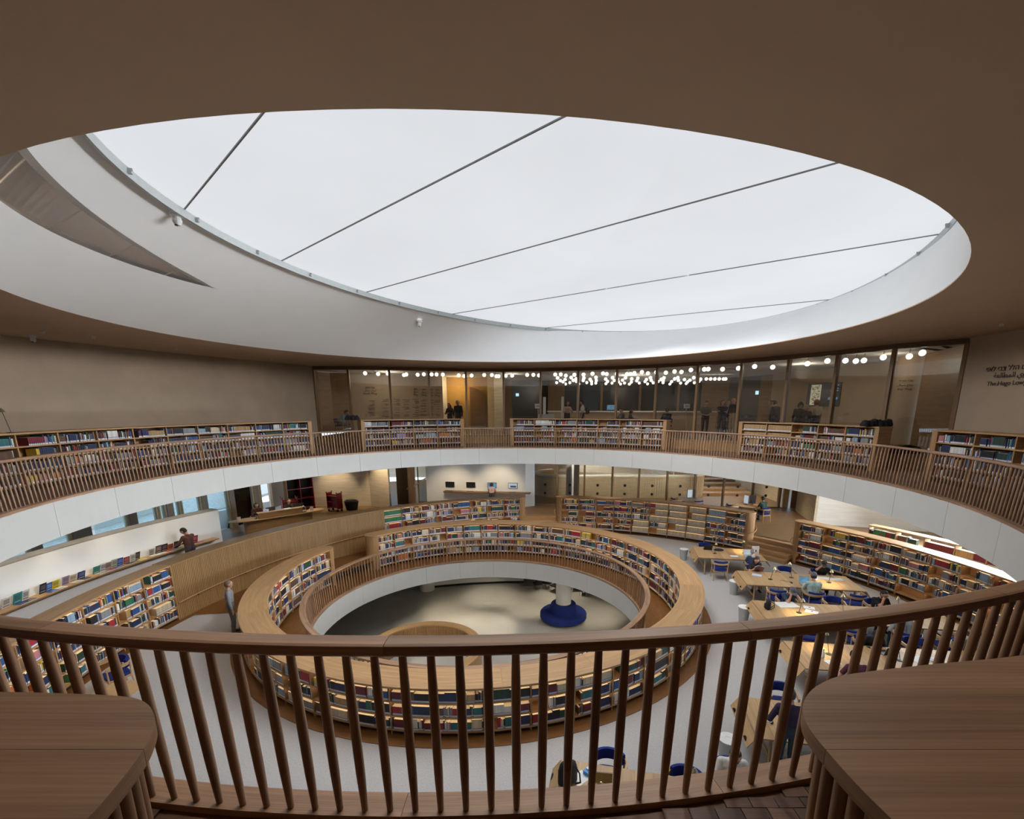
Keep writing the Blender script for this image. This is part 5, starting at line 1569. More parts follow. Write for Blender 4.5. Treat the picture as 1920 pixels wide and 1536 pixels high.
# ---- long oak reading tables: boards across, sloping end with cable sockets, splayed legs
TABLES = {}
def table(key, p0, p1, w, label):
    d = np.array(p1) - np.array(p0); L = float(np.linalg.norm(d)); rz = math.atan2(d[1], d[0])
    t = empty('reading_table', (p0[0], p0[1], 0), rz, label, 'table', 'long oak reading tables')
    n = int(round(L / 0.31)); H = 0.74
    bm = MB().box((0, 0, 0), (L / n - 0.003, w, 0.03), grain=1).mesh('board', 'oak_table')
    for i in range(n): put('board', bm, t, (L * (i + 0.5) / n, 0, H - 0.015))
    MB().box((L / 2, 0, H - 0.06), (L - 0.2, w - 0.24, 0.06)).build('apron', 'oak_table', t, local=True)
    for e in (0, 1):       # sloping end boards with two socket cut-outs
        x = 0.0 if e == 0 else L
        sg = -1 if e == 0 else 1
        M = Matrix.Rotation(sg * R(52), 3, 'Y')
        c = Vector((x + sg * 0.085, 0, H - 0.13))
        MB().box(c, (0.02, w, 0.26), rot=Matrix.Rotation(-sg * R(34), 3, 'Y'), grain=1).build('end_board', 'oak_table', t, local=True)
        for y in (-w * 0.33, w * 0.33):
            m = MB(); nrm = Matrix.Rotation(-sg * R(34), 3, 'Y')
            pts = [(sg * 0.0125, y + 0.075 * math.cos(a), -0.10 + 0.06 * math.sin(a)) for a in [PI * k / 10 for k in range(11)]]
            pts = [tuple(c + nrm @ Vector(p)) for p in pts]
            m.quad(pts); m.quad(list(reversed(pts)))
            back = [tuple(Vector(p) + nrm @ Vector((sg * 0.006, 0, 0))) for p in pts]
            m.quad(back); m.quad(list(reversed(back)))
            m.build('socket', 'black_plastic', t, local=True)
    xs = [0.28, L - 0.28] + ([L / 2] if L > 3 else []) 
    for x in xs:
        for y in (-1, 1):
            MB().tube([(x, y * (w / 2 - 0.06), 0), (x, y * (w / 2 - 0.14), H - 0.04)], [0.024, 0.03], 8).build('leg', 'oak_table', t, local=True)
        MB().box((x, 0, 0.30), (0.04, w - 0.3, 0.05)).build('stretcher', 'oak_table', t, local=True)
    TABLES[key] = (np.array(p0), d / L, np.array([-d[1], d[0]]) / L, rz, w, L)
    return t
table('t1', (6.98, 18.72), (9.52, 18.26), 1.52, 'shortest oak reading table, beside the four steps')
table('t2', (7.58, 15.72), (11.25, 15.11), 1.42, 'oak reading table where the man in the pale teal shirt sits')
table('t3', (6.90, 13.04), (12.05, 12.27), 1.32, 'oak reading table with the open white papers, just beyond the gallery rail')
table('t4', (6.52, 10.43), (11.6, 9.76), 1.32, 'oak reading table seen through the balusters, with the man in burgundy')
table('t5', (4.30, 8.07), (8.3, 7.34), 1.28, 'oak reading table by which the man in navy stands')
table('t6', (0.42, 6.29), (4.0, 5.52), 1.30, 'oak reading table nearest the camera, low in the picture with a lit lamp')
def at_table(k, x, y, z=0.0):
    p, u, v, rz, w, L = TABLES[k]
    q = p + u * x + v * y
    return (q[0], q[1], z)
NS = {}
def seat_pos(k, x, side, gap=0.12):
    """seat position and heading at a table; side 'n' far side (faces camera), 's' near side"""
    p, u, v, rz, w, L = TABLES[k]
    y = (w / 2 + gap) * (1 if side == 'n' else -1)
    return at_table(k, x, y), rz + (PI if side == 'n' else 0)
CHAIRS = [('t1', 0.75, 's', 0.25, 'empty blue armchair on the near side of the shortest table'), ('t1', 2.0, 's', 0.15, 'armchair under the grey-haired person in a blue jacket'),
          ('t1', 0.55, 'n', 0.15, 'armchair behind the black laptop on the shortest table'),
          ('t2', 0.72, 'n', 0.2, 'armchair of the woman reading a book'), ('t2', 1.85, 'n', 0.25, 'empty armchair between the reading woman and the man in black at the teal-shirt table'),
          ('t2', 3.0, 'n', 0.2, 'armchair of the man in a black T-shirt by the dark bookcase'), ('t2', 0.85, 's', 0.2, 'empty armchair behind the man in a cap'),
          ('t2', 2.0, 's', 0.2, 'armchair of the man in the pale teal shirt'), ('t2', 3.25, 's', 0.2, 'empty armchair to the right of the man in pale teal'),
          ('t3', 1.15, 'n', 0.2, 'armchair of the man in a cap leaning over papers'), ('t3', 2.55, 'n', 0.2, 'empty armchair between the man in a cap and the bearded man'),
          ('t3', 3.75, 'n', 0.2, 'armchair of the bearded man in black'), ('t3', 1.0, 's', 0.2, 'empty armchair close above the corner of the burgundy man\'s table'),
          ('t3', 2.15, 's', 0.2, 'second empty armchair above the burgundy man\'s table'), ('t3', 3.5, 's', 0.2, 'armchair of the man in a grey shirt with his back turned'),
          ('t3', 4.5, 's', 0.2, 'empty armchair right of the man in the grey shirt'), ('t4', 2.2, 'n', 0.2, 'armchair of the dark-haired person bent over a laptop'),
          ('t4', 3.35, 'n', 0.2, 'empty armchair on the far side of the burgundy man\'s table'), ('t4', 4.5, 'n', 0.2, 'armchair of the man in the striped grey T-shirt'),
          ('t4', 1.0, 's', 0.2, 'armchair of the man in burgundy'), ('t5', 0.95, 'n', 0.25, 'empty armchair across the table from the standing man'),
          ('t5', 1.25, 's', 0.3, 'empty armchair to the right of the standing man'), ('t6', 0.80, 'n', -0.02, 'empty armchair behind the small brown screen on the nearest table'),
          ('t6', 2.05, 'n', -0.16, 'empty armchair at the middle of the nearest table'), ('t6', 2.8, 'n', 0.2, 'armchair of the man with a skullcap')]
for k, x, sd, gap, lb in CHAIRS:
    (px_, py_, _), rz = seat_pos(k, x, sd, gap + 0.14)
    chair((px_, py_, 0), rz + R(rnd.uniform(-7, 7)), lb)
c = un(218, 1262, z=0.45)
chair((c[0], c[1], 0), R(150), 'lone blue armchair beside the bookcase under the display wall', 'single armchair')
tl = empty('side_table', (*un(215, 1300, z=0.5)[:2], 0), label='small round oak table beside the lone blue armchair', cat='table')
MB().lathe([(0.45, 0.50), (0.45, 0.53)], n=24).build('top', 'oak_table', tl, local=True)
MB().lathe([(0.05, 0.0), (0.05, 0.5)], n=12).build('leg', 'oak_table', tl, local=True)
LAMPS = [('t1', 0.75, -0.1, 0, 'brass lamp near the black laptop on the shortest table'), ('t1', 1.95, 0.15, 1, 'lit brass lamp before the grey-haired person'),
         ('t2', 0.95, -0.05, 0, 'brass lamp near the reading woman'), ('t2', 1.75, 0.25, 0, 'brass lamp beside the blue laptop screen'), ('t2', 2.85, -0.05, 1, 'lit brass lamp before the man in a black T-shirt'),
         ('t3', 1.1, -0.1, 1, 'lit brass lamp by the open papers of the man in a cap'), ('t3', 2.4, 0.1, 0, 'brass lamp in front of the empty chair at the papers table'), ('t3', 3.9, 0.1, 0, 'brass lamp in front of the bearded man'),
         ('t4', 0.85, 0.1, 1, 'lit brass lamp before the man in burgundy'), ('t4', 2.4, 0.0, 0, 'brass lamp beside the open laptop behind the balusters'), ('t4', 3.6, 0.0, 0, 'brass lamp at the bare part of the burgundy man\'s table'),
         ('t5', 1.4, 0.0, 0, 'brass lamp on the standing man\'s table'), ('t6', 0.75, -0.12, 1, 'lit brass lamp on the nearest table, in front of the brown screen'), ('t6', 2.1, 0.1, 0, 'unlit brass lamp on the nearest table')]
for k, x, y, lit, lb in LAMPS:
    lamp(at_table(k, x, y, 0.74), TABLES[k][3] + (0 if y >= 0 else PI) + R(rnd.uniform(-20, 20)), lb, lit)

# ---- things on the tables
def on(k, x, y): return at_table(k, x, y, 0.7405)
def laptop(k, x, y, rz, label, screen='screen_blue', body='black_plastic', w=0.34):
    t = empty('laptop', on(k, x, y), TABLES[k][3] + rz, label, 'laptop')
    MB().box((0, 0, 0.008), (w, 0.23, 0.016)).build('keyboard', body, t, local=True)
    M = Matrix.Rotation(R(-18), 3, 'X')
    MB().box(Vector((0, 0.15, 0.125)), (w, 0.01, 0.23), rot=M).build('lid', body, t, local=True)
    MB().box(Vector((0, 0.1435, 0.123)), (w - 0.03, 0.004, 0.20), rot=M).build('screen', screen, t, local=True)
    return t
laptop('t2', 1.98, -0.38, 0.0, 'silver laptop with a glowing blue screen before the man in teal', 'screen_blue', 'grey_metal')
laptop('t1', 2.0, -0.25, 0.0, 'open laptop with a pale screen before the grey-haired person', 'screen_white', 'grey_metal', 0.3)
laptop('t1', 0.55, 0.45, PI, 'black laptop at the back of the shortest table', 'screen_white')
laptop('t4', 2.3, 0.35, PI + 0.2, 'open black laptop before the dark-haired person', 'screen_white')
def sheet(k, x, y, rz, w, h, label, thick=0.004, mat='paper', name='paper_sheet', cat='paper', group=None):
    o = MB().box((0, 0, thick / 2), (w, h, thick)).build(name, mat, local=True)
    o.location = on(k, x, y); o.rotation_euler = (0, 0, TABLES[k][3] + rz)
    return tag(o, label, cat, group)
sheet('t3', 0.95, 0.42, 0.2, 0.60, 0.40, 'large white open volume before the man in a cap', 0.02)
sheet('t3', 1.55, 0.32, -0.3, 0.30, 0.22, 'white sheet with a red mark right of the lit lamp, upper of two')
sheet('t3', 1.50, 0.02, -0.5, 0.34, 0.24, 'white sheet with a red mark right of the lit lamp, lower of two')
for k, (x, y) in enumerate(((1.57, 0.34), (1.52, 0.05))):
    o = MB().lathe([(0.03, 0), (0.03, 0.004)], n=12).build('red_seal', solid((0.5, 0.02, 0.03), 0.5, 'seal'), local=True)
    p = on('t3', x, y); o.location = (p[0], p[1], p[2] + 0.004)
    tag(o, 'small red round mark on the %s white sheet beside the lit lamp' % ('upper', 'lower')[k], 'mark')
sheet('t2', 2.85, 0.38, -0.2, 0.45, 0.30, 'open white pages before the man in a black T-shirt', 0.01)
sheet('t2', 3.25, 0.32, 0.1, 0.42, 0.26, 'second set of white pages right of the lit lamp', 0.01)
sheet('t2', 2.55, 0.22, 0.5, 0.28, 0.16, 'small scrap of notes under the lit lamp at the teal-shirt table')
sheet('t2', 0.60, 0.30, -0.4, 0.32, 0.24, 'pale blue notebook on the table before the reading woman', 0.01, solid((0.45, 0.52, 0.66), 0.7, 'sheet'))
sheet('t1', 1.45, -0.35, 0.1, 0.30, 0.20, 'white and red leaflets on the shortest table')
sheet('t4', 2.9, 0.10, 0.4, 0.40, 0.30, 'white papers beside the open black laptop')
sheet('t4', 3.2, 0.15, -0.2, 0.32, 0.24, 'pile of grey printed pages on the burgundy man\'s table', 0.02, solid((0.5, 0.5, 0.52), 0.7, 'sheet'))
sheet('t4', 0.75, -0.30, 0.3, 0.30, 0.22, 'small white notes under the lit lamp of the burgundy man')
sheet('t6', 0.35, 0.28, 0.9, 0.30, 0.22, 'white papers beside the black backpack on the nearest table')
sheet('t1', 2.35, 0.05, 0.2, 0.30, 0.02, 'white notice card standing on the shortest table', 0.36, 'paper', 'notice_card', 'sign')
o = MB().lathe([(0.045, 0), (0.045, 0.004)], n=12).build('card_emblem', solid((0.35, 0.03, 0.05), 0.5, 'seal'), local=True)
p = on('t1', 2.35, 0.035); o.location = (p[0] + 0.003, p[1] - 0.012, p[2] + 0.16); o.rotation_euler = (R(90), 0, TABLES['t1'][3] + 0.2)
tag(o, 'small dark red emblem on the white notice card', 'emblem')
sheet('t6', 0.70, 0.26, 0.1, 0.34, 0.02, 'small brown standing screen behind the lit lamp on the nearest table', 0.20, solid((0.16, 0.11, 0.045), 0.5, 'sheet'), 'book_stand', 'stand')
def blob(name, loc, prof, mat, label, cat, n=14, rz=0, sx=1, sy=1):
    o = MB().lathe(prof, n=n, sx=sx, sy=sy).build(name, mat, smooth=True, local=True)
    o.location = loc; o.rotation_euler = (0, 0, rz)
    return tag(o, label, cat)
def bottle(k, x, y, mat, label):
    t = empty('water_bottle', on(k, x, y), 0, label, 'bottle')
    MB().lathe([(0.032, 0), (0.034, 0.02), (0.034, 0.13), (0.014, 0.18), (0.013, 0.20)], n=14).build('body', mat, t, local=True, smooth=True)
    MB().lathe([(0.016, 0.20), (0.016, 0.222)], n=12).build('cap', 'bottle_blue', t, local=True)
bottle('t6', 0.52, 0.05, 'bottle_clear', 'clear water bottle with a blue cap on the nearest table')
bottle('t3', 3.35, 0.30, 'bottle_blue', 'blue water bottle left of the bearded man')
bottle('t4', 0.62, -0.10, 'bottle_clear', 'clear water bottle by the lit lamp of the burgundy man')
def tissue(k, x, y):
    t = empty('tissue_pack', on(k, x, y), TABLES[k][3] - 0.5, 'blue and white tissue packet on the nearest table', 'tissue pack')
    MB().box((0, 0, 0.035), (0.20, 0.11, 0.07)).build('packet', solid((0.04, 0.25, 0.6), 0.4, 'sheet'), t, local=True)
    MB().box((0, 0.03, 0.075), (0.16, 0.05, 0.03)).build('tissues', 'paper', t, local=True)
tissue('t6', 0.50, 0.38)
def backpack(loc, rz, label, s=1.0):
    t = empty('backpack', loc, rz, label, 'bag')
    MB().lathe([(0.13 * s, 0), (0.17 * s, 0.03 * s), (0.17 * s, 0.25 * s), (0.14 * s, 0.36 * s), (0.06 * s, 0.42 * s), (0.001, 0.43 * s)], n=16, sx=1.0, sy=0.6).build('body', 'black_fabric', t, local=True, smooth=True)
    MB().lathe([(0.09 * s, 0.04 * s), (0.12 * s, 0.06 * s), (0.11 * s, 0.2 * s), (0.05 * s, 0.24 * s)], (0, 0.09 * s, 0), n=12, sy=0.5).build('pocket', 'black_fabric', t, local=True, smooth=True)
    for x in (-0.08, 0.08):
        MB().tube([(x * s, -0.09 * s, 0.36 * s), (x * s * 1.3, -0.2 * s, 0.3 * s), (x * s * 1.4, -0.22 * s, 0.15 * s), (x * s * 1.2, -0.1 * s, 0.03 * s)], 0.014 * s, 6).build('strap', 'black_fabric', t, local=True)
    MB().tube([(-0.04 * s, 0, 0.41 * s), (0, 0, 0.47 * s), (0.04 * s, 0, 0.41 * s)], 0.01 * s, 6).build('handle', 'black_fabric', t, local=True)
backpack(on('t6', 0.16, 0.15), 0.4, 'black backpack standing on the corner of the nearest table', 1.0)
backpack(on('t3', 0.28, 0.05), 1.1, 'black bag slumped on the aisle corner of the papers table', 0.75)
blob('flat_bag', on('t1', 1.0, 0.38), [(0.20, 0), (0.21, 0.03), (0.15, 0.06), (0.02, 0.075)], 'black_fabric', 'flat black bag beside the black laptop', 'bag', sy=0.7)
def mouse_cable(k, x, y, label):
    t = empty('charger', on(k, x, y), TABLES[k][3], label, 'charger')
    MB().box((0, 0, 0.015), (0.055, 0.11, 0.03)).build('brick', 'black_plastic', t, local=True)
    MB().tube([(0, 0.05, 0.01), (-0.06, 0.14, 0.006), (-0.16, 0.12, 0.006), (-0.22, 0.2, 0.006), (-0.30, 0.18, 0.006)], 0.004, 5).build('cable', 'black_plastic', t, local=True)
mouse_cable('t6', 1.15, -0.05, 'black charger with a curling cable on the nearest table')
mouse_cable('t2', 1.55, -0.30, 'black charger left of the blue laptop screen')
def phones(loc, rz, label):
    t = empty('headphones', loc, rz, label, 'headphones')
    MB().tube([(0.075 * math.cos(R(a)), 0.085 * math.sin(R(a)), 0.03 + 0.02 * math.sin(R(a))) for a in range(0, 181, 15)], 0.009, 6).build('band', 'grey_metal', t, local=True)
    for x in (-0.075, 0.075):
        MB().lathe([(0.035, 0), (0.035, 0.03)], (x, 0, 0.005), n=12).build('cup', 'black_plastic', t, local=True)
phones(on('t5', 0.32, -0.12), 2.6, 'headphones lying on the standing man\'s table')
mo = blob('computer_mouse', on('t4', 3.05, -0.15), [(0.001, 0.03), (0.02, 0.028), (0.032, 0.015), (0.034, 0)][::-1], 'black_plastic', 'black mouse beside the grey printed pages', 'mouse', sy=1.5)

# ---- waste bins
def bin_(px, py, label, z=0):
    p = un(px, py, z=z)
    t = empty('waste_bin', (p[0], p[1], z), label=label, cat='bin', group='grey waste bins along the aisle')
    MB().lathe([(0.13, 0), (0.18, 0.50), (0.172, 0.50), (0.125, 0.02)], n=24).build('body', 'grey_metal', t, local=True, smooth=True)
    MB().lathe([(0.185, 0.50), (0.185, 0.515), (0.06, 0.505), (0.055, 0.47)], n=24).build('lid', 'white_plastic', t, local=True, smooth=True)
    MB().lathe([(0.056, 0.47), (0.056, 0.475)], n=16).build('opening', 'black_plastic', t, local=True)
bin_(1281, 1050, 'grey waste bin at the end of the shortest table')
bin_(1375, 1114, 'grey waste bin at the end of the teal-shirt table')
bin_(1393, 1166, 'grey waste bin at the end of the papers table')
bin_(1361, 1428, 'grey waste bin at the end of the standing man\'s table')

# ---- raised floor: staff desk, carts, monitors, round computer tables
dA, dB = np.array((-14.05, 20.95)), np.array((-10.95, 24.0))
dd = (dB - dA) / np.linalg.norm(dB - dA); dn = np.array([dd[1], -dd[0]]); rzd = math.atan2(dd[1], dd[0]); DL = float(np.linalg.norm(dB - dA))
t = empty('staff_desk', (*((dA + dB) / 2), ZP), rzd, 'long boat-shaped oak staff desk with a raised counter, seating two librarians', 'desk')
bo = [(DL / 2 * math.copysign(abs(math.cos(a)) ** 0.8, math.cos(a)), 0.42 * math.copysign(abs(math.sin(a)) ** 0.55, math.sin(a))) for a in [2 * PI * i / 48 for i in range(48)]]
MB().prism(bo, 0.74, 0.78).build('desktop', 'oak_table', t, local=True)
bi = [(x * 0.72, y * 0.8) for x, y in bo]
MB().prism(bi, 0.0, 0.74).build('body', 'oak_panel', t, local=True)
MB().box((0.02, -0.30, 0.92), (2.0, 0.16, 0.28)).build('upstand', 'oak_panel', t, local=True)
MB().box((0.02, -0.28, 1.07), (2.06, 0.30, 0.03)).build('counter', 'oak_table', t, local=True)
fl_ = MB()
for i in range(60):
    x = -1.5 + 3.0 * i / 59
    y = -0.42 * 0.8 * (1 - abs(x / (DL / 2 * 0.72)) ** 3.0) ** 0.5 if abs(x) < DL / 2 * 0.72 else 0
    if abs(x) < DL / 2 * 0.70: fl_.box((x, y - 0.008, 0.37), (0.03, 0.02, 0.72))
tag(fl_.build('slats', 'oak_panel', t, local=True), kind='stuff')
def desk_pt(x, y, z): 
    q = (dA + dB) / 2 + dd * x - dn * y
    return (q[0], q[1], ZP + z)
def monitor(loc, rz, label, w=0.5, h=0.31, face='black_plastic', group=None):
    t = empty('monitor', loc, rz, label, 'monitor', group)
    MB().box((0, 0, 0.30), (w, 0.03, h)).build('panel', 'black_plastic', t, local=True)
    MB().box((0, -0.017, 0.30), (w - 0.03, 0.004, h - 0.03)).build('screen', face, t, local=True)
    MB().box((0, 0.03, 0.12), (0.05, 0.03, 0.2)).build('neck', 'black_plastic', t, local=True)
    MB().lathe([(0.11, 0), (0.11, 0.012)], n=16).build('foot', 'black_plastic', t, local=True)
monitor(desk_pt(-0.35, -0.02, 0.78), rzd + PI + 0.35, 'black monitor before the librarian in red')
monitor(desk_pt(0.95, -0.02, 0.78), rzd + PI - 0.2, 'black monitor before the second librarian')
def notice(loc, rz, label):
    o = MB().box((0, 0, 0.1), (0.16, 0.015, 0.2)).build('notice_stand', solid((0.55, 0.5, 0.55), 0.4, 'sheet'), local=True)
    o.location = loc; o.rotation_euler = (0, 0, rz); tag(o, label, 'sign')
notice(desk_pt(-1.75, -0.1, 0.78), rzd, 'small notice stand on the rounded left tip of the staff desk')
notice(desk_pt(1.55, -0.1, 0.78), rzd, 'small notice stand on the right wing of the staff desk')
for x, lb in ((-0.85, 'white keyboard tray on the staff desk counter'),):
    pass
o = MB().box((0, 0, 0.01), (0.3, 0.2, 0.02)).build('paper_stack', 'paper', local=True); o.location = desk_pt(0.35, -0.28, 1.085); o.rotation_euler = (0, 0, rzd + 0.2)
tag(o, 'white papers on the raised counter of the staff desk', 'paper')
o = MB().box((0, 0, 0.06), (0.2, 0.14, 0.12)).build('box', solid((0.5, 0.6, 0.8), 0.5, 'sheet'), local=True); o.name = 'tissue_box'; o.location = desk_pt(-0.62, -0.28, 1.085)
tag(o, 'pale blue box on the left end of the desk counter', 'box')
for x, lb in ((-1.05, 'black adjustable desk lamp left of the raised counter'), (1.2, 'pale adjustable desk lamp right of the raised counter')):
    t = empty('desk_lamp', desk_pt(x, -0.15, 0.78), rzd, lb, 'lamp')
    MB().lathe([(0.07, 0), (0.07, 0.02)], n=12).build('base', 'black_plastic', t, local=True)
    MB().tube([(0, 0, 0.02), (0.05, 0, 0.2), (-0.04, 0, 0.32)], 0.012, 6).build('arm', 'white_plastic' if x > 0 else 'black_plastic', t, local=True)
    MB().lathe([(0.02, 0.05), (0.055, 0)], (-0.06, 0, 0.28), n=12).build('head', 'white_plastic' if x > 0 else 'black_plastic', t, local=True)
def cart(loc, rz, label):
    t = empty('book_cart', loc, rz, label, 'cart')
    for x in (-0.38, 0.38):
        MB().box((x, 0, 0.62), (0.025, 0.42, 0.95)).build('side', 'red_metal', t, local=True)
        for y in (-0.17, 0.17): MB().tube([(x, y, 1.05), (x, y * 1.3, 1.16)], 0.03, 6).build('handle', 'red_metal', t, local=True)
    for z in (0.22, 0.55, 0.9): MB().box((0, 0, z), (0.75, 0.4, 0.03)).build('shelf', 'red_metal', t, local=True)
    MB().box((0, 0.0, 0.6), (0.75, 0.015, 0.8)).build('divider', 'red_metal', t, local=True)
    for x in (-0.34, 0.34):
        for y in (-0.16, 0.16): MB().lathe([(0.05, 0), (0.06, 0.03), (0.06, 0.09), (0.05, 0.12)], (x, y, 0), n=8).build('castor', 'black_plastic', t, local=True)
c1 = un(629, 958, z=ZP); cart((c1[0], c1[1], ZP), R(-22), 'red metal book cart standing against the stone wall')
cart((-13.4, 25.3, ZP), R(40), 'red metal book cart behind the librarian in red')
b1 = un(660, 956, z=ZP)
blob('lidded_bin', (b1[0], b1[1], ZP), [(0.22, 0), (0.28, 0.45), (0.29, 0.52), (0.2, 0.62), (0.02, 0.64)], 'black_plastic', 'black domed waste bin right of the red cart', 'bin', n=18, sx=1.5)
def shelving():
    t = empty('red_shelving', (-13.75, 27.2, ZP), R(48), 'tall shelving unit with red shelves in the alcove behind the desk', 'shelving')
    for x in (-0.75, 0.0, 0.75): MB().box((x, 0, 1.5), (0.04, 0.45, 3.0)).build('side', 'red_metal' if x > -0.5 else 'oak_case', t, local=True)
    for z in (0.1, 0.7, 1.3, 1.9, 2.5): MB().box((0, 0, z), (1.5, 0.44, 0.04)).build('shelf', 'red_metal', t, local=True)
    MB().box((0, 0.21, 1.5), (1.5, 0.02, 3.0)).build('back', 'dark_gap', t, local=True)
shelving()
# wall monitors on the white wall, their ledge
WA, WB = np.array((-6.5, 28.72)), np.array((0.2, 27.9)); wd_ = (WB - WA) / np.linalg.norm(WB - WA); wn = np.array([wd_[1], -wd_[0]]); rzw = math.atan2(wd_[1], wd_[0])
for px, py, sc, lb in ((844, 915, 'black_plastic', 'first wall monitor from the left, dark'), (883, 913, 'black_plastic', 'second wall monitor from the left, dark'),
                       (923, 911, 'screen_blue', 'third wall monitor, lit blue before the woman in pink'), (962, 910, 'screen_white', 'fourth wall monitor, showing a white page')):
    u = min(((abs(px_of(tuple(WA + wd_ * v), 2.2)[0] - px), v) for v in [i * 0.02 for i in range(340)]))[1]
    q = WA + wd_ * u + wn * 0.06
    t = empty('wall_monitor', (q[0], q[1], 2.0), rzw, lb + ' on the white wall', 'monitor', 'wall monitors')
    MB().box((0, 0, 0), (0.56, 0.05, 0.34)).build('panel', 'black_plastic', t, local=True)
    MB().box((0, -0.027, 0), (0.52, 0.004, 0.30)).build('screen', sc, t, local=True)
    if sc == 'screen_white':
        MB().box((0.02, -0.031, -0.05), (0.36, 0.003, 0.12)).build('window', solid((0.05, 0.09, 0.15), 0.5, 'sheet'), t, local=True)
    k_ = MB().box((0, 0, 0.01), (0.42, 0.14, 0.02)).build('keyboard', 'black_plastic', local=True)
    q2 = WA + wd_ * u + wn * 0.22
    k_.location = (q2[0], q2[1], 1.62); k_.rotation_euler = (0, 0, rzw)
    tag(k_, 'black keyboard on the ledge under the %s wall monitor' % lb.split()[0], 'keyboard')
q = WA + wd_ * 3.9 + wn * 0.22
o = MB().box((q[0], q[1], 1.59), (5.4, 0.42, 0.06), rzw).build('monitor_ledge', 'oak_panel'); tag(o, 'oak ledge below the wall monitors', 'shelf')
def cluster(loc, label, n_scr, rz):
    t = empty('round_table', loc, rz, label, 'table')
    MB().lathe([(0.62, 0.70), (0.64, 0.715), (0.62, 0.735)], n=36, sx=1.15).build('top', 'oak_table', t, local=True)
    for a in (30, 150, 270):
        MB().tube([(0.5 * math.cos(R(a)), 0.45 * math.sin(R(a)), 0), (0.34 * math.cos(R(a)), 0.3 * math.sin(R(a)), 0.70)], [0.018, 0.024], 8).build('leg', 'oak_table', t, local=True)
cA = (9.45, 26.9, ZP); cB = (12.1, 25.0, ZP)
cluster(cA, 'round oak computer table with two upright screens before the partition', 2, 0.2)
cluster(cB, 'round oak computer table where the man in green sits', 3, -0.3)
def scr(c, dx, dy, rz, face, label):
    monitor((c[0] + dx, c[1] + dy, ZP + 0.735), rz, label, 0.34, 0.48, face)
scr(cA, -0.05, 0.0, R(15), 'screen_white', 'upright screen with a white page on the first round table')
scr(cA, 0.30, 0.12, R(60), 'black_plastic', 'upright dark screen on the first round table')
scr(cB, -0.15, 0.15, R(-70), 'screen_white', 'upright screen turned aside on the round table of the man in green')
scr(cB, 0.18, 0.12, R(175), 'black_plastic', 'dark screen facing the man in green')
chair((8.55, 26.75, ZP), R(-80), 'blue armchair left of the first round computer table', 'armchairs at the round computer tables')
chair((9.6, 26.05, ZP), R(5), 'blue armchair in front of the first round computer table', 'armchairs at the round computer tables')
chair((11.1, 25.0, ZP), R(-85), 'blue armchair left of the second round computer table', 'armchairs at the round computer tables')
chair((12.5, 24.2, ZP), R(20), 'armchair of the man in green', 'armchairs at the round computer tables')
# bags and clutter on the gallery
def hump(loc, label, n, w, mat='black_fabric', seed=1):
    r_ = random.Random(seed); m = MB()
    for i in range(n):
        x = -w / 2 + w * (i + 0.5) / n
        m.lathe([(0.12, 0), (0.13, 0.06), (0.08, 0.15 + r_.random() * 0.05), (0.001, 0.18 + r_.random() * 0.05)], (x, r_.uniform(-0.03, 0.03), 0), n=10)
    o = m.build('bag', mat, smooth=True, local=True); o.location = loc; tag(o, label, 'bag')
s = s_at_px(eE, UPN, 6.1, 668, 0.45, 0.66); p = eE.pt(s, UPN + 0.2)
hump((p[0] - 0.1, p[1], UPZ), 'black bag lying on the end of the bookcase before the lettered wall', 4, 0.55)
s = s_at_px(eE, UPN, 6.1, 1632, 0.25, 0.5); p = eE.pt(s, UPN + 0.2)
hump((p[0], p[1], UPZ), 'heap of black bags on top of the bookcase below the wall screen', 6, 0.8, seed=4)
s = s_at_px(eE, UPN + 1.5, 5.9, 1690, 0.2, 0.45); p = eE.pt(s, UPN + 1.75)
hump((p[0], p[1], ZL), 'dark heap of bags behind the glass beside the beige column', 5, 0.9, seed=8)
s = s_at_px(eE, UPN, 6.1, 42, 0.6, 0.9); p = eE.pt(s, UPN + 0.2)
lamp((p[0], p[1], UPZ), R(70), 'slim dark lamp standing on the long gallery bookcase')

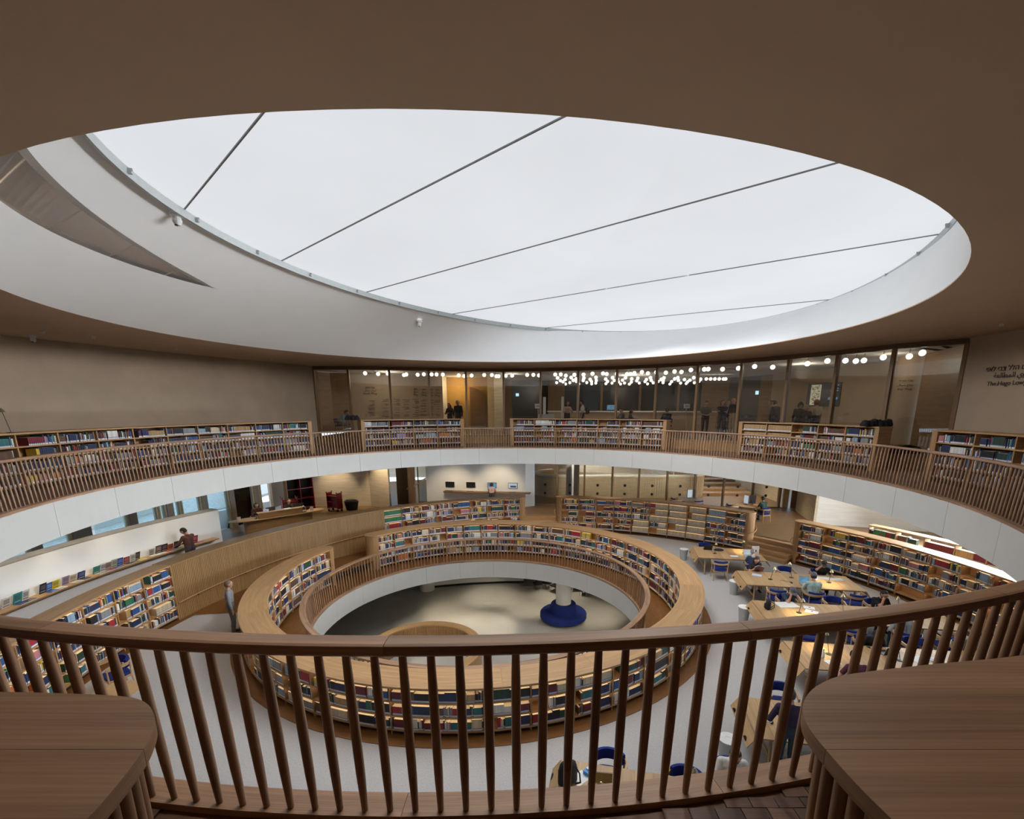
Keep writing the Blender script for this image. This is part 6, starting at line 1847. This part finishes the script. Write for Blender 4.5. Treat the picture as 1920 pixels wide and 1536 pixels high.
# ================================================================== PEOPLE
def surface_net(V, org, h):
    """closed surface of V < 0 on a regular grid (naive surface nets)"""
    ins = V < 0
    nx, ny, nz = V.shape
    c = [V[i:nx - 1 + i, j:ny - 1 + j, k:nz - 1 + k] for i in (0, 1) for j in (0, 1) for k in (0, 1)]
    b = [x < 0 for x in c]
    cnt = sum(x.astype(np.int8) for x in b)
    act = (cnt > 0) & (cnt < 8)
    idx = np.full(act.shape, -1, dtype=np.int64)
    cells = np.argwhere(act)
    idx[act] = np.arange(len(cells))
    cv = np.stack([x[act] for x in c], 1)
    corner = np.array([(i, j, k) for i in (0, 1) for j in (0, 1) for k in (0, 1)], float)
    acc = np.zeros((len(cells), 3)); n = np.zeros(len(cells))
    for a in range(8):
        for d in (4, 2, 1):
            if a & d: continue
            e = a | d
            va, ve = cv[:, a], cv[:, e]
            m = (va < 0) != (ve < 0)
            t = np.where(m, va / np.where(m, va - ve, 1), 0)
            p = corner[a][None] + (corner[e] - corner[a])[None] * t[:, None]
            acc += p * m[:, None]; n += m
    P = (cells + acc / n[:, None]) * h + np.array(org)
    F = []
    for ax in range(3):
        sl0 = [slice(None)] * 3; sl1 = [slice(None)] * 3
        sl0[ax] = slice(0, -1); sl1[ax] = slice(1, None)
        a, e = ins[tuple(sl0)], ins[tuple(sl1)]
        E = np.argwhere(a != e)
        u, w = (ax + 1) % 3, (ax + 2) % 3
        E = E[(E[:, u] > 0) & (E[:, w] > 0) & (E[:, u] < V.shape[u] - 1) & (E[:, w] < V.shape[w] - 1)]
        flip = a[tuple(E.T)]
        def cell(du, dw):
            q = E.copy(); q[:, u] -= du; q[:, w] -= dw
            return idx[tuple(q.T)]
        q = np.stack([cell(1, 1), cell(0, 1), cell(0, 0), cell(1, 0)], 1)
        q[~flip] = q[~flip][:, ::-1]
        F.append(q)
    return P, np.concatenate(F), cells

def round_cone(X, a, b, ra, rb):
    a = np.array(a, float); b = np.array(b, float)
    ba = b - a; l2 = ba @ ba
    pa = X - a
    t = np.clip(pa @ ba / max(l2, 1e-9), 0, 1)
    return np.linalg.norm(pa - t[..., None] * ba, axis=-1) - (ra + (rb - ra) * t)

def sdf_body(prims, h, k=0.022):
    """prims: (a, b, ra, rb, material)"""
    lo = np.min([np.minimum(np.array(p[0]) - p[2], np.array(p[1]) - p[3]) for p in prims], 0) - 3 * h
    hi = np.max([np.maximum(np.array(p[0]) + p[2], np.array(p[1]) + p[3]) for p in prims], 0) + 3 * h
    n = np.ceil((hi - lo) / h).astype(int) + 1
    V = np.full(n, 0.5, dtype=np.float64); M = np.zeros(n, dtype=np.int8); D = np.full(n, 9.0)
    for a, b, ra, rb, m in prims:
        mg = k + 2.5 * h
        i0 = np.maximum(np.floor((np.minimum(np.array(a) - ra, np.array(b) - rb) - mg - lo) / h).astype(int), 0)
        i1 = np.minimum(np.ceil((np.maximum(np.array(a) + ra, np.array(b) + rb) + mg - lo) / h).astype(int) + 1, n)
        g = np.stack(np.meshgrid(*[lo[x] + h * np.arange(i0[x], i1[x]) for x in range(3)], indexing='ij'), -1)
        d = round_cone(g, a, b, ra, rb)
        s = tuple(slice(i0[x], i1[x]) for x in range(3))
        v = V[s]
        hh = np.clip(k - np.abs(v - d), 0, None) / k
        V[s] = np.minimum(v, d) - hh * hh * k * 0.25
        up = d < D[s]
        D[s] = np.where(up, d, D[s]); M[s] = np.where(up, m, M[s])
    P, F, cells = surface_net(V, lo, h)
    fm = M[tuple(cells[F[:, 0]].T)]
    return P, F, fm

def mesh_np(name, P, F, fm, mats):
    me = bpy.data.meshes.new(name)
    me.from_pydata(P.tolist(), [], F.tolist())
    for m_ in mats: me.materials.append(MATS[m_])
    me.polygons.foreach_set('material_index', np.asarray(fm, dtype=np.int32))
    me.polygons.foreach_set('use_smooth', np.ones(len(F), dtype=bool))
    me.update()
    return me

_hair = {}
def hair_mesh(style, mat):
    """in head coordinates: skull centre at the origin, face to +Y"""
    key = (style, mat)
    if key in _hair: return _hair[key]
    h = 0.011
    g = np.stack(np.meshgrid(np.arange(-0.17, 0.18, h), np.arange(-0.22, 0.22, h), np.arange(-0.36, 0.22, h), indexing='ij'), -1)
    def ell(c, r):
        q = (g - np.array(c)) / np.array(r)
        l = np.linalg.norm(q, axis=-1)
        return (l - 1) * min(r)
    if style in ('short', 'long', 'bob', 'bald'):
        d = ell((0, -0.012, 0.012), (0.092, 0.112, 0.126))
        cut = g[..., 1] - (0.035 + 0.55 * (g[..., 2] - 0.03))           # hairline slopes back over the temples
        if style == 'bald':
            d = np.maximum(d, g[..., 2] - 0.02)
            cut = g[..., 1] - 0.0
        d = np.maximum(d, cut)
        d = np.maximum(d, -0.075 - g[..., 2] - 0.0 * g[..., 0])
        if style == 'long':
            e = np.minimum(ell((0, -0.075, -0.10), (0.10, 0.06, 0.20)), np.minimum(ell((0.075, -0.02, -0.09), (0.035, 0.06, 0.16)), ell((-0.075, -0.02, -0.09), (0.035, 0.06, 0.16))))
            d = np.minimum(d, e)
        if style == 'bob':
            e = np.minimum(ell((0, -0.06, -0.02), (0.115, 0.08, 0.12)), np.minimum(ell((0.085, 0.0, -0.02), (0.035, 0.06, 0.10)), ell((-0.085, 0.0, -0.02), (0.035, 0.06, 0.10))))
            d = np.minimum(d, e)
    elif style == 'cap':
        d = np.maximum(ell((0, -0.01, 0.02), (0.100, 0.120, 0.128)), 0.035 - g[..., 2])
        brim = np.maximum(ell((0, 0.12, 0.045), (0.085, 0.095, 0.012)), 0.06 - g[..., 1])
        d = np.minimum(d, brim)
    elif style == 'beanie':
        d = np.maximum(ell((0, -0.015, 0.015), (0.098, 0.118, 0.136)), 0.01 - g[..., 2])
    elif style == 'skullcap':
        d = np.maximum(ell((0, -0.03, 0.02), (0.095, 0.108, 0.128)), 0.115 - g[..., 2] + 0.35 * g[..., 1] * 0)
    elif style == 'beard':
        d = np.maximum(np.maximum(ell((0, 0.035, -0.075), (0.066, 0.066, 0.066)), g[..., 2] + 0.045), 0.0 - g[..., 1])
    P, F, cells = surface_net(d, (-0.17, -0.22, -0.36), h)
    _hair[key] = mesh_np('hair', P, F, np.zeros(len(F)), [mat])
    return _hair[key]
_face = {}
def face_parts():
    if 'f' not in _face:
        dk = solid((0.03, 0.02, 0.015), 0.5, 'face')
        eye = MB().lathe([(0.001, -0.006), (0.009, -0.004), (0.011, 0), (0.009, 0.004), (0.001, 0.006)], n=8).mesh('eye', dk, smooth=True)
        brow = MB().box((0, 0, 0), (0.034, 0.008, 0.006)).mesh('eyebrow', dk)
        mouth = MB().box((0, 0, 0), (0.042, 0.008, 0.009)).mesh('mouth', solid((0.30, 0.10, 0.08), 0.6, 'face'))
        _face['f'] = [('eye', eye, (-0.032, 0.088, 0.004)), ('eye', eye, (0.032, 0.088, 0.004)), ('eyebrow', brow, (-0.032, 0.093, 0.024)), ('eyebrow', brow, (0.032, 0.093, 0.024)), ('mouth', mouth, (0, 0.086, -0.062))]
    return _face['f']
def glasses_mesh():
    if 'g' not in _face:
        m = MB()
        for x in (-0.034, 0.034):
            m.tube([(x + 0.024 * math.cos(R(a)), 0.104, 0.003 + 0.018 * math.sin(R(a))) for a in range(0, 361, 45)], 0.0035, 5)
        m.tube([(-0.01, 0.104, 0.006), (0.01, 0.104, 0.006)], 0.003, 5)
        for s in (-1, 1): m.tube([(s * 0.058, 0.104, 0.006), (s * 0.083, 0.02, 0.006)], 0.003, 5)
        _face['g'] = m.mesh('glasses', 'black_plastic')
    return _face['g']

def ik(S, T, l1, l2, pole):
    S, T, pole = Vector(S), Vector(T), Vector(pole)
    d = T - S; L_ = min(d.length, (l1 + l2) * 0.995); u = d.normalized()
    T = S + u * L_
    a = (l1 * l1 - l2 * l2 + L_ * L_) / (2 * L_)
    hgt = math.sqrt(max(l1 * l1 - a * a, 0))
    w = (pole - u * pole.dot(u)).normalized()
    return S + u * a + w * hgt, T

SKIN = (0.50, 0.27, 0.18)
def person(loc, rz, label, pose='stand', shirt=(0.1, 0.1, 0.1), trousers=(0.03, 0.035, 0.05), hair=(0.03, 0.02, 0.015), style='short', cap=None, beard=False, glasses=False,
           sleeve='long', lean=0.0, twist=0.0, head=(0.25, 0.0), hands=None, H=1.75, skin=SKIN, res=0.018, group=None, shoes=(0.02, 0.02, 0.02), arms_cross=False, collar=None, skirt=False):
    k = H / 1.75
    J = {}
    sit = pose == 'sit'
    pz = 0.56 if sit else 0.95
    rot = Matrix.Rotation(-lean, 3, 'X')
    pel = Vector((0, 0, pz))
    def up(v): return pel + rot @ Vector(v)
    chest = up((0, 0.0, 0.34)); waist = up((0, 0, 0.14)); nb = up((0, -0.01, 0.50))
    hrot = Matrix.Rotation(head[1], 3, 'Z') @ Matrix.Rotation(-(lean * 0.55 + head[0]), 3, 'X')
    hc = nb + rot @ Vector((0, 0.012, 0.045)) + hrot @ Vector((0, 0.022, 0.125))
    P = []
    def add(a, b, ra, rb, m): P.append((tuple(a), tuple(b), ra, rb, m))
    # trunk: paired cones give an oval section
    for s in (-1, 1):
        add(up((s * 0.075, 0, -0.02)), up((s * 0.06, 0.0, 0.16)), 0.105, 0.100, 2 if not skirt else 2)
        add(up((s * 0.06, 0.0, 0.14)), up((s * 0.085, 0.0, 0.36)), 0.104, 0.112, 1)
        add(up((s * 0.06, -0.005, 0.42)), up((s * 0.165, -0.01, 0.445)), 0.07, 0.058, 1)
    add(up((0, 0.0, 0.36)), up((0, -0.005, 0.44)), 0.10, 0.085, 1)
    add(nb - rot @ Vector((0, 0, 0.02)), nb + rot @ Vector((0, 0.015, 0.06)), 0.058, 0.052, 0)
    if collar: add(nb + rot @ Vector((0, -0.05, -0.02)), nb + rot @ Vector((0, 0.05, -0.035)), 0.07, 0.06, 4)
    # head: skull, jaw, nose, ears
    hd = lambda v: hc + hrot @ Vector(v)
    add(hd((0, -0.022, 0.022)), hd((0, 0.012, 0.022)), 0.089, 0.086, 0)
    add(hd((0, -0.01, 0.045)), hd((0, 0.02, 0.04)), 0.076, 0.074, 0)
    add(hd((0, 0.02, -0.02)), hd((0, 0.042, -0.085)), 0.068, 0.036, 0)
    add(hd((0, 0.092, -0.005)), hd((0, 0.106, -0.034)), 0.008, 0.013, 0)
    for s in (-1, 1): add(hd((s * 0.086, -0.005, 0.01)), hd((s * 0.083, 0.0, -0.03)), 0.014, 0.011, 0)
    # legs
    for s in (-1, 1):
        hip = Vector((s * 0.095, 0, pz - 0.03))
        if sit: kn = Vector((s * 0.115, 0.44, 0.50)); an = Vector((s * 0.12, 0.40, 0.09)); toe = an + Vector((s * 0.02, 0.15, -0.045))
        else: kn = Vector((s * 0.10, 0.03, 0.50)); an = Vector((s * 0.10, -0.01, 0.09)); toe = an + Vector((s * 0.03, 0.16, -0.045))
        if skirt:
            add(hip, kn, 0.10, 0.10, 2); add(kn, kn + (an - kn) * 0.3, 0.085, 0.075, 2); add(kn + (an - kn) * 0.3, an, 0.052, 0.038, 0)
        else:
            add(hip, kn, 0.092, 0.066, 2); add(kn, kn + (an - kn) * 0.5, 0.064, 0.060, 2); add(kn + (an - kn) * 0.5, an, 0.062, 0.048, 2)
        add(an + Vector((0, -0.03, -0.03)), toe, 0.044, 0.036, 3)
    # arms
    fingers = []
    for i, s in enumerate((-1, 1)):
        sh = up((s * 0.185, -0.01, 0.43))
        if hands and hands[i] is not None:
            T = hands[i]
            if isinstance(T, str):
                T = hd((s * 0.045, 0.095, -0.075)) if T == 'chin' else hd((s * 0.06, 0.10, 0.0))
            T = Vector(T)
        elif sit: T = Vector((s * 0.15, 0.42, 0.78))
        else: T = sh + Vector((s * 0.07, 0.06, -0.53))
        el, wr = ik(sh, T, 0.285, 0.255, (s * 0.6, -0.5, -0.8))
        if sleeve == 'short':
            m1 = sh + (el - sh) * 0.6
            add(sh, m1, 0.060, 0.056, 1); add(m1, el, 0.044, 0.041, 0); add(el, wr, 0.041, 0.028, 0)
        else:
            add(sh, el, 0.060, 0.050, 1); m2 = el + (wr - el) * 0.9
            add(el, m2, 0.049, 0.036, 1); add(m2, wr, 0.030, 0.027, 0)
        d = (wr - el).normalized()
        fwd = d if d.z < 0.3 or not isinstance((hands or [None, None])[i], str) else (d + Vector((0, -0.3, 0))).normalized()
        side = d.cross(Vector((0, 0, 1)))
        side = side.normalized() if side.length > 0.05 else Vector((1, 0, 0))
        pc = wr + fwd * 0.075
        for q in (-0.022, 0.0, 0.022): add(wr + side * q * 0.7, pc + side * q, 0.020, 0.017, 0)
        nrm = side.cross(fwd).normalized()
        if nrm.z > 0: nrm = -nrm
        for j, q in enumerate((-0.030, -0.010, 0.010, 0.030)):
            ln = (0.062, 0.072, 0.068, 0.052)[j]
            b0 = pc + side * q
            b1 = b0 + fwd * ln * 0.5 + nrm * 0.008; b2 = b1 + (fwd * 0.7 + nrm * 0.7) * ln * 0.5
            fingers.append([b0 - fwd * 0.012, b1, b2])
        tb = wr + fwd * 0.025 + side * (0.03 * s * -1)
        fingers.append([tb, tb + (fwd * 0.6 + side * -s * 0.8) * 0.035, tb + (fwd * 1.0 + side * -s * 0.7) * 0.062])
    Pn, Fn, fm = sdf_body(P, res)
    V = Pn.tolist(); Fl = Fn.tolist(); fm = list(fm)
    for ch in fingers:               # fingers join the palm
        tb = MB().tube([tuple(v) for v in ch], [0.0095, 0.009, 0.0075], 6)
        o = len(V); V += tb.v; Fl += [tuple(i + o for i in f) for f in tb.f]; fm += [0] * len(tb.f)
    t = empty('person', loc, rz, label, 'person', group)
    t.scale = (k, k, k)
    mats = [solid(skin, 0.55, 'skin'), solid(shirt, 0.9, 'cloth'), solid(trousers, 0.9, 'cloth'), solid(shoes, 0.5, 'shoe')]
    if collar: mats.append(solid(collar, 0.9, 'cloth'))
    me = bpy.data.meshes.new('body')
    me.from_pydata([tuple(v) for v in V], [], [tuple(f) for f in Fl])
    for m_ in mats: me.materials.append(MATS[m_])
    me.polygons.foreach_set('material_index', np.array(fm, dtype=np.int32))
    me.polygons.foreach_set('use_smooth', np.ones(len(Fl), dtype=bool)); me.update()
    put('body', me, t)
    def onhead(name, mesh):
        o = put(name, mesh, t); o.matrix_basis = Matrix.Translation(hc) @ hrot.to_4x4()
        return o
    if style: onhead('hair', hair_mesh(style, solid(hair, 0.8, 'hair')))
    if cap: onhead(cap[0], hair_mesh(cap[0], solid(cap[1], 0.9, 'cloth')))
    if beard: onhead('beard', hair_mesh('beard', solid(hair, 0.8, 'hair')))
    if res < 0.019:
        for nm, fme, off in face_parts():
            o = put(nm, fme, t); o.matrix_basis = Matrix.Translation(hc) @ hrot.to_4x4() @ Matrix.Translation(off)
    if glasses: onhead('glasses', glasses_mesh())
    return t

def sit_at(k, x, side, label, gap=0.30, **kw):
    (x_, y_, _), rz = seat_pos(k, x, side, gap)
    return person((x_, y_, -0.03), rz, label, 'sit', **kw)
BLK = (0.012, 0.012, 0.014)
sit_at('t1', 2.0, 's', 'grey-haired person in a blue jacket with a pale hood, at the shortest table', shirt=(0.03, 0.05, 0.09), hair=(0.35, 0.30, 0.26), lean=0.30, head=(0.2, 0), collar=(0.6, 0.56, 0.48), H=1.68, res=0.016)
rw = sit_at('t2', 0.72, 'n', 'dark-haired woman in a black flowered top reading a book', shirt=(0.02, 0.018, 0.016), hair=(0.035, 0.018, 0.012), style='long', lean=0.12, head=(0.35, 0), hands=((-0.10, 0.34, 0.93), (0.10, 0.34, 0.93)), sleeve='short', H=1.66, res=0.015, skirt=True)
(x_, y_, _), rz_ = seat_pos('t2', 0.72, 'n', 0.30)
ob = empty('open_book', (x_ + math.cos(rz_ + PI / 2) * 0.40, y_ + math.sin(rz_ + PI / 2) * 0.40, 0.90), rz_, 'open book held up by the dark-haired woman', 'book')
for s in (-1, 1):
    M = Matrix.Rotation(R(-32), 3, 'X') @ Matrix.Rotation(s * R(22), 3, 'Z')
    MB().box(M @ Vector((s * 0.085, 0, 0.05)), (0.165, 0.012, 0.23), rot=M).build('pages', 'paper', ob, local=True)
    MB().box(M @ Vector((s * 0.087, 0.009, 0.05)), (0.175, 0.004, 0.24), rot=M).build('cover', solid((0.22, 0.09, 0.08), 0.5, 'cover'), ob, local=True)
sit_at('t2', 3.0, 'n', 'man in a black T-shirt and cap, face on hand, by the dark bookcase', shirt=BLK, hair=(0.03, 0.02, 0.02), cap=('cap', (0.05, 0.03, 0.03)), lean=0.38, head=(0.15, -0.3), hands=((-0.22, 0.45, 0.78), 'face'), sleeve='short', res=0.015)
sit_at('t2', 2.0, 's', 'man in a pale teal shirt and grey cap working at a blue laptop, back turned', shirt=(0.34, 0.45, 0.41), hair=(0.04, 0.03, 0.025), cap=('beanie', (0.12, 0.11, 0.13)), lean=0.22, head=(0.2, -0.1), hands=((-0.12, 0.46, 0.80), (0.14, 0.46, 0.80)), res=0.015, H=1.8)
sit_at('t3', 1.15, 'n', 'man in a navy T-shirt and cap leaning on both hands over white papers', shirt=(0.035, 0.05, 0.085), hair=(0.03, 0.02, 0.02), cap=('cap', (0.10, 0.10, 0.12)), lean=0.42, head=(0.35, 0.1), hands=('face', 'chin'), sleeve='short', res=0.015)
sit_at('t3', 3.75, 'n', 'bearded man in black with glasses, chin on hand, at the papers table', shirt=BLK, hair=(0.012, 0.01, 0.01), beard=True, glasses=True, lean=0.36, head=(0.25, 0.25), hands=((-0.18, 0.42, 0.78), 'chin'), sleeve='short', res=0.015)
sit_at('t3', 3.5, 's', 'man in a grey shirt with his back turned, seen between balusters', shirt=(0.26, 0.28, 0.28), trousers=(0.02, 0.035, 0.07), lean=0.35, head=(0.4, 0.3), res=0.016)
sit_at('t4', 2.2, 'n', 'dark-haired person in black bent over an open laptop', shirt=BLK, hair=(0.01, 0.01, 0.012), style='bob', lean=0.50, head=(0.45, 0.2), res=0.016)
sit_at('t4', 4.5, 'n', 'man in a striped grey T-shirt seen between the balusters above the right cabinet', shirt=(0.24, 0.25, 0.25), hair=(0.02, 0.015, 0.012), lean=0.30, head=(0.3, 0), sleeve='short', res=0.016)
sit_at('t4', 1.0, 's', 'man in burgundy with black hair, writing with his back turned', shirt=(0.09, 0.018, 0.04), hair=(0.01, 0.01, 0.01), cap=('beanie', (0.015, 0.015, 0.017)), lean=0.38, head=(0.35, 0), hands=((-0.26, 0.40, 0.78), (0.12, 0.46, 0.78)), sleeve='short', res=0.015)
person((4.66, 7.30, 0), R(-18), 'man in a navy jumper standing over the table near the camera', 'stand', shirt=(0.025, 0.018, 0.045), trousers=(0.03, 0.045, 0.06), hair=(0.07, 0.06, 0.055), lean=0.22, head=(0.25, 0.2), hands=((-0.25, 0.30, 1.0), (0.32, 0.30, 0.95)), H=1.78, res=0.014)
sit_at('t6', 2.8, 'n', 'bearded man in a white shirt and beige skullcap near the bottom edge', gap=0.36, shirt=(0.68, 0.67, 0.62), hair=(0.012, 0.01, 0.01), beard=True, cap=('skullcap', (0.45, 0.33, 0.20)), lean=0.22, head=(0.35, 0.1), sleeve='short', res=0.014)
# by the display wall, on the ramp, at the desk
s = min((abs(px_of(aw.pt(u, -0.62), 2.0)[0] - 352), u) for u in [aw.len * q / 600 for q in range(600)])[1]
p, tg, nn = aw.at(s)
person((p[0] - nn[0] * 0.66, p[1] - nn[1] * 0.66, ZP), math.atan2(nn[1], nn[0]) - PI / 2, 'man in a maroon jumper browsing the books on the white wall ledge', 'stand', shirt=(0.085, 0.03, 0.022), trousers=(0.06, 0.045, 0.05), hair=(0.02, 0.013, 0.01),
       lean=0.10, head=(0.55, 0.5), hands=((-0.28, 0.36, 1.03), (0.05, 0.40, 1.05)), H=1.74, res=0.016)
p = un(440, 1188, z=0)
person((p[0], p[1], 0.0), R(-60), 'walker in a grey checked shirt on the ramp beside the slatted wall', 'stand', shirt=(0.20, 0.20, 0.21), trousers=(0.10, 0.105, 0.11), hair=(0.16, 0.10, 0.07), head=(0.1, 0), H=1.7, res=0.017)
for x, sh, lb, sty, hr_ in ((-0.78, (0.05, 0.012, 0.014), 'librarian in dark red seated at the left of the staff desk', 'bob', (0.012, 0.01, 0.01)), (0.72, (0.025, 0.025, 0.03), 'librarian in black seated at the right of the staff desk', 'short', (0.04, 0.025, 0.015))):
    q = desk_pt(x, 0.72, 0)
    chair((q[0], q[1], ZP), rzd + PI, 'armchair of the %s' % lb.replace(' seated', '').replace('at the ', 'at the '), 'armchairs at the staff desk')
    person((q[0], q[1], ZP + 0.02), rzd + PI, lb, 'sit', shirt=sh, hair=hr_, style=sty, lean=0.1, head=(0.1, 0), H=1.8, res=0.018)
u = min(((abs(px_of(tuple(WA + wd_ * v), 2.2)[0] - 926), v) for v in [i * 0.02 for i in range(340)]))[1]
q = WA + wd_ * u + wn * 0.75
person((q[0], q[1], ZP), rzw, 'woman in a pale pink top standing at the blue wall monitor', 'stand', shirt=(0.52, 0.36, 0.36), trousers=(0.05, 0.05, 0.07), hair=(0.02, 0.014, 0.012), style='bob', lean=0.05, head=(0.2, 0), hands=((-0.15, 0.40, 1.05), (0.2, 0.38, 1.05)), sleeve='short', H=1.6)
person((12.5, 24.2, ZP - 0.02), R(20), 'man in a dark green T-shirt at the round computer table, back turned', 'sit', shirt=(0.03, 0.06, 0.05), hair=(0.02, 0.02, 0.02), lean=0.2, head=(0.1, 0), sleeve='short', H=1.8)
# lobby
def lob_person(px, Y, rz, label, **kw):
    p = lpx(px, Y)
    return person((p[0], p[1], ZL + kw.pop('dz', 0)), rz, label, res=0.02, **kw)
lob_person(842, 26.6, R(150), 'dark-clothed woman with auburn hair leaning on the bookcase end, left of a pair', shirt=(0.03, 0.025, 0.02), hair=(0.12, 0.05, 0.03), style='long', H=1.62, hands=((-0.15, 0.25, 1.15), (0.15, 0.25, 1.15)))
lob_person(858, 26.4, R(165), 'white-haired man in navy, right of a pair behind the glass', shirt=(0.012, 0.016, 0.03), hair=(0.5, 0.48, 0.45), style='short', H=1.78)
lob_person(1064, 27.0, R(200), 'person in a pink and cream top gesturing beside the kiosk pillar', shirt=(0.5, 0.36, 0.30), hair=(0.03, 0.02, 0.015), style='long', H=1.72, hands=((-0.2, 0.3, 1.2), (0.15, 0.32, 1.22)))
lob_person(1093, 26.6, R(80), 'dark-haired visitor in a white shirt with a backpack', shirt=(0.55, 0.57, 0.56), hair=(0.012, 0.01, 0.01), style='short', H=1.76, sleeve='short')
p = lpx(1097, 26.6); backpack((p[0] + 0.14, p[1], ZL + 1.0), R(-100), 'black backpack worn by the visitor in the white shirt', 0.9)
lob_person(1168, 26.0, R(100), 'seated visitor just above the bookcase, left of two heads', pose='sit', shirt=(0.10, 0.08, 0.07), hair=(0.03, 0.02, 0.015), H=1.75)
lob_person(1184, 26.0, R(-100), 'seated dark-haired visitor, right of two heads above the bookcase', pose='sit', shirt=(0.06, 0.05, 0.05), hair=(0.02, 0.015, 0.012), style='bob', H=1.65)
lob_person(1253, 25.0, R(0), 'seated dark-haired visitor facing away below the notice stand', pose='sit', shirt=BLK, hair=(0.012, 0.01, 0.01), H=1.75)
for px, lb in ((1168, 'left of two heads'), (1184, 'right of two heads'), (1253, 'below the notice stand')):
    p = lpx(px, 26.0 if px < 1200 else 25.0)
    chair((p[0], p[1], ZL), R(100 if px == 1168 else (-100 if px == 1184 else 0)), 'lobby armchair of the seated visitor %s' % lb, 'armchairs in the lobby')
lob_person(1326, 22.6, R(170), 'woman in a grey patterned top standing in the lobby opening', shirt=(0.10, 0.095, 0.085), trousers=(0.02, 0.018, 0.018), hair=(0.02, 0.014, 0.012), style='short', H=1.68, hands=((-0.1, 0.2, 1.08), (0.1, 0.2, 1.08)), sleeve='short')
lob_person(1357, 22.0, R(160), 'curly-haired woman in navy with folded arms', shirt=(0.015, 0.02, 0.045), trousers=(0.03, 0.04, 0.06), hair=(0.13, 0.06, 0.035), style='bob', H=1.72, hands=((0.10, 0.22, 1.22), (-0.10, 0.24, 1.20)))
lob_person(1378, 21.8, R(120), 'bald man in a black jumper and beige trousers', shirt=(0.014, 0.014, 0.014), trousers=(0.36, 0.28, 0.18), hair=(0.4, 0.35, 0.3), style='bald', H=1.82)
lob_person(1368, 24.0, R(140), 'man in a pale shirt half hidden behind the curly-haired woman', shirt=(0.38, 0.40, 0.46), hair=(0.2, 0.15, 0.12), H=1.75)
lob_person(1450, 21.6, R(60), 'man in grey behind the glass, further of two men by the mullion', shirt=(0.10, 0.11, 0.12), hair=(0.12, 0.08, 0.06), H=1.72)
lob_person(1460, 20.8, R(20), 'broad man in charcoal leaning on the bookcase top', shirt=(0.03, 0.03, 0.034), hair=(0.08, 0.06, 0.05), H=1.72, lean=0.2)
lob_person(1503, 19.6, R(170), 'visitor in black with thick dark hair below the wall screen', shirt=BLK, hair=(0.01, 0.01, 0.01), style='bob', H=1.6, cap=('beanie', (0.015, 0.015, 0.015)))
lob_person(1515, 19.2, R(150), 'pale-haired visitor in black holding a white cup', shirt=BLK, hair=(0.42, 0.33, 0.25), style='bob', H=1.5)
lob_person(1535, 19.6, R(10), 'red-haired visitor in a beige top looking at the wall screen', shirt=(0.42, 0.34, 0.24), hair=(0.22, 0.09, 0.04), style='bob', H=1.72, sleeve='short')
p = lpx(632, 24.9)
chair((p[0], p[1], ZL), R(-80), 'lobby armchair of the man in light blue', 'armchairs in the lobby')
person((p[0], p[1], ZL - 0.02), R(-80), 'man in a light blue shirt slumped at a small desk behind the glass', 'sit', shirt=(0.22, 0.36, 0.52), trousers=(0.18, 0.15, 0.12), hair=(0.015, 0.012, 0.01), lean=0.55, head=(0.3, 0), hands=('face', (0.1, 0.42, 0.82)), res=0.02, H=1.78)
t = empty('small_desk', (p[0] + 0.75, p[1] + 0.1, ZL), R(8), 'small oak desk before the man in light blue', 'desk')
MB().box((0, 0, 0.72), (0.7, 0.6, 0.03)).build('top', 'oak_case', t, local=True)
for x in (-0.3, 0.3):
    for y in (-0.25, 0.25): MB().tube([(x, y, 0), (x, y, 0.71)], 0.018, 6).build('leg', 'oak_case', t, local=True)
print('objects', len(bpy.data.objects))
